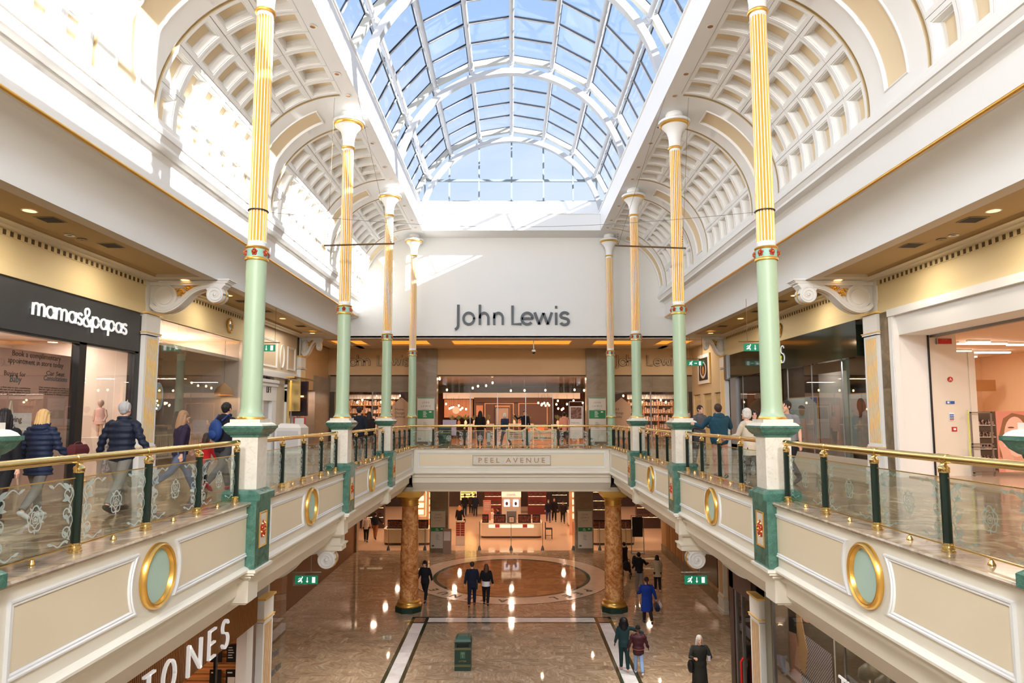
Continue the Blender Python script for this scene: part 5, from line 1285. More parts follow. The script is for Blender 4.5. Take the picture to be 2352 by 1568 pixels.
def lz(z): return 8.4+(z-8.4)*kx
lt(tx,'Book a complimentary',ly(13.17),lz(9.56),.16,1.42); lt(tx,'appointment in store today',ly(13.17),lz(9.42),.16,1.62)
lt(tx,'Buying for',ly(12.6),lz(9.17),.14,.58); lt(tx,'Car Seat',ly(13.72),lz(9.24),.14,.58)
for i_, s_ in enumerate(('In a free one to one consultation','with one of our shopping experts','figure out exactly what you need','from birth and beyond')): lt(tx,s_,ly(12.62),lz(8.93-.045*i_),.05,.85 if i_<3 else .6)
for i_, s_ in enumerate(('Our trained advisers can help you','find the right car seat for your family','and make sure you are confident','when it comes to fitting it safely')): lt(tx,s_,ly(13.72),lz(8.97-.045*i_),.05,.95)
tx.build('printed_text', INKT, pn, fix=False)
tb = MB(); lt(tb,'Baby',ly(12.62),lz(9.05),.2,.30); lt(tb,'Consultations',ly(13.72),lz(9.13),.16,.74)
tb.v = [(v[0],v[1]+(v[2]-9.1)*.15,v[2]) for v in tb.v]; tb.build('script_text', INKB, pn, fix=False)
ez = empty('easel_sign', (-9.86,12.95,UF), 0, 'white easel board reading Buying for Baby in the pink window', 'sign')
MB().box(-.02,.02,-.5,.5,.62,1.56).build('board', mat('easel_white', lin(236,232,228), .5), ez)
m_ = MB(); m_.tube([(-.04,0,1.8),(-.05,-.36,0)],.02,6); m_.tube([(-.04,0,1.8),(-.05,.36,0)],.02,6); m_.tube([(-.05,0,1.75),(-.14,0,0)],.02,6); m_.box(-.03,.06,-.36,.36,.58,.62); m_.build('easel_leg', mat('pale_wood', lin(222,200,170), .5), ez)
q_ = MB(); q_.join(text_mb('Buying', .17, .003, 'CENTER'), Matrix.Translation((.025,0,1.38)) @ Matrix.Rotation(PI/2,4,'Z')); q_.join(text_mb('for', .09, .003, 'CENTER'), Matrix.Translation((.025,0,1.29)) @ Matrix.Rotation(PI/2,4,'Z')); q_.build('board_text', INKT, ez, fix=False)
q_ = MB(); q_.join(text_mb('Baby', .34, .003, 'CENTER', .7), Matrix.Translation((.025,0,1.06)) @ Matrix.Rotation(PI/2,4,'Z')); q_.build('script_text', INKB, ez, fix=False)
# sign lettering
t = empty('shop_sign', (xs-.0,12.94,10.42), PI/2, 'white rounded lettering with an ampersand on the charcoal shop fascia', 'sign')
wd, W_ = word('mamas', .25, .045, .03, 1.0); ww, W2 = word('papas', .25, .045, .03, 1.0); am, W3 = word('&', .27, .042, .03)
sx_ = 3.22/(W_+W2+W3*.86)
for lst, off in ((wd,0),(am,W_-.02),(ww,W_+W3*.9)):
    for g in lst: g.xf(Matrix.Scale(sx_,4,(1,0,0)) @ Matrix.Translation((off,0,0))).build('letter', WHITEL, t, smooth=30)
# mannequin child on plinth, blankets
def mannequin(loc, h, label, cloth, rz=0):
    t = empty('mannequin', loc, rz, label, 'mannequin')
    b_ = MB(); k = h/1.0
    b_.ball((0,0,.9*k),.085*k,12,sc=(.9,1,1.15)); b_.tube([(0,0,.82*k),(0,0,.76*k)],.03*k,8); b_.tube([(-.05*k,0,.42*k),(-.055*k,.02,.02)],[.05*k,.03*k],8); b_.tube([(.05*k,0,.42*k),(.06*k,-.02,.02)],[.05*k,.03*k],8)
    b_.tube([(-.13*k,0,.72*k),(-.17*k,0,.55*k),(-.14*k,-.06,.42*k)],[.035*k,.03*k,.022*k],8); b_.tube([(.13*k,0,.72*k),(.17*k,0,.55*k),(.14*k,-.06,.42*k)],[.035*k,.03*k,.022*k],8)
    b_.build('figure', mat('mannequin_body_'+str(len(MATS)), lin(210,180,160), .5), t, smooth=50)
    c_ = MB(); c_.lathe([(.04*k,.78*k),(.10*k,.76*k),(.13*k,.70*k),(.12*k,.58*k),(.14*k,.45*k),(.17*k,.34*k)], seg=14); c_.xf(Matrix.Scale(.7,4,(0,1,0))); c_.build('clothes', cloth, t, smooth=50)
    return t
pl = MB(); pl.box(-.34,.34,-.45,.45,0,.95); tag(pl.build('display_plinth', PALEW, loc=(-10.4,16.45,UF+.02)), 'pale display plinth draped with a blanket in the white window bay', 'plinth')
bl = MB()
n = 14
for i_ in range(n):
    for j_ in range(8):
        f_ = lambda i,j: (-10.02+.02*math.sin(i*1.7+j*.5), 16.15+.045*i, UF+.98-.11*j-.02*math.sin(i*.9))
        bl.add([f_(i_,j_),f_(i_+1,j_),f_(i_+1,j_+1),f_(i_,j_+1)],[(0,1,2,3)])
o_ = bl.build('blanket', mat('star_blanket', lin(176,160,160), .8, var=(14,lin(236,226,226),.08)), smooth=60); tag(o_, 'grey star patterned baby blanket hanging over the plinth', 'blanket')
mannequin((-10.35,16.5,UF+.97), .95, 'small doll like child figure in a pale hat on the plinth', mat('doll_cloth', lin(222,178,168), .8))
# crib corner behind window 12
cp_ = empty('wall_picture', (-11.6,20.6,UF), 0, 'tall nursery photograph with striped canopy behind the shop window', 'picture')
MB().box(-.03,.0,-.98,1.05,1.55,3.4).build('picture_board', mat('nursery_print', lin(176,140,120), .6, var=(3,lin(120,92,80),.1)), cp_)
m_ = MB(); [m_.poly([(-.9+.2*i,3.38),(-.78+.2*i,3.38),(-.35+.22*i,2.45),(-.5+.22*i,2.45)],'x',.0,.006) for i in range(8)]; m_.build('striped_canopy', mat('canopy_stripe', lin(150,88,70), .7), cp_)
def crib(loc, label):
    t = empty('crib', loc, PI/2, label, 'crib', 'baby cribs'); m_ = MB(); m_.box(-.62,.62,-.34,.34,.32,.42); m_.build('mattress', WHITE, t)
    m_ = MB()
    for y in (-.36,.36): m_.box(-.66,.66,y-.015,y+.015,.88,.93); m_.box(-.66,.66,y-.015,y+.015,.22,.27); [m_.box(x*.1-.01,x*.1+.01,y-.008,y+.008,.27,.88) for x in range(-6,7)]
    m_.build('slatted_side', MATS['pale_wood'], t)
    for x in (-.66,.66):
        m_ = MB(); m_.box(x-.02,x+.02,-.38,.38,.22,.98) if False else [m_.box(x-.012,x+.012,y*.09-.01,y*.09+.01,.27,.9) for y in range(-3,4)]; m_.box(x-.02,x+.02,-.37,.37,.9,.97); m_.box(x-.02,x+.02,-.38,-.33,0,.95); m_.box(x-.02,x+.02,.33,.38,0,.95); m_.build('end_frame', MATS['pale_wood'], t)
    return t
crib((-10.5,19.2,UF+.04), 'pale slatted wooden crib in the shop window left of the pilaster column'); crib((-10.8,21.4,UF+.04), 'second slatted crib deeper in the shop window nearer the tall column')
t = empty('oval_sign', (-9.72,17.98,8.93), PI/2, 'oval pale blue hanging sign with a yellow drawing in the shop window', 'sign')
n=28; m_ = MB(); m_.poly([(.26*math.cos(2*PI*q/n),.39*math.sin(2*PI*q/n)) for q in range(n)],'y',-.01,.01); m_.build('sign_plate', mat('pale_blue_plate', lin(190,214,226), .5), t)
m_ = MB(); m_.poly([(.05+.12*math.cos(2*PI*q/n),.02+.26*math.sin(2*PI*q/n)) for q in range(n)],'y',-.014,-.011); m_.build('sign_drawing', mat('drawing_yellow', lin(226,190,110), .5), t); MB().tube([(0,0,.39),(0,0,2.1)],.003,4).build('sign_wire', BLACK, t)
t = empty('pendant_lamp', (-10.0,23.0-.3,9.12), 0, 'woven rattan pendant lamp in the shop window beside the tall column', 'pendant lamp')
MB().lathe([(.30,0),(.29,.12),(.22,.26),(.09,.36),(.05,.42)], seg=20, caps=False).build('lamp_shade', mat('rattan', lin(214,164,112), .6), t, smooth=50); MB().ball((0,0,.12),.07,10).build('bulb', WARM, t); MB().tube([(0,0,.4),(0,0,1.9)],.006,6).build('cord', BLACK, t)
t = empty('number_plaque', (-9.57,21.98,11.45), PI/2, 'gilt wreath plaque with the number 102 above the shop window', 'plaque')
m_ = MB(); n=20
for q in range(n): a=2*PI*q/n; m_.ball((.17*math.cos(a),-.02,.22*math.sin(a)), .045, 6)
m_.build('wreath', GOLD, t, smooth=60); m_ = MB(); m_.poly([(.14*math.cos(2*PI*q/n),.18*math.sin(2*PI*q/n)) for q in range(n)],'y',-.02,0); m_.build('plaque_disc', CREAMM, t)
text_mb('102', .17, .01, 'CENTER').xf(Matrix.Translation((0,-.025,-.06))).build('number', BLACK, t, fix=False)
nq = empty('number_plaque', (9.57,23.15,11.45), -PI/2, 'gilt wreath plaque on the right frieze, mostly behind the nearest right column', 'plaque')
for c_ in ALLKIDS(t):
    if 'number' not in c_.name: d_ = c_.copy(); COL.objects.link(d_); d_.parent = nq
for y in (12.7,15.0,15.8,16.3):
    t = empty('spotlight', (-10.3,y,10.34), 0, f'small round spotlight in the baby shop ceiling, {["left of the black mullion","right of the mullion","above the draped plinth","closest to the pilaster"][[12.7,15.0,15.8,16.3].index(y)]}', 'spotlight', 'baby shop spotlights')
    MB().lathe([(.06,-.002),(.0,-.002)], seg=14, caps=False).build('lens', COOLP, t); MB().lathe([(.075,0),(.075,-.01),(.06,-.004)], seg=14, caps=False).build('rim', WHITE, t)

# lift lobby wall, left far
lw = MB()
lw.box(-9.75,-9.6,23.3,23.9,UF,11.97,1)
lw.box(-9.9,-9.7,23.9,29.4,9.98,11.97,0)
frontpanel('wall_lift_lobby', [mat('lobby_panel_paint', lin(226,206,176), .6), CREAM], lw)
fr = MB(); PL = lambda u, v, d: (-9.7+d, u, v)
for ou in ([(24.2,10.35),(26.85,10.35),(26.85,11.5),(24.2,11.5)], [(28.1,10.38),(29.1,10.38),(29.1,11.4),(28.1,11.4)]): frame_mesh(fr, ou, PL, w=.09, d=.05)
n=28; ov=[(27.45+.26*math.cos(2*PI*q/n),10.9+.5*math.sin(2*PI*q/n)) for q in range(n)]; frame_mesh(fr, ov, PL, w=.07, d=.05)
fr.box(-9.7,-9.62,23.9,29.4,10.18,10.24); fr.box(-9.7,-9.58,23.9,29.4,9.98,10.18)
frontpanel('trim_1', WHITE, fr)
def doorframe(y0, y1, yd0, yd1, ztop, name):
    m_ = MB(); x=-9.7
    m_.box(x-.1,x+.08,y0,yd0,UF,ztop); m_.box(x-.1,x+.08,yd1,y1,UF,ztop); m_.box(x-.1,x+.09,y0,y1,9.0,ztop); m_.box(x-.1,x+.16,y0-.08,y1+.08,ztop,ztop+.12); m_.box(x-.02,x+.13,y0-.04,y1+.04,ztop-.14,ztop-.06)
    o = m_.build(name, WHITE); tag(o, kind='structure')
    MB().box(x-.12,x-.06,yd0,yd1,UF,9.0).build('lift_door', mat('lift_door_grey', lin(206,204,206), .35) if 'lift_door_grey' not in MATS else MATS['lift_door_grey'], o)
doorframe(25.0,26.75,25.4,26.3,9.72,'door_1'); doorframe(28.0,29.35,28.35,29.1,9.62,'door_2')
b_ = MB(); b_.box(-9.9,-9.72,23.9,25,UF,9.98); b_.box(-9.9,-9.72,26.75,28.0,UF,9.98); frontpanel('wall_lift_lobby', CREAM, b_)
tag(text_mb('LIFT', .34, .02, 'CENTER', .5).xf(PM((-9.6,25.85,9.32),'l')).build('lift_lettering', BLACK, fix=False), 'dark LIFT lettering over the white lift surround', 'sign')
t = empty('blade_sign', (-9.4,28.3,0), 0, 'tall brass and dark directory sign by the lifts under a brass arm', 'sign')
MB().box(.0,.10,-.9,-.78,UF,9.95).box(.12,.18,.25,.32,UF,8.4).build('brass_post', BRASS, t); MB().box(-.02,.35,-1.1,1.9,9.98,10.05).build('brass_arm', BRASS, t)
MB().box(.02,.6,-.30,-.26,8.42,9.86).box(.0,.64,-.26,-.1,8.40,9.88).build('sign_box', mat('smoked_sign', lin(52,40,44), .15), t)
MB().box(.0,.5,-.78,-.70,8.6,9.9).build('brass_fin', BRASS, t)
MB().box(.05,.5,-.32,-.30,9.2,9.27).build('lit_edge', WARMD, t)
MB().box(.1,.62,-.35,-.30,7.62,8.35).build('notice_frame', mat('notice_red', lin(190,60,60), .5), t); MB().box(.17,.56,-.36,-.355,7.66,8.31).build('notice_paper', WHITE, t)
c_ = MB(); c_.box(-.6,.45,-.7,.3,0,1.02); c_.add([(-.6,.3,1.02),(.45,.3,1.02),(.45,-.7,1.02),(-.6,-.7,1.02),(-.45,.25,1.2),(.3,.25,1.16),(.3,-.5,1.16),(-.45,-.5,1.2)],[(0,1,5,4),(1,2,6,5),(2,3,7,6),(3,0,4,7),(4,5,6,7)])
o_ = c_.build('scooter_bay', WHITE, loc=(-8.95,27.2,UF)); tag(o_, 'white rounded kiosk unit by the lift sign', 'kiosk')
MB().box(-.5,.35,-.72,-.705,.1,.9).build('kiosk_panel', mat('kiosk_grey', lin(214,216,220), .4), o_)
pk = MB(); pk.box(-10.6,-10.55,30.5,34.7,UF,9.66); frontpanel('wall_pink_unit', mat('pink_lit_wall', lin(240,168,146), .6), pk)
tag(text_mb('NOW OPEN', .17, .01, 'CENTER', .6).xf(PM((-10.53,32.9,8.82),'l')).build('red_lettering', mat('red_print', lin(196,50,36), .5), fix=False), 'small red lettering on the pink lit wall beside the store', 'sign')
b_ = MB(); b_.box(-9.75,-9.6,29.9,30.5,UF,11.97,0); b_.box(-10.5,-9.75,30.3,34.8,9.66,11.97,0); b_.box(-10.6,-9.65,32.1,34.8,UF,10.38,1); b_.box(-13,-9.65,29.9,34.8,11.97,12.1,0)
frontpanel('wall_left_far', [BEIGE, STONE], b_)

# ------------------------------------------------------------------ upper right shopfronts
xs = 9.6
m_ = MB(); m_.box(xs-.04,xs+.2,18.0,28.75,10.05,11.06,0); m_.box(xs-.12,xs+.1,28.75,29.1,10.0,11.1,1)
m_.box(xs+.0,xs+.16,28.0,28.7,UF,10.05,2)
for y in (19.17,21.1,22.95,25.2,27.4): m_.box(xs+.1,xs+.13,y-.02,y+.02,UF+.3,10.05,2)
m_.box(xs+.0,xs+.2,17.7,28.7,UF,7.2,3)
frontpanel('shopfront', [DGREEN, STEEL, mat('grey_frame', lin(150,152,156), .4, metal=.3), mat('stone_sill', lin(190,178,160), .4)], m_)
m_ = MB(); m_.box(xs+.105,xs+.115,17.7,28.0,7.2,10.05); frontpanel('window_13', GLDK, m_)
t = empty('shop_sign', (xs-.045,24.25,10.27), -PI/2, 'thin white lettering with lime ampersand on the dark green fascia', 'sign')
LIME = mat('lime_letter', lin(206,214,60), .4, emit=lin(206,214,60), es=.3)
for ch, off, mm in (('M',0,WHITEL),('&',.80,LIME),('S',1.20,WHITEL)):
    g = glyph(ch, .07, .05); g.xf(Matrix.Translation((off,0,0)) @ Matrix.Scale(.40,4)); g.build('letter', mm, t, smooth=30)
def poster(loc, face, w, h, label, fn, frame=None):
    t = empty('poster', loc, ROT[face], label, 'poster'); MB().box(0,w,-.0,.03,0,h).build('poster_board', frame or WHITE, t); fn(t, w, h); return t
def flat(t, name, pts, m, d=.002): MB().poly(pts, 'y', -d, -.0005).build(name, m, t)
def ell(cx, cz, rx, rz, n=24, a0=0, a1=360): return [(cx+rx*math.cos(math.radians(a0+(a1-a0)*q/n)), cz+rz*math.sin(math.radians(a0+(a1-a0)*q/n))) for q in range(n)]
SKIN = mat('skin_print', lin(214,158,132), .5); SKIND = mat('skin_dark_print', lin(120,80,62), .5); HAIRB = mat('blonde_print', lin(206,160,108), .6); HAIRD = mat('dark_hair_print', lin(52,40,36), .6)
PAPER = mat('sky_paper', lin(206,222,228), .5); PINKP = mat('pink_paper', lin(216,140,120), .5); LINEN = mat('linen_print', lin(214,206,200), .7)
def model_back(t, w, h):
    flat(t,'backdrop',[(.03,.03),(w-.03,.03),(w-.03,h-.03),(.03,h-.03)],PAPER)
    flat(t,'suit',[(w*.28,.03),(w*.25,h*.35),(w*.33,h*.62),(w*.52,h*.66),(w*.78,h*.60),(w*.9,h*.3),(w*.86,.03)],LINEN,.004)
    flat(t,'head',ell(w*.5,h*.79,w*.13,h*.095),SKIND,.006); flat(t,'hair',ell(w*.45,h*.80,w*.15,h*.12,24,40,300),HAIRD,.008); flat(t,'braid',[(w*.36,h*.76),(w*.5,h*.72),(w*.48,h*.62),(w*.38,h*.6)],HAIRD,.009)
def model_two(t, w, h):
    flat(t,'backdrop',[(.03,.03),(w-.03,.03),(w-.03,h-.03),(.03,h-.03)],PAPER); flat(t,'corner',[(w*.75,h-.03),(w-.03,h-.03),(w-.03,h*.85)],mat('blue_corner',lin(90,130,200),.5),.004)
    flat(t,'dress',[(w*.3,.03),(w*.35,h*.55),(w*.6,h*.58),(w*.7,.03)],mat('pale_pink_print',lin(224,196,186),.6),.004); flat(t,'head',ell(w*.47,h*.72,w*.1,h*.09),SKIN,.006); flat(t,'hair',ell(w*.46,h*.77,w*.12,h*.07,20,0,180),HAIRD,.008)
WF = mat('gold_poster_frame', lin(214,170,110), .5)
poster((10.0,23.6,7.3), 'r', 2.2, 1.75, 'poster of a person in pale pink behind the nearest right column', model_two, WF)
poster((9.95,19.3,7.3), 'r', 1.45, 1.75, 'poster of a dark haired person in a linen jacket, in the dark shop window', model_back, WF)
it = MB(); it.box(11.4,11.48,17.5,29,UF,11,0); it.box(9.8,11.48,17.4,17.5,UF,11,0); it.box(9.8,11.48,28.8,28.9,UF,11,0); it.box(9.8,11.48,17.4,28.9,10.4,10.5,1); it.box(9.8,11.48,17.5,28.8,UF,UF+.1,2); it.box(11.0,11.1,17.6,20.3,UF,9.8,3); it.box(11.1,11.2,21.6,23.6,UF,9.9,3)
frontpanel('wall_shop_interior', [mat('dark_store_wall', lin(70,58,50), .7), mat('dark_store_ceiling', lin(60,52,46), .7), mat('dark_store_floor', lin(110,92,76), .4), mat('grey_partition', lin(176,180,180), .6)], it)
# white portal shop, nearest right
m_ = MB()
m_.box(xs-.08,xs+.12,8,16.42,10.90,11.08,0)
m_.prof_y([(9.62,10.9),(9.70,10.42),(10.5,10.42)], 8, 16.3, 1, 0); m_.box(9.55,9.7,16.27,16.42,UF,11.0,0)
m_.box(9.6,10.44,16.30,16.42,UF,10.6,0); m_.box(9.56,9.70,16.24,16.3,UF,10.9,0); m_.box(10.43,10.47,16.27,16.40,UF,10.42,2); m_.box(10.47,11.16,16.3,16.42,UF,10.5,1); m_.box(11.16,11.44,16.32,16.42,UF,10.01,1)
m_.box(10.5,10.62,8,16.4,10.36,10.46,3)
m_.box(11.44,11.6,16.3,17.3,UF,10.01,1)
frontpanel('shop_portal', [WHITE, mat('portal_panel', lin(226,216,200), .5), BLACK, STEEL], m_)
m_ = MB(); m_.box(9.58,9.72,16.42,16.84,UF,11.06); frontpanel('wall_stone_strip', STONEX, m_)
def plate(name, x0, x1, z0, z1, m, label, cat, extra=None):
    t = empty(name, (x0,16.29,z0), 0, label, cat); MB().box(0,x1-x0,-.012,.008,0,z1-z0).build('plate', m, t)
    if extra: extra(t, x1-x0, z1-z0)
    return t
REDS = mat('sign_red', lin(190,38,34), .5); BLUES = mat('sign_blue', lin(40,96,176), .5)
def ex1(t,w,h): text_mb('STOP',.06,.002,'CENTER').xf(Matrix.Translation((w/2,-.014,.075))).build('print', mat('dull_pink_print',lin(214,120,110),.5), t, fix=False); MB().box(-.03,0,-.03,.0,-.01,h+.01).build('casing', STEEL, t)
plate('warning_sign',10.68,11.04,10.20,10.33,REDS,'red warning sign high on the beige portal wall','sign',ex1)
def ex2(t,w,h):
    text_mb('A',.10,.002,'CENTER').xf(Matrix.Translation((w/2,-.016,h/2-.035))).build('print', WHITE, t, fix=False)
t = empty('round_sign', (10.95,16.29,9.31), 0, 'small round red sign with a white letter A', 'sign'); MB().poly(ell(0,0,.065,.065,20),'y',-.012,.008).build('plate', REDS, t); text_mb('A',.10,.002,'CENTER').xf(Matrix.Translation((0,-.016,-.035))).build('print', WHITE, t, fix=False)
def ex3(t,w,h): MB().poly(ell(.04,h/2,.028,.028,16),'y',-.015,-.0125).build('symbol', WHITE, t); MB().box(.08,.085,-.015,-.012,0,h).build('divider', WHITE, t)
plate('safety_sign',10.82,11.02,8.70,8.77,BLUES,'small blue safety sign on the beige portal wall','sign',ex3)
def ex4(t,w,h):
    for i_,c_ in enumerate((BLUES,BLUES,BLUES,REDS)): MB().box(.01,w-.01,-.014,-.0125,h*(.68-.2*i_),h*(.82-.2*i_)).build('coloured_band', c_, t)
plate('notice',10.86,10.99,8.28,8.48,WHITE,'small blue and red notice above the fire call point','notice',ex4)
def ex5(t,w,h): MB().box(.03,w-.03,-.02,-.012,.03,h-.03).build('glass_window', WHITE, t)
plate('fire_call_point',10.92,11.04,8.02,8.13,REDS,'red break glass fire call point on the beige portal wall','call point',ex5)
it = MB(); it.box(18,18.1,8,27,UF,11.2,0); it.box(11.6,18,25,25.1,UF,11.2,0); it.box(10.5,18,8,25,10.62,10.7,1); it.box(9.8,18,8,25,UF,UF+.03,2); it.box(10.5,18,7.9,8,UF,11.2,0); it.box(11.5,11.6,17.3,25,UF,10.7,0)
frontpanel('wall_shop_interior', [mat('store_peach_wall', lin(240,206,172), .7), mat('store_ceiling_paint', lin(232,208,186), .7), mat('store_shine_floor', lin(196,170,146), .2)], it)
random.seed(11)
lights_ = [(13.3,13.95,18.9,0),(13.3,14.75,19.3,1),(15.0,16.6,19.6,1),(13.5,14.2,21.5,1),(14.6,15.3,21.6,1),(15.1,16.9,22,1),(14.7,16.9,23.6,1)]
for i_, (a, b2, y, _) in enumerate(lights_):
    o_ = MB().box(a,b2,y,y+.1,10.52,10.56).build('light_tube', COOLP); tag(o_, f'glowing linear ceiling light in the cosmetics shop, {["brightest and nearest","second row","second row right","third row left","third row middle","third row right","farthest"][i_]}', 'ceiling light', 'linear shop lights'); 
    MB().box(a,b2,y,y+.1,10.56,10.62).build('light_housing', WHITE, o_)
sh_ = MB(); sh_.box(13,17.5,23.6,23.8,9.3,9.7); tag(sh_.build('bulkhead_band', mat('bronze_band', lin(184,142,96), .3, metal=.5)), kind='structure')
def cosmetics(loc, label, w=1.2, h=1.5):
    t = empty('display_shelf', loc, 0, label, 'display unit'); m_ = MB(); m_.box(0,w,0,.45,0,h); m_.build('cabinet', mat('shelf_unit_'+str(len(MATS)), lin(90,78,70), .4), t)
    m_ = MB(); [m_.box(.04,w-.04,-.06,.0,.25+.32*q,.27+.32*q) for q in range(4)]; m_.build('shelf', WHITE, t)
    m_ = MB(); [m_.box(.07+.09*p_,.12+.09*p_,-.05,-.01,.27+.32*q,.27+.32*q+.1+.05*random.random()) for q in range(4) for p_ in range(int(w/.09)-1)]; m_.build('products', mat('product_mix', lin(200,170,150), .4, var=(22,lin(50,44,60),.06)) if 'product_mix' not in MATS else MATS['product_mix'], t); tag(ALLKIDS(t)[-1], kind='stuff')
cosmetics((12.0,17.9,UF+.03), 'dark cosmetics shelf unit behind the metal gate in the white portal shop'); cosmetics((13.5,19.5,UF+.03), 'cosmetics shelf unit farther inside the white portal shop', 1.8, 1.6); cosmetics((15.6,18.4,UF+.03), 'cosmetics shelf unit right of the face poster', 1.2,1.5)
t = empty('security_gate', (11.3,16.15,UF), 0, 'tall metal framed security gate beside the face poster', 'gate')
m_ = MB(); 
for x in (0,.5): m_.box(x,x+.03,0,.03,0,1.6)
for z in (.1,.72,.8,1.57): m_.box(0,.53,0,.03,z,z+.03)
m_.box(.03,.5,.01,.015,.15,.45); m_.build('gate_frame', STEEL, t); MB().box(-.06,-.045,0,.02,.3,1.65).build('lime_strip', mat('lime_strip', lin(214,230,90), .5), t)
def face(t, w, h):
    flat(t,'backdrop',[(.0,.0),(w,.0),(w,h),(.0,h)],PINKP); flat(t,'hair',[(w*.05,h*.25),(w*.06,h*.6),(w*.2,h*.88),(w*.45,h*.97),(w*.8,h*.93),(w,h*.7),(w,h*.2),(w*.7,h*.3),(w*.5,h*.1)],mat('dark_blonde_print',lin(146,100,64),.6),.003)
    flat(t,'face',ell(w*.52,h*.58,w*.32,h*.33),mat('face_print',lin(236,190,168),.5),.005); flat(t,'neck',[(w*.35,0),(w*.38,h*.35),(w*.75,h*.32),(w*.98,h*.1),(w,0)],SKIN,.004); flat(t,'hand',[(w*.18,0),(w*.1,h*.3),(w*.02,h*.48),(w*.1,h*.55),(w*.22,h*.48),(w*.36,h*.30),(w*.42,h*.24),(w*.40,0)],mat('hand_print',lin(226,168,144),.5),.007)
    for cx in (.40,.70): flat(t,'eye',ell(w*cx,h*.66,w*.055,h*.018),HAIRD,.007); flat(t,'brow',ell(w*cx,h*.73,w*.09,h*.014),mat('brow_print',lin(120,78,56),.5) if 'brow_print' not in MATS else MATS['brow_print'],.007)
    flat(t,'nose',[(w*.55,h*.66),(w*.60,h*.5),(w*.53,h*.485)],mat('nose_print',lin(196,134,110),.5),.007); flat(t,'mouth',ell(w*.53,h*.40,w*.10,h*.025),mat('lip_print',lin(190,84,84),.5),.007)
    text_mb('Skincare',.13,.002,'LEFT').xf(Matrix.Translation((w*.16,-.01,h*.42))).build('print', WHITE, t, fix=False)
poster((12.03,16.3,7.02), 'f', .9, 1.5, 'large poster of a blonde face resting on a hand, reading Skincare', face, mat('brown_board', lin(120,90,70), .5))
# far right: three doors, framed picture
m_ = MB(); m_.box(9.6,9.75,29.7,34.8,9.5,11.97,0); m_.box(9.6,9.75,34.5,34.8,UF,9.5,0)
for y in (33.0,31.2): m_.box(9.6,9.75,y-.25,y+.25,UF,9.5,0)
m_.box(9.6,9.75,29.45,30.0,UF,9.5,0); m_.box(9.75,9.8,29.5,34.8,UF,9.6,0)
frontpanel('wall_right_far', [mat('far_wall_paint', lin(222,200,160), .6)], m_)
for i_,(a,b2) in enumerate(((33.25,34.5),(31.45,32.75),(30.0,30.95))):
    o_ = MB().box(9.68,9.72,a,b2,UF,9.45).build(f'door_{i_+3}', mat('olive_cream_door', lin(206,184,132), .5) if 'olive_cream_door' not in MATS else MATS['olive_cream_door']); tag(o_, kind='structure'); m_ = MB(); m_.box(9.66,9.68,a+.25,b2-.3,8.1,9.2); m_.build('door_panel', mat('door_panel_shade', lin(186,164,114), .5) if 'door_panel_shade' not in MATS else MATS['door_panel_shade'], o_)
t = empty('framed_picture', (9.58,32.4,10.72), -PI/2, 'dark framed picture with a pale oval wreath and green lettering', 'picture')
MB().box(-.95,.95,-.05,0,-.72,.72).build('picture_frame', WHITE, t); MB().box(.95,1.02,-.05,.0,-.74,.74).build('gold_edge', GOLDP, t); MB().box(-.72,.72,-.06,-.05,-.55,.55).build('picture_ground', HAIRD, t)
m_ = MB(); 
o2 = ell(0,-.05,.52,.42,30); i2 = ell(0,-.02,.40,.32,30)
for q in range(30): m_.add([(o2[q][0],-.064,o2[q][1]),(o2[(q+1)%30][0],-.064,o2[(q+1)%30][1]),(i2[(q+1)%30][0],-.064,i2[(q+1)%30][1]),(i2[q][0],-.064,i2[q][1])],[(0,1,2,3)])
m_.build('oval_wreath', LINEN, t); MB().poly(ell(0,-.08,.2,.22,16),'y',-.066,-.062).build('centre_figure', WOODS, t); text_mb('FOOD',.30,.004,'CENTER',.7).xf(Matrix.Translation((0,-.07,.22))).build('green_lettering', SIGNG, t, fix=False)

# ------------------------------------------------------------------ ceiling and front of the far store, upper level
CVS = [(-8.83,-7.17),(-6.31,-4.05),(-2.92,2.92),(4.05,6.31),(7.17,8.83)]
m_ = MB(); m_.box(-13,13,29.72,30.94,11.97,12.05); m_.box(-13,13,33.15,34.9,11.97,12.05); xa = -13
for a, c in CVS: m_.box(xa,a,30.94,33.15,11.97,12.05); xa = c
m_.box(xa,13,30.94,33.15,11.97,12.05); frontpanel('ceiling', mat('lobby_ceiling_paint', lin(206,190,168), .7), m_)
m_ = MB()
for a, c in CVS: m_.box(a-.2,c+.2,30.7,33.4,12.35,12.4)
frontpanel('ceiling', WHITE, m_)
for i_, (a, c) in enumerate(CVS):
    m_ = MB(); m_.box(a,c,33.15,33.2,12.05,12.35); m_.box(a-.05,a,30.94,33.15,12.05,12.35); m_.box(c,c+.05,30.94,33.15,12.05,12.35); m_.box(a,c,30.9,30.94,12.05,12.35)
    tag(m_.build('cove_light', COVE), f'amber lit ceiling recess over the store entrance, {["far left","left of centre","long one in the centre","right of centre","far right"][i_]}', 'ceiling light', 'amber ceiling recesses')
t = empty('security_camera', (.88*1.18,30.6,11.97), 0, 'small white dome camera hanging on a rod above the entrance', 'camera'); MB().tube([(0,0,0),(0,0,-.42)],.02,8).build('rod', WHITE, t); MB().ball((0,0,-.52),.10,14,sc=(1,1,.8)).build('dome_body', WHITE, t, smooth=60); MB().ball((0,0,-.58),.085,14).build('dome_lens', DGREEN, t, smooth=60)
YU = 34.77
m_ = MB(); m_.box(-3.98,3.98,YU-.12,YU+.1,10.57,11.97,0)
for s in (-1,1): m_.box(s*5.03,s*9.7,YU-.12,YU+.1,10.57,11.97,0); m_.box(s*9.7,s*13,YU-.12,YU+.1,10.57,11.97,0)
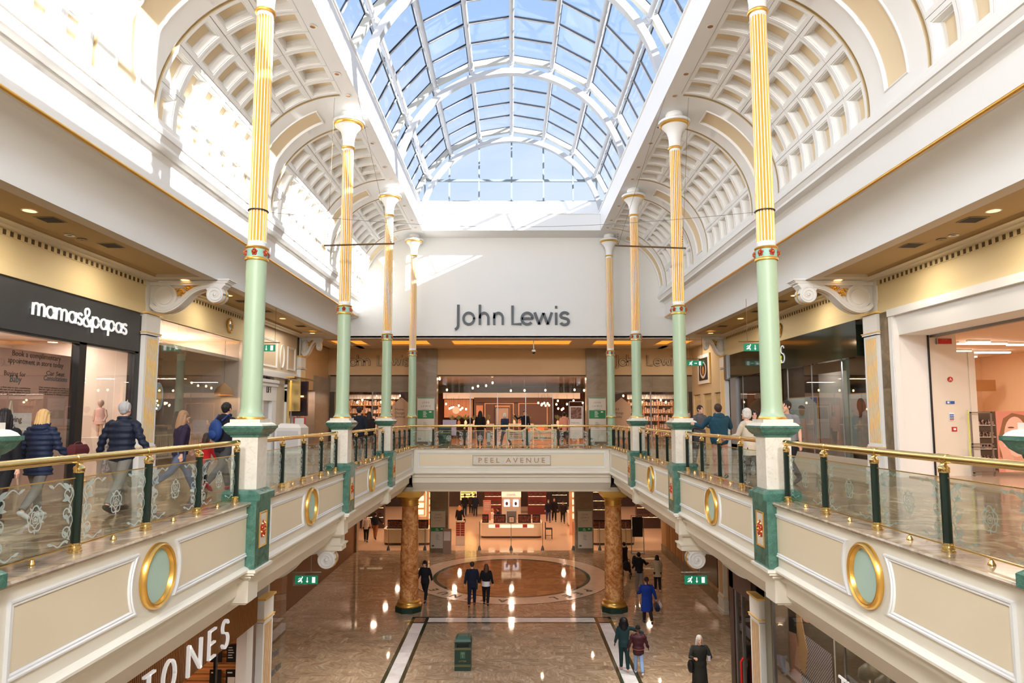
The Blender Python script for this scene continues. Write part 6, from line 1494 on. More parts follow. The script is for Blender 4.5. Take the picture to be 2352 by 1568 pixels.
for s in (-1,1): m_.box(s*3.95,s*5.05,YU-.3,YU+.4,UF,11.97,1); m_.box(s*5.05,s*9.65,YU-.02,YU+.08,9.68,10.57,1); m_.box(s*9.65,s*13,YU-.05,YU+.1,UF,10.57,1); m_.box(s*5.05,s*5.45,YU-.03,YU+.1,UF,9.68,2); m_.box(s*9.4,s*9.65,YU-.03,YU+.1,UF,9.68,2); m_.box(s*5.05,s*9.65,YU-.03,YU+.1,10.50,10.57,2)
m_.box(-3.98,3.98,YU+.05,YU+.12,10.5,10.57,2)
frontpanel('wall_store_front', [BEIGE, STONE, mat('dark_bronze_frame', lin(70,58,48), .4, metal=.4)], m_)
m_ = MB()
for x in (-2.2,-.75,.75,2.2): m_.box(x-.02,x+.02,YU+.08,YU+.12,UF,9.6)
for s in (-1,1): m_.box(s*7.4-.03,s*7.4+.03,YU,YU+.06,UF,9.68)
frontpanel('trim_2', STEEL, m_)
m_ = MB(); m_.box(-3.95,3.95,YU+.095,YU+.105,9.6,10.5); [m_.box(s*5.45,s*9.4,YU+.02,YU+.03,UF,9.68) for s in (-1,1)]; frontpanel('window_14', GLSH, m_)
def store_board(loc, label, flip=False, low=False):
    t = empty('directory_board', loc, 0, label, 'sign board', 'store directory boards'); w, h = .86, 2.28
    MB().box(-w/2-.02,w/2+.02,-.03,.05,0,h+.03).build('board', mat('board_grey',lin(206,206,200),.4) if 'board_grey' not in MATS else MATS['board_grey'], t)
    GRN = mat('store_green', lin(28,128,78), .5) if 'store_green' not in MATS else MATS['store_green']
    zg = 1.02 if low else 1.20; hg = .24 if low else .44
    MB().box(-w/2,w/2,-.034,-.03,zg,zg+hg).box(-w/2,w/2,-.034,-.03,h-.02,h+.02).build('green_band', GRN, t)
    p_ = MB(); p_.join(text_mb('J O H N', .13, .002, 'CENTER', .36).xf(Matrix.Translation((0,-.035,h-.28)))); p_.join(text_mb('L E W I S', .13, .002, 'CENTER', .48).xf(Matrix.Translation((0,-.035,h-.47)))); p_.join(text_mb('& PARTNERS', .05, .002, 'CENTER', .36).xf(Matrix.Translation((0,-.035,h-.62))))
    p_.box(-w/2+.06,-w/2+.2,-.036,-.034,.1,.2); 
    for q in range(6): p_.box(-.12,.02+.04*(q%3),-.036,-.034,zg-.2-.06*q,zg-.2-.06*q+.014)
    p_.build('board_print', GREYL, t, fix=False)
    q_ = MB(); [q_.box(-.14,.0+.03*(q%3),-.036,-.034,zg+hg-.08-.055*q,zg+hg-.08-.055*q+.02) for q in range(3 if low else 6)]; q_.box(.18,.3,-.036,-.034,zg+hg-.12,zg+hg-.06); q_.build('white_print', WHITE, t, fix=False)
for s in (-1,1):
    store_board((s*4.5,YU-.36,7.06), f'upper green and white store directory board on the {"left" if s<0 else "right"} stone pier')
    store_board((s*4.55,41.2,.28), f'ground floor store directory board on the {"left" if s<0 else "right"} stone pier', low=True)
# upper store interior
m_ = MB(); m_.box(-13,13,48,48.1,UF,11,0); m_.box(-13.1,-13,34.8,48,UF,11,0); m_.box(13,13.1,34.8,48,UF,11,0); m_.box(-13,13,34.9,48,10.55,10.65,1)
frontpanel('wall_store_interior', [mat('store_brown_wall', lin(96,62,46), .7), mat('store_copper_ceiling', lin(120,84,66), .35)], m_)
m_ = MB(); m_.box(-4.6,4.6,43.9,44.0,9.55,9.95,0); m_.box(-2.5,2.7,43.6,43.9,UF,9.62,1); m_.box(-2.35,2.55,43.5,43.62,9.3,9.55,1)
for a,c in ((-1.8,.15),(.45,2.4)): m_.box(a,c,43.55,43.6,9.2,9.26,2); m_.box(a,a+.06,43.55,43.6,UF,9.2,2); m_.box(c-.06,c,43.55,43.6,UF,9.2,2)
m_.box(-2.35,-1.9,43.5,43.6,UF,9.1,3); m_.box(-1.1,-.1,43.5,43.56,UF,9.1,3); m_.box(-4.5,-2.6,43.8,43.9,8.3,9.5,3); m_.box(4.55,4.9,40,40.3,UF,10.5,3); m_.box(-4.9,-4.55,40,40.3,UF,10.5,3)
frontpanel('wall_room_sets', [mat('store_white_band', lin(240,236,232), .5), mat('walnut_wall', lin(84,54,40), .6), mat('frame_tan', lin(190,140,104), .5), mat('clay_panel', lin(178,122,92), .7)], m_)
random.seed(5); t0 = None
bulbs = [(1.0,7.9),(.9,0),(0,0)]
BP = [(185,558),(288,712),(655,686),(730,660),(845,652),(937,612),(1197,723),(1392,720),(1688,718),(2103,712),(2238,720),(1865,868),(2088,866),(1845,918),(1995,915),(325,978),(352,965),(381,960),(398,980),(434,968),(457,936),(482,992),(507,970),(560,986),(1587,897),(1642,912),(1672,900),(1691,935),(1720,905),(1740,931),(1633,928),(1870,978),(1921,993),(1942,978),(2220,895),(275,912)]
def U3(px_, py_, Y):   # fixed layout numbers measured once on the store's lamp grid
    a = (px_-1175)/1500; b = (818.79-py_)/1500; c_, s_ = math.cos(.0905573), math.sin(.0905573); k = Y/(c_-b*s_); return (a*k, Y, (s_+b*c_)*k+8.4)
for i_, (u, v) in enumerate(BP):
    Yb = 37.2 if v < 730 and i_ < 11 else 39.5+(i_%4)*.5
    p = U3(980+u/6.19, 780+v/6.19, Yb); r = .055 if i_ < 11 else .042
    if t0 is None:
        t0 = empty('pendant_bulb'); MB().ball((0,0,0),.055,10,sc=(1,1,1.3)).build('bulb', emis('bulb_glow', (1,.60,.28), 6), t0, smooth=60); MB().tube([(0,0,.06),(0,0,.14)],.02,6).tube([(0,0,.14),(0,0,.6)],.005,4).build('cord', BLACK, t0); o_ = t0
    else: o_ = copy_tree(t0)
    o_.location = p
    tag(o_, 'one of the small glowing pendant bulbs inside the upper store', 'light bulb', 'pendant bulbs in the upper store')
for s in (-1,1):
    for q in range(9):
        o_ = copy_tree(t0); o_.location = (s*(6.1+.36*q), 37.5+.3*(q%3), 9.2+.12*((q*7)%4)); tag(o_, f'one of the warm bulbs glowing behind the {"left" if s<0 else "right"} store window', 'light bulb', f'bulbs in the {"left" if s<0 else "right"} store window')
FURN = mat('sofa_fabric', lin(168,120,92), .8); TABLE = mat('table_white', lin(222,196,176), .5)
def table(loc, w, d, h, label, items=8, seed=0, mm=None):
    t = empty('display_table', loc, 0, label, 'display table'); MB().box(-w/2,w/2,-d/2,d/2,h-.05,h).build('table_top', mm or TABLE, t)
    for a in (-1,1):
        for b2 in (-1,1): MB().box(a*w/2-a*.05,a*w/2,b2*d/2-b2*.05,b2*d/2,0,h-.05).build('leg', mm or TABLE, t)
    return t
def vase(loc, label, r=.09, h=.25, green=True, c=(200,180,160)):
    t = empty('flower_vase', loc, 0, label, 'vase', 'vases on display tables'); MB().lathe([(r*.6,0),(r,.3*h),(r*.8,.7*h),(r*.4,.9*h),(r*.5,h)], seg=12).build('vase', mat('vase_%d'%len(MATS), lin(*c), .3), t, smooth=50)
    m_ = MB(); rr = random.Random(len(MATS))
    for q in range(26): a=rr.random()*2*PI; e=rr.random()*1.1; l=.15+.22*rr.random(); m_.tube([(0,0,h),(l*math.sin(e)*math.cos(a),l*math.sin(e)*math.sin(a),h+l*math.cos(e))],[.004,.018],5)
    m_.build('foliage', mat('leafy_%d'%len(MATS), lin(98,100,66), .7), t); return t
for i_, (x, y, w) in enumerate(((-3.1,38.6,1.5),(-1.9,41,1.6),(3.2,39.4,1.6),(.6,42,1.6))):
    lb = ['left of the doorway by the purple sign','in the middle behind the long haired shopper','right of the doorway behind the pink coat','in front of the framed room sets'][i_]
    table((x,y,UF), w, .8, 1.0, f'pale display table in the upper store, {lb}'); 
    for q, xx in enumerate((-.4,0,.4)): vase((x+xx*w/1.5,y,UF+1.0), f'{["left","middle","right"][q]} vase of dried stems on the table {lb}', c=((200,180,160),(150,90,70),(226,220,210))[q])
t = empty('sofa', (1.5,42.8,UF), 0, 'tan sofa with orange cushions in the right framed room set', 'sofa'); MB().box(-.85,.85,-.35,.4,.12,.45).build('seat', FURN, t); MB().box(-.85,.85,.25,.45,.45,.95).build('backrest', FURN, t)
for s in (-1,1): MB().box(s*.85,s*1.02,-.35,.45,.1,.68).build('armrest', FURN, t)
for s in (-1,1): o_ = MB().box(-.22,.22,-.07,.07,0,.42).build('cushion', mat('orange_cushion',lin(214,120,72),.8) if s<0 else MATS['orange_cushion'], loc=(1.5+s*.4,42.88,UF+.46)); tag(o_, f'orange cushion on the {"left" if s<0 else "right"} of the tan sofa', 'cushion')
t = empty('mirror', (-.62,43.4,8.2), 0, 'black framed mirror in the left room set', 'mirror'); MB().box(-.45,.45,-.02,.02,-.7,.75).build('mirror_glass', mat('mirror_dim', lin(150,126,110), .1), t)
m_ = MB(); m_.box(-.48,.48,-.03,.0,.72,.78); m_.box(-.48,.48,-.03,0,-.73,-.67); m_.box(-.48,-.42,-.03,0,-.7,.75); m_.box(.42,.48,-.03,0,-.7,.75); m_.build('mirror_frame', BLACK, t)
t = empty('wall_clock', (-3.35,39.5,8.75), 0, 'round pale wall plate in the left of the upper store', 'plate'); MB().poly(ell(0,0,.22,.22,24),'y',-.02,.02).build('plate_disc', mat('blush_plate', lin(238,190,170), .5), t); MB().box(-.01,.01,.02,1.,-.01,.01).build('bracket', BLACK, t)
o_ = MB().box(-.35,.35,-.02,.02,0,.8).build('easel_board', mat('lilac_board', lin(186,176,204), .5), loc=(-3.2,33.9,7.15+.25)); tag(o_, 'small lilac notice board standing by the left directory board', 'notice'); text_mb('welcome', .13, .003, 'CENTER').xf(Matrix.Translation((0,-.03,.42))).build('print', GREYL, o_, fix=False); MB().box(-.03,.03,-.02,.02,-.5,0).box(-.25,.25,-.15,.15,-.5,-.47).build('stand', BLACK, o_)
t = empty('banner_stand', (3.34,33.9,UF), 0, 'metal framed banner stand with a bread photograph by the right pier', 'banner'); MB().box(-.33,.33,-.01,.01,.35,2.0).build('banner_sheet', mat('banner_white', lin(226,218,212), .5), t)
MB().box(-.28,.28,-.014,-.011,1.35,1.95).build('banner_photo', mat('banner_print', lin(150,110,92), .6, var=(9,lin(90,50,40),.12)), t); text_mb('Fresh today', .09, .003, 'LEFT').xf(Matrix.Translation((-.26,-.015,1.12))).build('print', GREYL, t, fix=False)
m_ = MB(); m_.box(-.38,-.35,-.02,.02,0,2.25); m_.box(.35,.38,-.02,.02,0,2.25); m_.box(-.38,.38,-.02,.02,2.22,2.25); m_.box(-.38,.38,-.2,.2,0,.03); m_.build('stand_frame', STEEL, t)
for s, nm in ((-1,'Home Design Service'),(1,'All things Baby')):
    o_ = MB().poly([(-.5,0),(.5,0),(.5,1.75),(0,2.15),(-.5,1.75)],'y',-.02,.02).build('house_panel', mat('peach_panel', lin(240,196,160), .6) if s<0 else MATS['peach_panel'], loc=(s*5.98,35.6,UF+.35)); tag(o_, f'peach house shaped panel lettered {nm} in the {"left" if s<0 else "right"} store window', 'display panel')
    for q, wd in enumerate(nm.split(' ')): text_mb(wd, .19, .003, 'LEFT').xf(Matrix.Translation((-.35,-.026,1.45-.2*q))).build('print', INKT, o_, fix=False)
BOOKC = mat('book_spines', lin(220,196,176), .6, var=(30,lin(120,70,60),.1))
for s in (-1,1):
    t = empty('bookcase', (s*8.2,38.6,UF), 0, f'wooden shelves of pale goods behind the {"left" if s<0 else "right"} store window', 'shelving'); m_ = MB()
    [m_.box(-1.3,1.3,-.2,.2,.3+.45*q,.33+.45*q) for q in range(5)]; [m_.box(x-.02,x+.02,-.2,.2,0,2.4) for x in (-1.3,-.45,.4,1.3)]; m_.build('shelf', WOODS, t)
    for q in range(5):
        m_ = MB(); x = -1.25
        while x < 1.2: h_ = .15+.18*random.random(); w_ = .05+.09*random.random(); m_.box(x,x+w_,-.18,0,.33+.45*q,.33+.45*q+h_); x += w_+.05
        tag(m_.build('shelf_goods', BOOKC, t), kind='stuff')
    m_ = MB(); [m_.box(-1.5+.16*q,-1.36+.16*q,-.02,.02,2.75,3.0) for q in range(20)]; tag(m_.build('scalloped_pelmet', mat('pelmet_white',lin(238,224,214),.6) if s<0 else MATS['pelmet_white'], loc=(s*8.0,36.8,UF-.3)), f'white scalloped fringe strip over the goods in the {"left" if s<0 else "right"} store window', 'pelmet')
# bench, bins and glass bollards on the bridge
t = empty('garden_bench', (.9,30.7,UF), PI, 'cream slatted double bench with carved arched back facing the store', 'bench'); BN = mat('bench_cream', lin(226,202,160), .5)
for z, y in ((.45,-.05),(.45,.08),(.45,.21),(.45,.34)): MB().box(-1.1,1.1,y,y+.1,z-.03,z).build('seat_slat', BN, t)
bk = MB(); n_=24
top = lambda x: .86+.16*math.exp(-(x/.35)**2)+.05*math.cos(abs(x)*6)
for q in range(n_): x0=-1.08+2.16*q/n_; x1=x0+2.16/n_; bk.add([(x0,.46,top(x0)-.1),(x1,.46,top(x1)-.1),(x1,.46,top(x1)),(x0,.46,top(x0)),(x0,.5,top(x0)-.1),(x1,.5,top(x1)-.1),(x1,.5,top(x1)),(x0,.5,top(x0))],[(0,1,2,3),(7,6,5,4),(3,2,6,7),(0,4,5,1)])
for z in (.52,.6,.68,.76): bk.box(-1.05,1.05,.47,.49,z,z+.035)
for x in (-1.06,-.35,0,.35,1.06): bk.box(x-.04,x+.04,.45,.5,.45,top(x)-.05)
bk.build('backrest', BN, t)
for s in (-1,1):
    MB().box(s*1.08,s*1.16,-.1,-.02,0,.68).build('leg', BN, t); MB().box(s*1.08,s*1.16,.42,.5,0,.9).build('leg', BN, t); m_=MB(); m_.box(s*1.06,s*1.18,-.12,.45,.66,.7); m_.tube([(s*1.12,-.12+.04*math.cos(a*.6),.64+.05*math.sin(a*.6)) for a in range(10)],.035,8); m_.build('armrest', BN, t)
def litter_bin(loc, label, big=True):
    t = empty('litter_bin', loc, 0, label, 'litter bin', 'green litter bins'); BG = mat('bin_green', lin(24,54,42), .3) if 'bin_green' not in MATS else MATS['bin_green']; BT = mat('bin_green_top', lin(44,82,70), .4) if 'bin_green_top' not in MATS else MATS['bin_green_top']
    w, d, h = .27, .27, 1.05
    b_ = MB(); b_.box(-w,w,-d,d,.0,.74); b_.box(-w,w,-d+.12,d,.74,.90); b_.box(-w,-w+.07,-d,d,.74,.90); b_.box(w-.07,w,-d,d,.74,.90); b_.box(-w,w,-d,d,.88,.93); b_.build('bin_body', BG, t)
    c_ = MB(); c_.frustum(0,0,.93,1.0,w,d,w*.92,d*.92); c_.frustum(0,0,1.0,1.08,w*.92,d*.92,w*.62,d*.62); c_.build('bin_lid', BT, t, smooth=30)
    MB().box(-w+.07,w-.07,-d+.10,-d+.13,.75,.88).build('aperture', BLACK, t)
    g = MB(); [g.box(-w-.003,w+.003,-d-.003,-d,z,z+.014) for z in (.68,.72,.145,.185)]; g.build('gold_line', mat('bin_gold', lin(150,138,86), .4) if 'bin_gold' not in MATS else MATS['bin_gold'], t)
    e_ = MB(); e_.box(-.085,.085,-d-.004,-d,.40,.62); e_.build('emblem_panel', mat('bin_emblem', lin(30,104,84), .4) if 'bin_emblem' not in MATS else MATS['bin_emblem'], t)
    q_ = MB(); q_.box(-.05,.05,-d-.008,-d-.004,.57,.59); q_.box(-.01,.01,-d-.008,-d-.004,.43,.58); q_.tube([(-.05,-d-.006,.58),(-.055,-d-.006,.53),(-.03,-d-.006,.54)],.006,5); q_.tube([(.05,-d-.006,.58),(.055,-d-.006,.53),(.03,-d-.006,.54)],.006,5); q_.join(text_mb('LITTER',.07,.003,'CENTER',.24).xf(Matrix.Translation((0,-d-.003,.29)))); q_.build('gold_emblem', MATS['bin_gold'], t, fix=False)
    return t
litter_bin((-1.62,22.72,0), 'green litter bin with gold LITTER lettering standing inside the white marble border')
b2_ = litter_bin((-3.15,31.2,UF), 'green litter bin behind the far glass balustrade, upper level'); 
for i_, x in enumerate((-1.02,.75)):
    t = empty('floor_stand', (x*1.0-.0,29.3,UF), 0, f'small clear stand on the bridge floor, {"left of" if i_==0 else "under"} the cream bench', 'stand'); MB().lathe([(.09,.0),(.09,.02),(.06,.03),(.06,.35)], seg=12).build('foot', STEEL, t); MB().box(-.07,.07,-.01,.01,.35,.75).build('clear_panel', ETCH, t)

# ------------------------------------------------------------------ ground floor: marble columns, far store
def big_column(s):
    t = empty('marble_column', (s*4.46,29.24,0), 0, f'{"left" if s<0 else "right"} orange marble column with gilt capital and base carrying the far balcony', 'column', 'orange marble columns')
    n=8; o8=[(.60*math.cos(PI/8+PI/4*k), .60*math.sin(PI/8+PI/4*k)) for k in range(n)]; MB().poly(o8,'z',0,.22).build('octagonal_plinth', GREENM if False else mat('plinth_green', lin(30,54,44), .25) if 'plinth_green' not in MATS else MATS['plinth_green'], t)
    MB().lathe([(.53,.22),(.55,.26),(.53,.31),(.47,.34),(.46,.38),(.49,.40),(.49,.44),(.43,.47),(.41,.50)], seg=40).build('base_moulding', GOLD, t, smooth=50)
    MB().lathe([(.405,.50),(.40,.9),(.39,2.4),(.365,3.6),(.345,4.5)], seg=48).build('shaft', ORANGEM, t, smooth=60)
    MB().lathe([(.35,4.48),(.385,4.50),(.385,4.53),(.36,4.55),(.36,4.72),(.40,4.76),(.44,4.82),(.47,4.86),(.47,4.89)], seg=40).build('capital', GOLD, t, smooth=40)
    MB().box(-.52,.52,-.52,.52,4.89,4.96).box(-.56,.56,-.56,.56,4.96,5.12).build('abacus', GOLD, t)
big_column(-1); big_column(1)
YL = 41.5
m_ = MB(); 
for s in (-1,1):
    m_.box(s*3.95,s*5.08,YL-.2,YL+.6,0,5.12,0); m_.box(s*9.6,s*13,YL-.2,YL+.3,0,5.12,0); m_.box(s*13,s*13.1,20,62,0,5.12,1)
m_.box(-13,13,61.9,62,0,5.2,1)
frontpanel('wall_store_lower', [STONE, mat('store_back_wall', lin(70,52,46), .7)], m_)
m_ = MB(); m_.box(-13,13,YL+.9,62,5.2,5.3); frontpanel('ceiling', mat('store_lower_ceiling', lin(226,196,168), .6), m_)
BF = mat('barrier_foot', lin(110,118,120), .4, metal=.5)
for i_, x in enumerate((-7.75,-6.55,-5.45,-2.02,-.03,1.95,3.88,5.55,7.2)):
    t = empty('glass_barrier_post', (x,42.0,0), 0, f'slim steel threshold post with weighted foot, {["first","second","third","fourth","fifth","sixth","seventh","eighth","ninth"][i_]} from the left', 'post', 'threshold posts')
    MB().lathe([(.11,0),(.10,.08),(.05,.26),(.03,.28)], seg=12).build('foot', BF, t, smooth=40); MB().tube([(0,0,.26),(0,0,1.75)],.018,8).build('rod', STEEL, t)
m_ = MB(); [m_.box(a,c,41.99,42.0,.12,1.72) for a,c in ((-7.7,-5.3),(5.4,8.3))]; frontpanel('window_15', GLB, m_)
WH = mat('counter_white', lin(244,226,204), .35); KK = mat('counter_kick', lin(96,66,48), .5)
def rounded(x0,x1,y0,y1,r,n=8):
    pts=[]
    for cx,cy,a in ((x1-r,y0+r,-90),(x1-r,y1-r,0),(x0+r,y1-r,90),(x0+r,y0+r,180)): pts += [(cx+r*math.cos(math.radians(a+90*k/n)), cy+r*math.sin(math.radians(a+90*k/n))) for k in range(n+1)]
    return pts
def counter(x0,x1,y0,y1,label,h=1.02):
    t = empty('cosmetics_counter', ((x0+x1)/2,(y0+y1)/2,0), 0, label, 'counter', 'cosmetics counters'); w=(x1-x0)/2; d=(y1-y0)/2
    MB().poly(rounded(-w+.04,w-.04,-d+.04,d-.04,.3),'z',.002,.14).build('kickboard', KK, t); MB().poly(rounded(-w,w,-d,d,.33),'z',.14,h-.06).build('counter_body', WH, t, smooth=30); MB().poly(rounded(-w-.03,w+.03,-d-.03,d+.03,.35),'z',h-.06,h).build('counter_top', WH, t)
    return t
cc = counter(-2.15,2.1,46.0,47.8,'long white counter with rounded ends under the lit header')
MB().box(-1.55,1.55,-.93,-.90,.72,.93).build('lit_strip', mat('counter_glow', lin(255,226,180), .4, emit=(1,.82,.55), es=.4), cc)
for x in (-.95,.95): MB().box(x-.16,x+.16,-.95,-.93,.73,.95).build('brand_card', mat('rose_card', lin(190,80,80), .5) if x<0 else MATS['rose_card'], cc)
counter(-8.4,-5.3,43.6,45.2,'left ground floor counter half behind the orange marble column'); counter(5.2,8.1,43.6,45.2,'right ground floor counter half behind the orange marble column'); counter(4.35,6.2,50.5,52.5,'counter of small goods in the far right aisle'); counter(-6.8,-4.7,49,50.4,'counter with lit top in the far left aisle')
t = empty('header_unit', (-.02,47.6,0), 0, 'pale display unit with lit header and two screens over the counter', 'display unit')
MB().box(-.68,.68,-.15,.15,1.02,3.35).build('unit_body', mat('unit_cream', lin(240,214,190), .5), t); MB().box(-.70,.70,-.2,-.15,2.62,3.0).build('lit_header', mat('lit_header', lin(255,232,200), .4, emit=(1,.85,.62), es=.25), t)
text_mb('CHANEL', .20, .01, 'CENTER', .68).xf(Matrix.Translation((0,-.21,2.72))).build('header_lettering', mat('header_gold', lin(176,128,90), .5), t, fix=False)
for x in (-.32,.32):
    MB().box(x-.2,x+.2,-.2,-.15,1.95,2.45).build('screen', mat('screen_%d'%len(MATS), lin(230,236,250), .4, emit=(.8,.88,1), es=.35), t); MB().poly(ell(x,2.17,.09,.13,14),'y',-.204,-.201).build('screen_image', MATS['brow_print'], t)
MB().box(-.5,.5,-.2,.1,3.1,3.35).build('canopy', mat('canopy_brown', lin(110,70,50), .5), t)
def goods(x0,x1,y,z,label,dark=True,rows=3):
    t = empty('product_display', ((x0+x1)/2,y,z), 0, label, 'display', 'counter displays'); w=(x1-x0)/2; M1=MATS.get('disp_dark') or mat('disp_dark', lin(40,30,30), .4)
    MB().box(-w,w,0,.3,0,.08).box(-w,w,.2,.3,0,.55).build('display_case', M1, t)
    m_ = MB(); rr = random.Random(int(x0*100)+7)
    for r_ in range(rows):
        x=-w+.03
        while x < w-.08: m_.box(x,x+.05,.02+.07*r_,.06+.07*r_,.08+.12*r_,.16+.12*r_+.06*rr.random()); x += .075
    tag(m_.build('products', mat('cosmetic_mix', lin(206,110,84), .4, var=(25,lin(50,30,34),.05)) if 'cosmetic_mix' not in MATS else MATS['cosmetic_mix'], t), kind='stuff')
goods(-1.25,-.4,46.1,1.02,'dark product display left of the counter photograph'); goods(.45,1.35,46.1,1.02,'dark product display right of the counter photograph'); goods(-2.05,-1.6,46.2,1.02,'bottles and testers at the left end of the counter'); goods(1.45,2.0,46.2,1.02,'tester stand at the right end of the counter')
goods(-8.2,-5.5,43.8,1.02,'row of testers on the left ground floor counter'); goods(5.4,7.9,43.8,1.02,'row of testers on the right ground floor counter'); goods(4.5,6.0,50.7,1.02,'make up stand in the far right aisle')
t = empty('photo_frame', (0,46.05,1.02), 0, 'framed portrait photograph in the middle of the counter', 'picture'); MB().box(-.2,.2,0,.04,0,.45).build('frame', BLACK, t); MB().box(-.16,.16,-.004,0,.05,.41).build('photo', LINEN, t); MB().poly(ell(0,.25,.07,.1,14),'y',-.007,-.005).build('portrait', SKIN, t); MB().box(-.34,.34,.05,.4,0,.8).build('acrylic_case', mat('grey_case', lin(120,116,116), .3), t)
o_ = MB().box(-.28,.28,-.03,.03,0,1.4).build('advert_panel', mat('advert_pink', lin(226,150,130), .5), loc=(-1.75,47.3,1.02)); tag(o_, 'tall pink advertising panel above the left end of the counter', 'panel'); [MB().box(-.2,.2,-.036,-.031,1.2-.12*q,1.24-.12*q).build('print', WHITE, o_) for q in range(5)]
t = empty('bar_stool', (2.55,45.8,0), 0, 'dark high backed stool at the right end of the white counter', 'stool'); DKW = mat('stool_dark', lin(52,38,34), .5); MB().box(-.24,.24,-.2,.2,.66,.74).build('seat', DKW, t); MB().box(-.26,-.20,-.2,.2,.74,1.12).build('backrest', DKW, t)
for a in (-1,1):
    for b2 in (-1,1): MB().box(a*.22-.02,a*.22+.02,b2*.18-.02,b2*.18+.02,0,.66).build('leg', DKW, t)
MB().box(-.22,.22,-.19,-.17,.25,.28).build('footrest', DKW, t)
# gift card stand, lit towers, racks, dark displays
t = empty('card_stand', (-3.35,43.6,0), 0, 'white stand with a grid of red cards beside the left pier', 'stand'); MB().box(-.3,.3,-.1,.1,0,1.55).build('stand_body', WH, t); m_=MB(); [m_.box(-.26+.29*c_,-.02+.29*c_,-.115,-.1,.62+.145*r_,.72+.145*r_) for r_ in range(6) for c_ in range(2)]; m_.build('red_cards', REDS, t)
for x, y, lb in ((-5.55,47.5,'left of the pier'),(4.7,47.5,'right of the pier'),(-6.9,49.5,'behind the left counter')):
    t = empty('lit_cabinet', (x,y,0), 0, f'tall peach cabinet with glowing shelves {lb}', 'cabinet', 'lit perfume cabinets'); MB().box(-.55,.55,0,.4,0,3.4).build('cabinet_body', mat('peach_cabinet',lin(240,190,150),.5) if 'peach_cabinet' not in MATS else MATS['peach_cabinet'], t)
    for q in range(4): MB().box(-.35,.35,-.02,0,1.1+.5*q,1.45+.5*q).build('lit_shelf', mat('shelf_glow', lin(255,220,170), .4, emit=(1,.70,.36), es=.6) if 'shelf_glow' not in MATS else MATS['shelf_glow'], t)
    MB().box(.5,.55,-.03,0,.3,3.3).build('lit_edge', MATS['shelf_glow'], t)
for i_,(x,w) in enumerate(((-3.9,.5),(-3.2,.18))):
    t = empty('sunglasses_tower', (x,57,0), 0, f'glowing yellow {"wide" if i_==0 else "narrow"} rack far at the back left of the store', 'rack'); MB().box(-w,w,0,.2,1.2,3.9).build('rack_panel', mat('yellow_glow', lin(255,214,90), .4, emit=(1,.75,.25), es=.35) if i_==0 else MATS['yellow_glow'], t); m_=MB(); [m_.box(-w+.05,w-.05,-.04,0,1.35+.22*q,1.41+.22*q) for q in range(12)]; m_.build('rack_bars', DKW, t)
random.seed(9)
for i_, (x, y, w, h, c_) in enumerate(((-1.6,57,1.5,3.4,(120,40,36)),(.2,58,1.2,3.2,(90,60,50)),(2.2,57,1.6,3.3,(110,36,32)),(4.2,58,1.4,3.6,(44,34,34)),(-7.8,55,2.,3.4,(56,40,40)),(7.5,54,2.2,3.4,(60,44,42)),(10.3,50,1.8,3.,(70,50,44)),(-10.5,50,1.8,3.,(70,50,44)))):
    t = empty('display_bay', (x,y,0), 0, f'tall dark bag display at the back of the ground floor store, {["behind the advert panel","behind the header unit","right of the header","behind the three walkers","far left aisle","far right aisle","extreme right aisle","extreme left aisle"][i_]}', 'display bay', 'handbag display bays'); MB().box(-w/2,w/2,0,.5,0,h).build('bay_body', mat('bay_%d'%i_, lin(*c_), .6), t)
    m_ = MB(); [m_.box(-w/2+.06,w/2-.06,-.02,0,.8+.7*q,.84+.7*q) for q in range(4)]; m_.build('lit_shelf', MATS['shelf_glow'], t)
    m_ = MB(); rr = random.Random(i_)
    for q in range(4):
        for p_ in range(max(2,int(w/.45))): xx=-w/2+.25+p_*.42; m_.box(xx-.13,xx+.13,-.12,0,.84+.7*q,.84+.7*q+.2+.08*rr.random()); m_.tube([(xx-.08,-.06,1.05+.7*q),(xx,-.06,1.2+.7*q),(xx+.08,-.06,1.05+.7*q)],.01,5)
    tag(m_.build('handbags', DKW if i_%2 else mat('bag_leather_%d'%i_, lin(96,60,50), .5), t), kind='stuff')
t = empty('screen_stand', (7.75,41.0,0), 0, 'tall dark advertising stand near the right store threshold', 'stand'); MB().box(-.32,.32,-.02,.02,1.0,2.2).build('dark_panel', BLACK, t); m_=MB(); m_.box(-.4,-.36,-.02,.02,0,2.3); m_.box(.36,.4,-.02,.02,0,2.3); m_.box(-.4,.4,-.02,.02,2.27,2.3); m_.box(-.42,.42,-.2,.2,0,.05); m_.build('stand_frame', STEEL, t)
t = empty('a_board', (-10.2,42.5,0), 0, 'dark folding board standing in the left store aisle', 'board'); MB().add([(-.3,-.25,0),(.3,-.25,0),(.3,0,1.3),(-.3,0,1.3),(-.3,.25,0),(.3,.25,0)],[(0,1,2,3),(3,2,5,4),(0,3,4),(1,5,2)]).build('board_panels', BLACK, t); MB().box(-.25,.25,-.2,-.19,.35,.9).build('board_print', REDS, t)
t = empty('info_stand', (-3.95,40.9,0), 0, 'grey leaflet stand in front of the left ground floor pier', 'stand'); MB().box(-.25,.25,-.05,.1,0,1.5).build('stand_body', mat('stand_taupe', lin(150,128,112), .5), t); MB().box(-.2,.2,-.07,-.05,.8,1.35).build('leaflets', LINEN, t)

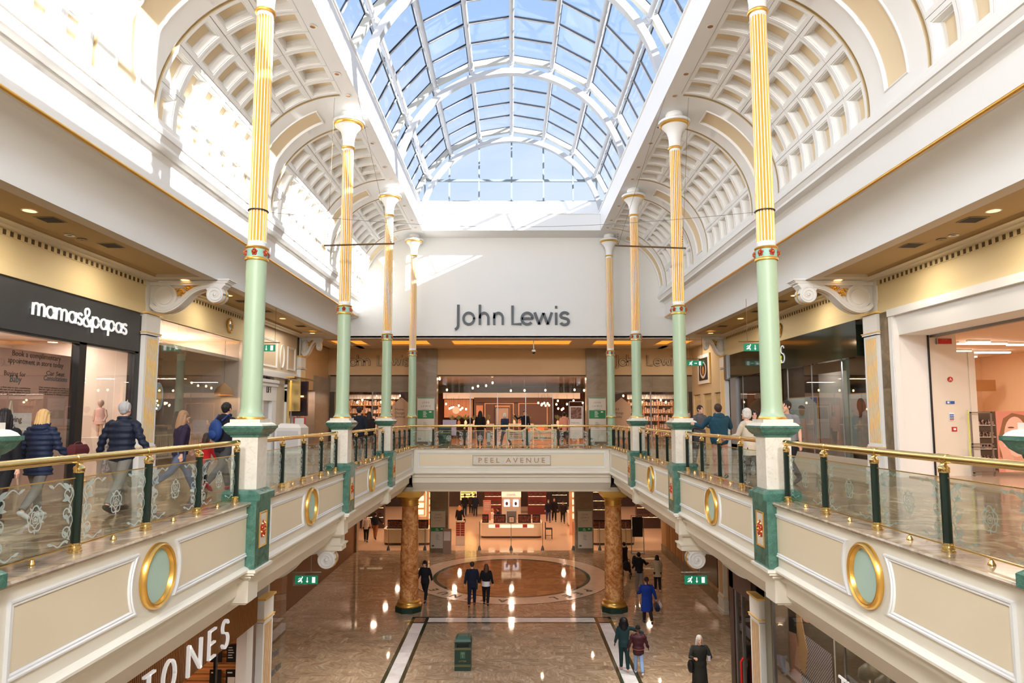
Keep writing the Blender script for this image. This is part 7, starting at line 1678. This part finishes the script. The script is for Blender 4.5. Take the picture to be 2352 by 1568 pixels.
# ------------------------------------------------------------------ lower shopfronts at the sides
m_ = MB()
xl = -XL
m_.box(xl-.12,xl,7,17.0,3.22,5.12,0); 
y = 7.0
while y < 17.0: m_.box(xl,xl+.03,y,y+.034,3.22,5.12,1); y += .062
m_.box(xl-.15,xl-.02,7,18.8,4.95,5.12,2); m_.box(xl-.3,xl-.05,16.6,17.0,0,3.22,3); m_.box(xl-.1,xl-.05,14.9,15.0,0,3.22,2)
frontpanel('shopfront', [mat('dark_slat_gap', lin(92,54,26), .7), mat('brown_slat', lin(150,98,50), .5), BLACK, WHITE], m_)
t = empty('shop_sign', (xl+.04,11.05,3.27), PI/2, 'large thin white capital letters on the brown slatted ground floor fascia', 'sign')
for ch, off in (('T',.73),('O',1.38),('N',2.33),('E',3.22),('S',3.83)):
    g = glyph(ch, .11, .12); g.xf(Matrix.Translation((off,0,0)) @ Matrix.Diagonal((.44 if ch != 'N' else .60,.5,.4,1)).to_4x4()); g.build('letter', WHITEL, t, smooth=30)
it = MB(); it.box(-10,-9.9,7,17,0,3.4,0); it.box(-9.9,xl-.1,16.85,17,0,3.2,0); it.box(-10,xl-.1,7,17,3.2,3.3,1); it.box(-10,xl,6.9,7,0,3.4,0); it.box(-10,-9.85,17.1,28.9,0,5.12,2); it.box(-9.85,xl,19.35,19.4,0,5.1,2) if False else None
frontpanel('wall_shop_interior', [mat('wood_slat_wall', lin(206,132,76), .6), mat('shop_pink_ceiling', lin(226,190,172), .6), mat('arcade_wall', lin(170,128,92), .6)], it)
sl = MB(); [sl.box(-9.0,xl-.35,16.80,16.85,.3+.16*q,.36+.16*q) for q in range(18)]; frontpanel('trim_3', WOODS, sl)
for i_,(x,z) in enumerate(((-7.30,2.35),(-6.9,2.35),(-7.30,1.75),(-6.9,1.75))):
    t = empty('notice_board', (x,16.74,z), 0, f'small black notice on the orange slatted wall, {["upper left","upper right","lower left with warning triangle","lower right with prohibition ring"][i_]}', 'notice', 'black shop notices'); MB().box(-.14,.14,-.01,.02,0,.42).build('board', BLACK, t)
    m_ = MB()
    if i_ < 2: [m_.box(-.1,.0+.02*(q%3),-.014,-.011,.34-.06*q,.36-.06*q) for q in range(5)]
    elif i_ == 2: m_.poly([(-.08,.05),(.08,.05),(0,.2)],'y',-.014,-.011); m_.box(-.1,.0,-.014,-.011,.34,.37)
    else: m_.box(-.09,.09,-.013,-.011,.03,.25); m_.box(-.1,.02,-.014,-.011,.34,.37)
    m_.build('notice_print', [mat('notice_gold',lin(226,180,90),.5) if 'notice_gold' not in MATS else MATS['notice_gold'], 0][0] if i_==2 else LINEN, t)
m_ = MB(); m_.box(xl-.03,xl-.02,18.05,19.32,0,4.9); m_.box(xl-1.2,xl-.02,19.32,19.33,0,4.9); frontpanel('window_16', GLSH, m_)
m_ = MB(); m_.box(xl-3,xl-.02,17.3,19.32,4.9,5.12); m_.box(xl-.6,xl-.05,17.95,18.05,0,4.9); frontpanel('wall_corner_unit', WHITE, m_)
t = MB(); t.join(text_mb('Pohaus', .3, .004, 'CENTER', .5), PM((xl-.01,18.55,1.85),'l')); t.join(text_mb('Manchester', .3, .004, 'CENTER', .8), PM((xl-.01,18.6,1.4),'l')); t.v=[(v[0],v[1],v[2]) for v in t.v]
tag(t.build('window_lettering', GREYL, fix=False), 'dark script lettering on the left corner shop glass', 'lettering')
# right
xr = XL
m_ = MB(); m_.box(xr,xr+.15,18.1,19.9,3.4,5.12,0); m_.box(xr,xr+.15,19.55,19.9,0,5.12,0); m_.box(xr+.02,xr+.1,19.38,19.5,0,3.4,1); m_.box(xr+.02,xr+.1,18.9,18.96,0,3.4,1); m_.box(xr+.05,xr+.12,16.9,17.28,0,5.12,2); m_.box(xr+.0,xr+.15,7,17.0,4.6,5.12,0); m_.box(xr+.15,xr+2.8,19.75,19.9,0,5.12,0)
m_.box(xr+.03,xr+.1,16.72,16.8,0,4.6,1); m_.box(xr+.05,xr+.08,13.2,13.26,0,4.6,1)
frontpanel('shopfront', [mat('dark_brown_fascia', lin(52,36,34), .4), STEEL, mat('grey_green_jamb', lin(140,138,122), .5)], m_)
m_ = MB(); m_.box(xr+.06,xr+.07,18.1,19.4,0,3.4); m_.box(xr+.06,xr+.07,7,16.75,0,4.6); frontpanel('window_17', glass('dark_shop_glass', (.86,.86,.84), .04), m_)
t = empty('door_handle_bar', (xr+.0,18.85,.9), 0, 'red curved door handle on the dark ground floor shop door', 'door handle'); MB().tube([(0,0,0),(-.07,0,.08),(-.07,0,.7),(0,0,.8)],.03,10).build('grip', mat('handle_red', lin(214,34,30), .35), t, smooth=50); MB().lathe([(.04,0),(.04,.02)],c=(0.01,0,0),seg=10).build('mount', STEEL, t)
it = MB(); it.box(9.9,10,7,19.9,0,5,0); it.box(xr+.2,9.9,17.0,17.1,0,5,0); it.box(xr+.15,10,7,19.9,4.75,4.85,1)
frontpanel('wall_shop_interior', [mat('taupe_store_wall', lin(128,112,94), .7), mat('taupe_ceiling', lin(120,100,82), .7)], it)
HOUND = bpy.data.materials.new('houndstooth'); HOUND.use_nodes = True
_n = HOUND.node_tree; _c = _n.nodes.new('ShaderNodeTexChecker'); _c.inputs['Scale'].default_value = 26; _c.inputs[1].default_value = (*lin(214,204,212),1); _c.inputs[2].default_value = (*lin(40,34,44),1); _t = _n.nodes.new('ShaderNodeTexCoord'); _n.links.new(_t.outputs['Object'], _c.inputs[0]); _n.links.new(_c.outputs[0], _n.nodes['Principled BSDF'].inputs['Base Color'])
def lady(t, w, h):
    flat(t,'backdrop',[(0,0),(w,0),(w,h),(0,h)],mat('poster_ground',lin(84,74,62),.6)); flat(t,'dress',[(w*.05,0),(w*.10,h*.55),(w*.35,h*.66),(w*.95,h*.66),(w,h*.2),(w*.8,0)],HOUND,.003)
    flat(t,'jumper',[(0,h*.55),(.0,h*.8),(w*.25,h*.82),(w*.35,h*.66),(w*.15,h*.5)],HAIRD,.004); flat(t,'arm',[(0,h*.12),(.0,h*.6),(w*.18,h*.62),(w*.25,h*.4),(w*.35,h*.1)],SKIN,.005)
    flat(t,'face',ell(w*.42,h*.88,w*.20,h*.13),SKIN,.007); flat(t,'hair',[(w*.2,h*.99),(w*.35,h),(w*.30,h*.8),(w*.45,h*.55),(w*.35,h*.36),(w*.25,h*.42),(w*.2,h*.6)],HAIRB,.009); flat(t,'smile',ell(w*.48,h*.835,w*.09,h*.02,20,180,360),WHITE,.009); flat(t,'eye',ell(w*.40,h*.91,w*.03,h*.008),HAIRD,.009)
poster((xr+.5,16.9,1.0), 'r', 2.3, 3.4, 'large window poster of a laughing blonde person in houndstooth, ground floor right', lady)
for i_,(y,z) in enumerate(((13.9,3.05),(13.3,3.05),(12.75,3.3),(15.0,3.15))):
    t = empty('pendant_lamp', (xr+.9,y,z), 0, f'olive bell shaped pendant lamp behind the ground floor right window, {["left of the pair","right of the pair","by the window edge","in front of the poster"][i_]}', 'pendant lamp', 'olive bell pendants'); MB().lathe([(.24,0),(.24,.03),(.22,.16),(.13,.26),(.06,.30),(.06,.42)], seg=20).build('lamp_shade', mat('olive_shade', lin(96,92,74), .5) if 'olive_shade' not in MATS else MATS['olive_shade'], t, smooth=40); MB().tube([(0,0,.4),(0,0,4.75-z)],.008,5).build('cord', BLACK, t)
tag(text_mb('THE', .5, .03, 'LEFT').xf(PM((xr-.02,13.35,3.0),'r')).build('sign_letters', WHITEL, fix=False), 'white sign letters cut off at the bottom edge, ground floor right', 'sign')
# far right lower wall with plinth and dark windows; far left wall
m_ = MB(); m_.box(9.3,9.5,19.9,41.3,.55,5.12,0); m_.box(9.26,9.5,19.9,41.3,0,.55,1); m_.box(9.2,9.3,28.7,28.9,0,5.12,0)
frontpanel('wall_right_lower', [mat('arcade_ochre_wall', lin(190,150,96), .6), STONEX], m_)
m_ = MB(); m_.box(9.27,9.3,30.2,34.0,.7,3.6); m_.box(9.27,9.3,22,27.8,.6,3.8); frontpanel('window_18', mat('dark_window', lin(40,32,32), .15), m_)
m_ = MB(); [m_.box(9.28,9.34,35.2+1.3*q,36.1+1.3*q,0,3.2) for q in range(4)]; frontpanel('door_6', mat('ochre_door', lin(170,120,66), .5), m_)
m_ = MB(); m_.box(-9.85,-9.7,24,41.3,0,5.12); frontpanel('wall_left_lower', mat('arcade_left_wall', lin(112,70,42), .3), m_)
SKYS = .36; SUNS = 8.; EXPO = 1.55; GALE = 12.; LOWE = 2.6
# ------------------------------------------------------------------ world, lights, camera
w = bpy.data.worlds.new('World'); SC.world = w; w.use_nodes = True; nt = w.node_tree; nt.nodes.clear(); L = nt.links.new; N = nt.nodes.new
tc = N('ShaderNodeTexCoord'); sp = N('ShaderNodeSeparateXYZ'); L(tc.outputs['Generated'], sp.inputs[0])
cr = N('ShaderNodeValToRGB'); el = cr.color_ramp.elements
el[0].position = 0.; el[0].color = (.80,.86,1,1); el[1].position = .9; el[1].color = (.22,.44,.90,1)
q = el.new(.35); q.color = (.62,.77,1,1); q = el.new(.6); q.color = (.36,.58,.98,1)
L(sp.outputs[2], cr.inputs[0])
nz = N('ShaderNodeTexNoise'); nz.inputs['Scale'].default_value = 2.4; nz.inputs['Detail'].default_value = 7; nz.inputs['Distortion'].default_value = .7
mp = N('ShaderNodeMapping'); mp.inputs['Scale'].default_value = (1, 1.8, 2.2); L(tc.outputs['Generated'], mp.inputs[0]); L(mp.outputs[0], nz.inputs['Vector'])
mr = N('ShaderNodeMapRange'); mr.inputs[1].default_value = .50; mr.inputs[2].default_value = .72; mr.inputs[4].default_value = .6; L(nz.outputs[0], mr.inputs[0])
mx = N('ShaderNodeMix'); mx.data_type = 'RGBA'; mx.inputs[7].default_value = (.95,.97,1,1); L(cr.outputs[0], mx.inputs[6]); L(mr.outputs[0], mx.inputs[0])
bg = N('ShaderNodeBackground'); bg.inputs[1].default_value = SKYS; L(mx.outputs[2], bg.inputs[0])
o = N('ShaderNodeOutputWorld'); L(bg.outputs[0], o.inputs[0])
sd = bpy.data.lights.new('sun', 'SUN'); sd.energy = SUNS; sd.angle = math.radians(.6); sd.color = (1,.985,.965)
so = bpy.data.objects.new('sun', sd); COL.objects.link(so); so.location = (20,-10,30)
so.rotation_euler = Vector((-1,.67,-.46)).to_track_quat('-Z','Y').to_euler()
def area(name, loc, sx, sy, e, col=(1,.85,.66), rot=(0,0,0), spread=None):
    d = bpy.data.lights.new(name, 'AREA'); d.shape = 'RECTANGLE'; d.size = sx; d.size_y = sy; d.energy = e; d.color = col
    if spread: d.spread = math.radians(spread)
    o = bpy.data.objects.new(name, d); COL.objects.link(o); o.location = loc; o.rotation_euler = rot; return o
po = area('skylight_portal', (0, 8.2, 18.6), 9.2, 42, 1); po.data.cycles.is_portal = True
def disk(name, loc, size, e, col=(1,.85,.66), spread=None):
    o = area(name, loc, size, size, e, col, spread=spread); o.data.shape = 'DISK'; return o
for s in (-1, 1):
    for y in (2, 7, 11.4, 14.5, 19.6, 24.3): disk('gallery_lamp', (s*8.6, y, 11.94), .5, GALE, (1,.86,.68))
for x in (-7.5, -2.5, 2.5, 7.5): disk('lobby_lamp', (x, 31.0, 11.9), .4, 9, (1,.74,.48))
for x in (-8, -4, 0, 4, 8):
    for y in (37, 41): area('upper_store_lamp', (x, y, 10.5), 1.6, .5, 54, (1,.66,.42))
# ground floor downlights under the far gallery
for x, y in ((-7.4,31.3),(-5.2,34.6),(-7.,38.4),(-1.9,32.),(1.6,35.4),(-2.6,39.),(4.6,38.4),(5.4,31.6),(7.6,34.8)):
    disk('plaza_downlight', (x, y, 5.09), .10, LOWE*1.8, (1,.70,.46))
for s in (-1, 1):
    for y in (22, 26): disk('plaza_downlight', (s*7.6, y, 5.09), .10, LOWE*1.2, (1,.66,.40))
    for y in (19., 22.): disk('arcade_lamp', (s*4.95, y, 5.09), .14, 18, (1,.92,.82), spread=110)  # arcade pair is unseen fill added to brighten the lower floor
    for y in (9, 13): disk('arcade_lamp', (s*5.6, y, 5.05), .22, LOWE, (1,.84,.66))
for x in (-9, -4.5, 0, 4.5, 9):
    for y in (44, 48, 53, 58): disk('lower_store_lamp', (x, y, 5.15), .3, 30, (1,.72,.50))
# shops along the sides
for y in (11, 13.5, 15.8): area('shop_lamp', (-11.2, y, 10.3), .6, 1.5, 20, (1,.86,.76))
for y in (19, 21.8): area('shop_lamp', (-11.3, y, 11.0), .6, 1.5, 24, (1,.88,.76))
for y in (10, 14, 19, 22.5): area('shop_lamp', (14.3, y, 10.5), 2.4, .5, 34, (1,.82,.66))
for y in (19, 22.5, 26): area('shop_lamp', (10.4, y, 10.3), .8, .5, 9, (1,.8,.66))
area('shop_lamp', (-8, 15.6, 3.1), .5, 1.2, 7, (1,.76,.58)); area('shop_lamp', (-8.2, 18.3, 4.8), 1., .6, 5, (1,.9,.8))
area('shop_lamp', (7.8, 14, 4.7), .6, 2.5, 20, (1,.8,.62))
for y in (15.8, 14.9): disk('window_spot', (6.72, y, 4.55), .1, 9, (1,.9,.8))  # added fill behind the glass to brighten the ground floor poster
for y in (18.6, 19.0, 22.2, 23.0): disk('window_spot', (9.84, y, 10.0), .08, 5, (1,.92,.85))  # same kind of added fill for the upper right window posters
disk('unit_lamp', (-9.95, 31.4, 9.6), .2, 9, (1,.8,.7)); area('window_wash', (-7.4, 36.2, 9.6), 3., .3, 16, (1,.8,.62)); area('window_wash', (7.4, 36.2, 9.6), 3., .3, 16, (1,.8,.62))  # the disk is an added fill that brightens the pink wall
area('lift_lobby_lamp', (-9., 26.5, 11.9), .4, 2., 10, (1,.9,.78)); area('far_right_lamp', (8.8, 32, 11.9), .4, 1.2, 11, (1,.84,.66))
for x in (-3, 3): area('rear_concourse_lamp', (x, -5, 16.0), 2, 2, 300, (.98,.98,1), rot=(math.radians(38),0,0))  # unseen fill added behind the camera to brighten surfaces facing it
for x in (-2.6, 2.6): area('rear_concourse_lamp', (x, -7.5, 15.9), 2.5, 2, 330, (1,.97,.93), rot=(math.radians(55),0,0))  # second pair of added fill, farther back and tilted more
c = bpy.data.cameras.new('camera'); co = bpy.data.objects.new('camera', c); COL.objects.link(co); SC.camera = co
co.location = (0,0,8.4); co.rotation_euler = (PI/2+math.radians(5.188552), 0, 0)
c.sensor_width = 36; c.lens = 1500/2352*36; c.shift_x = 1/2352; c.shift_y = (818.79-784)/2352; c.clip_end = 300; c.clip_start = .05
vs = SC.view_settings; SC.display_settings.display_device = 'sRGB'; vs.view_transform = 'Standard'; vs.look = 'None'; vs.exposure = EXPO; vs.gamma = 1; vs.use_curve_mapping = False
cy = SC.cycles; cy.use_denoising = True; cy.max_bounces = 7; cy.diffuse_bounces = 4; cy.glossy_bounces = 3; cy.transmission_bounces = 4; cy.transparent_max_bounces = 16
cy.sample_clamp_indirect = 6.; cy.caustics_reflective = False; cy.caustics_refractive = False; cy.blur_glossy = .5; cy.use_adaptive_sampling = True; cy.adaptive_threshold = .05
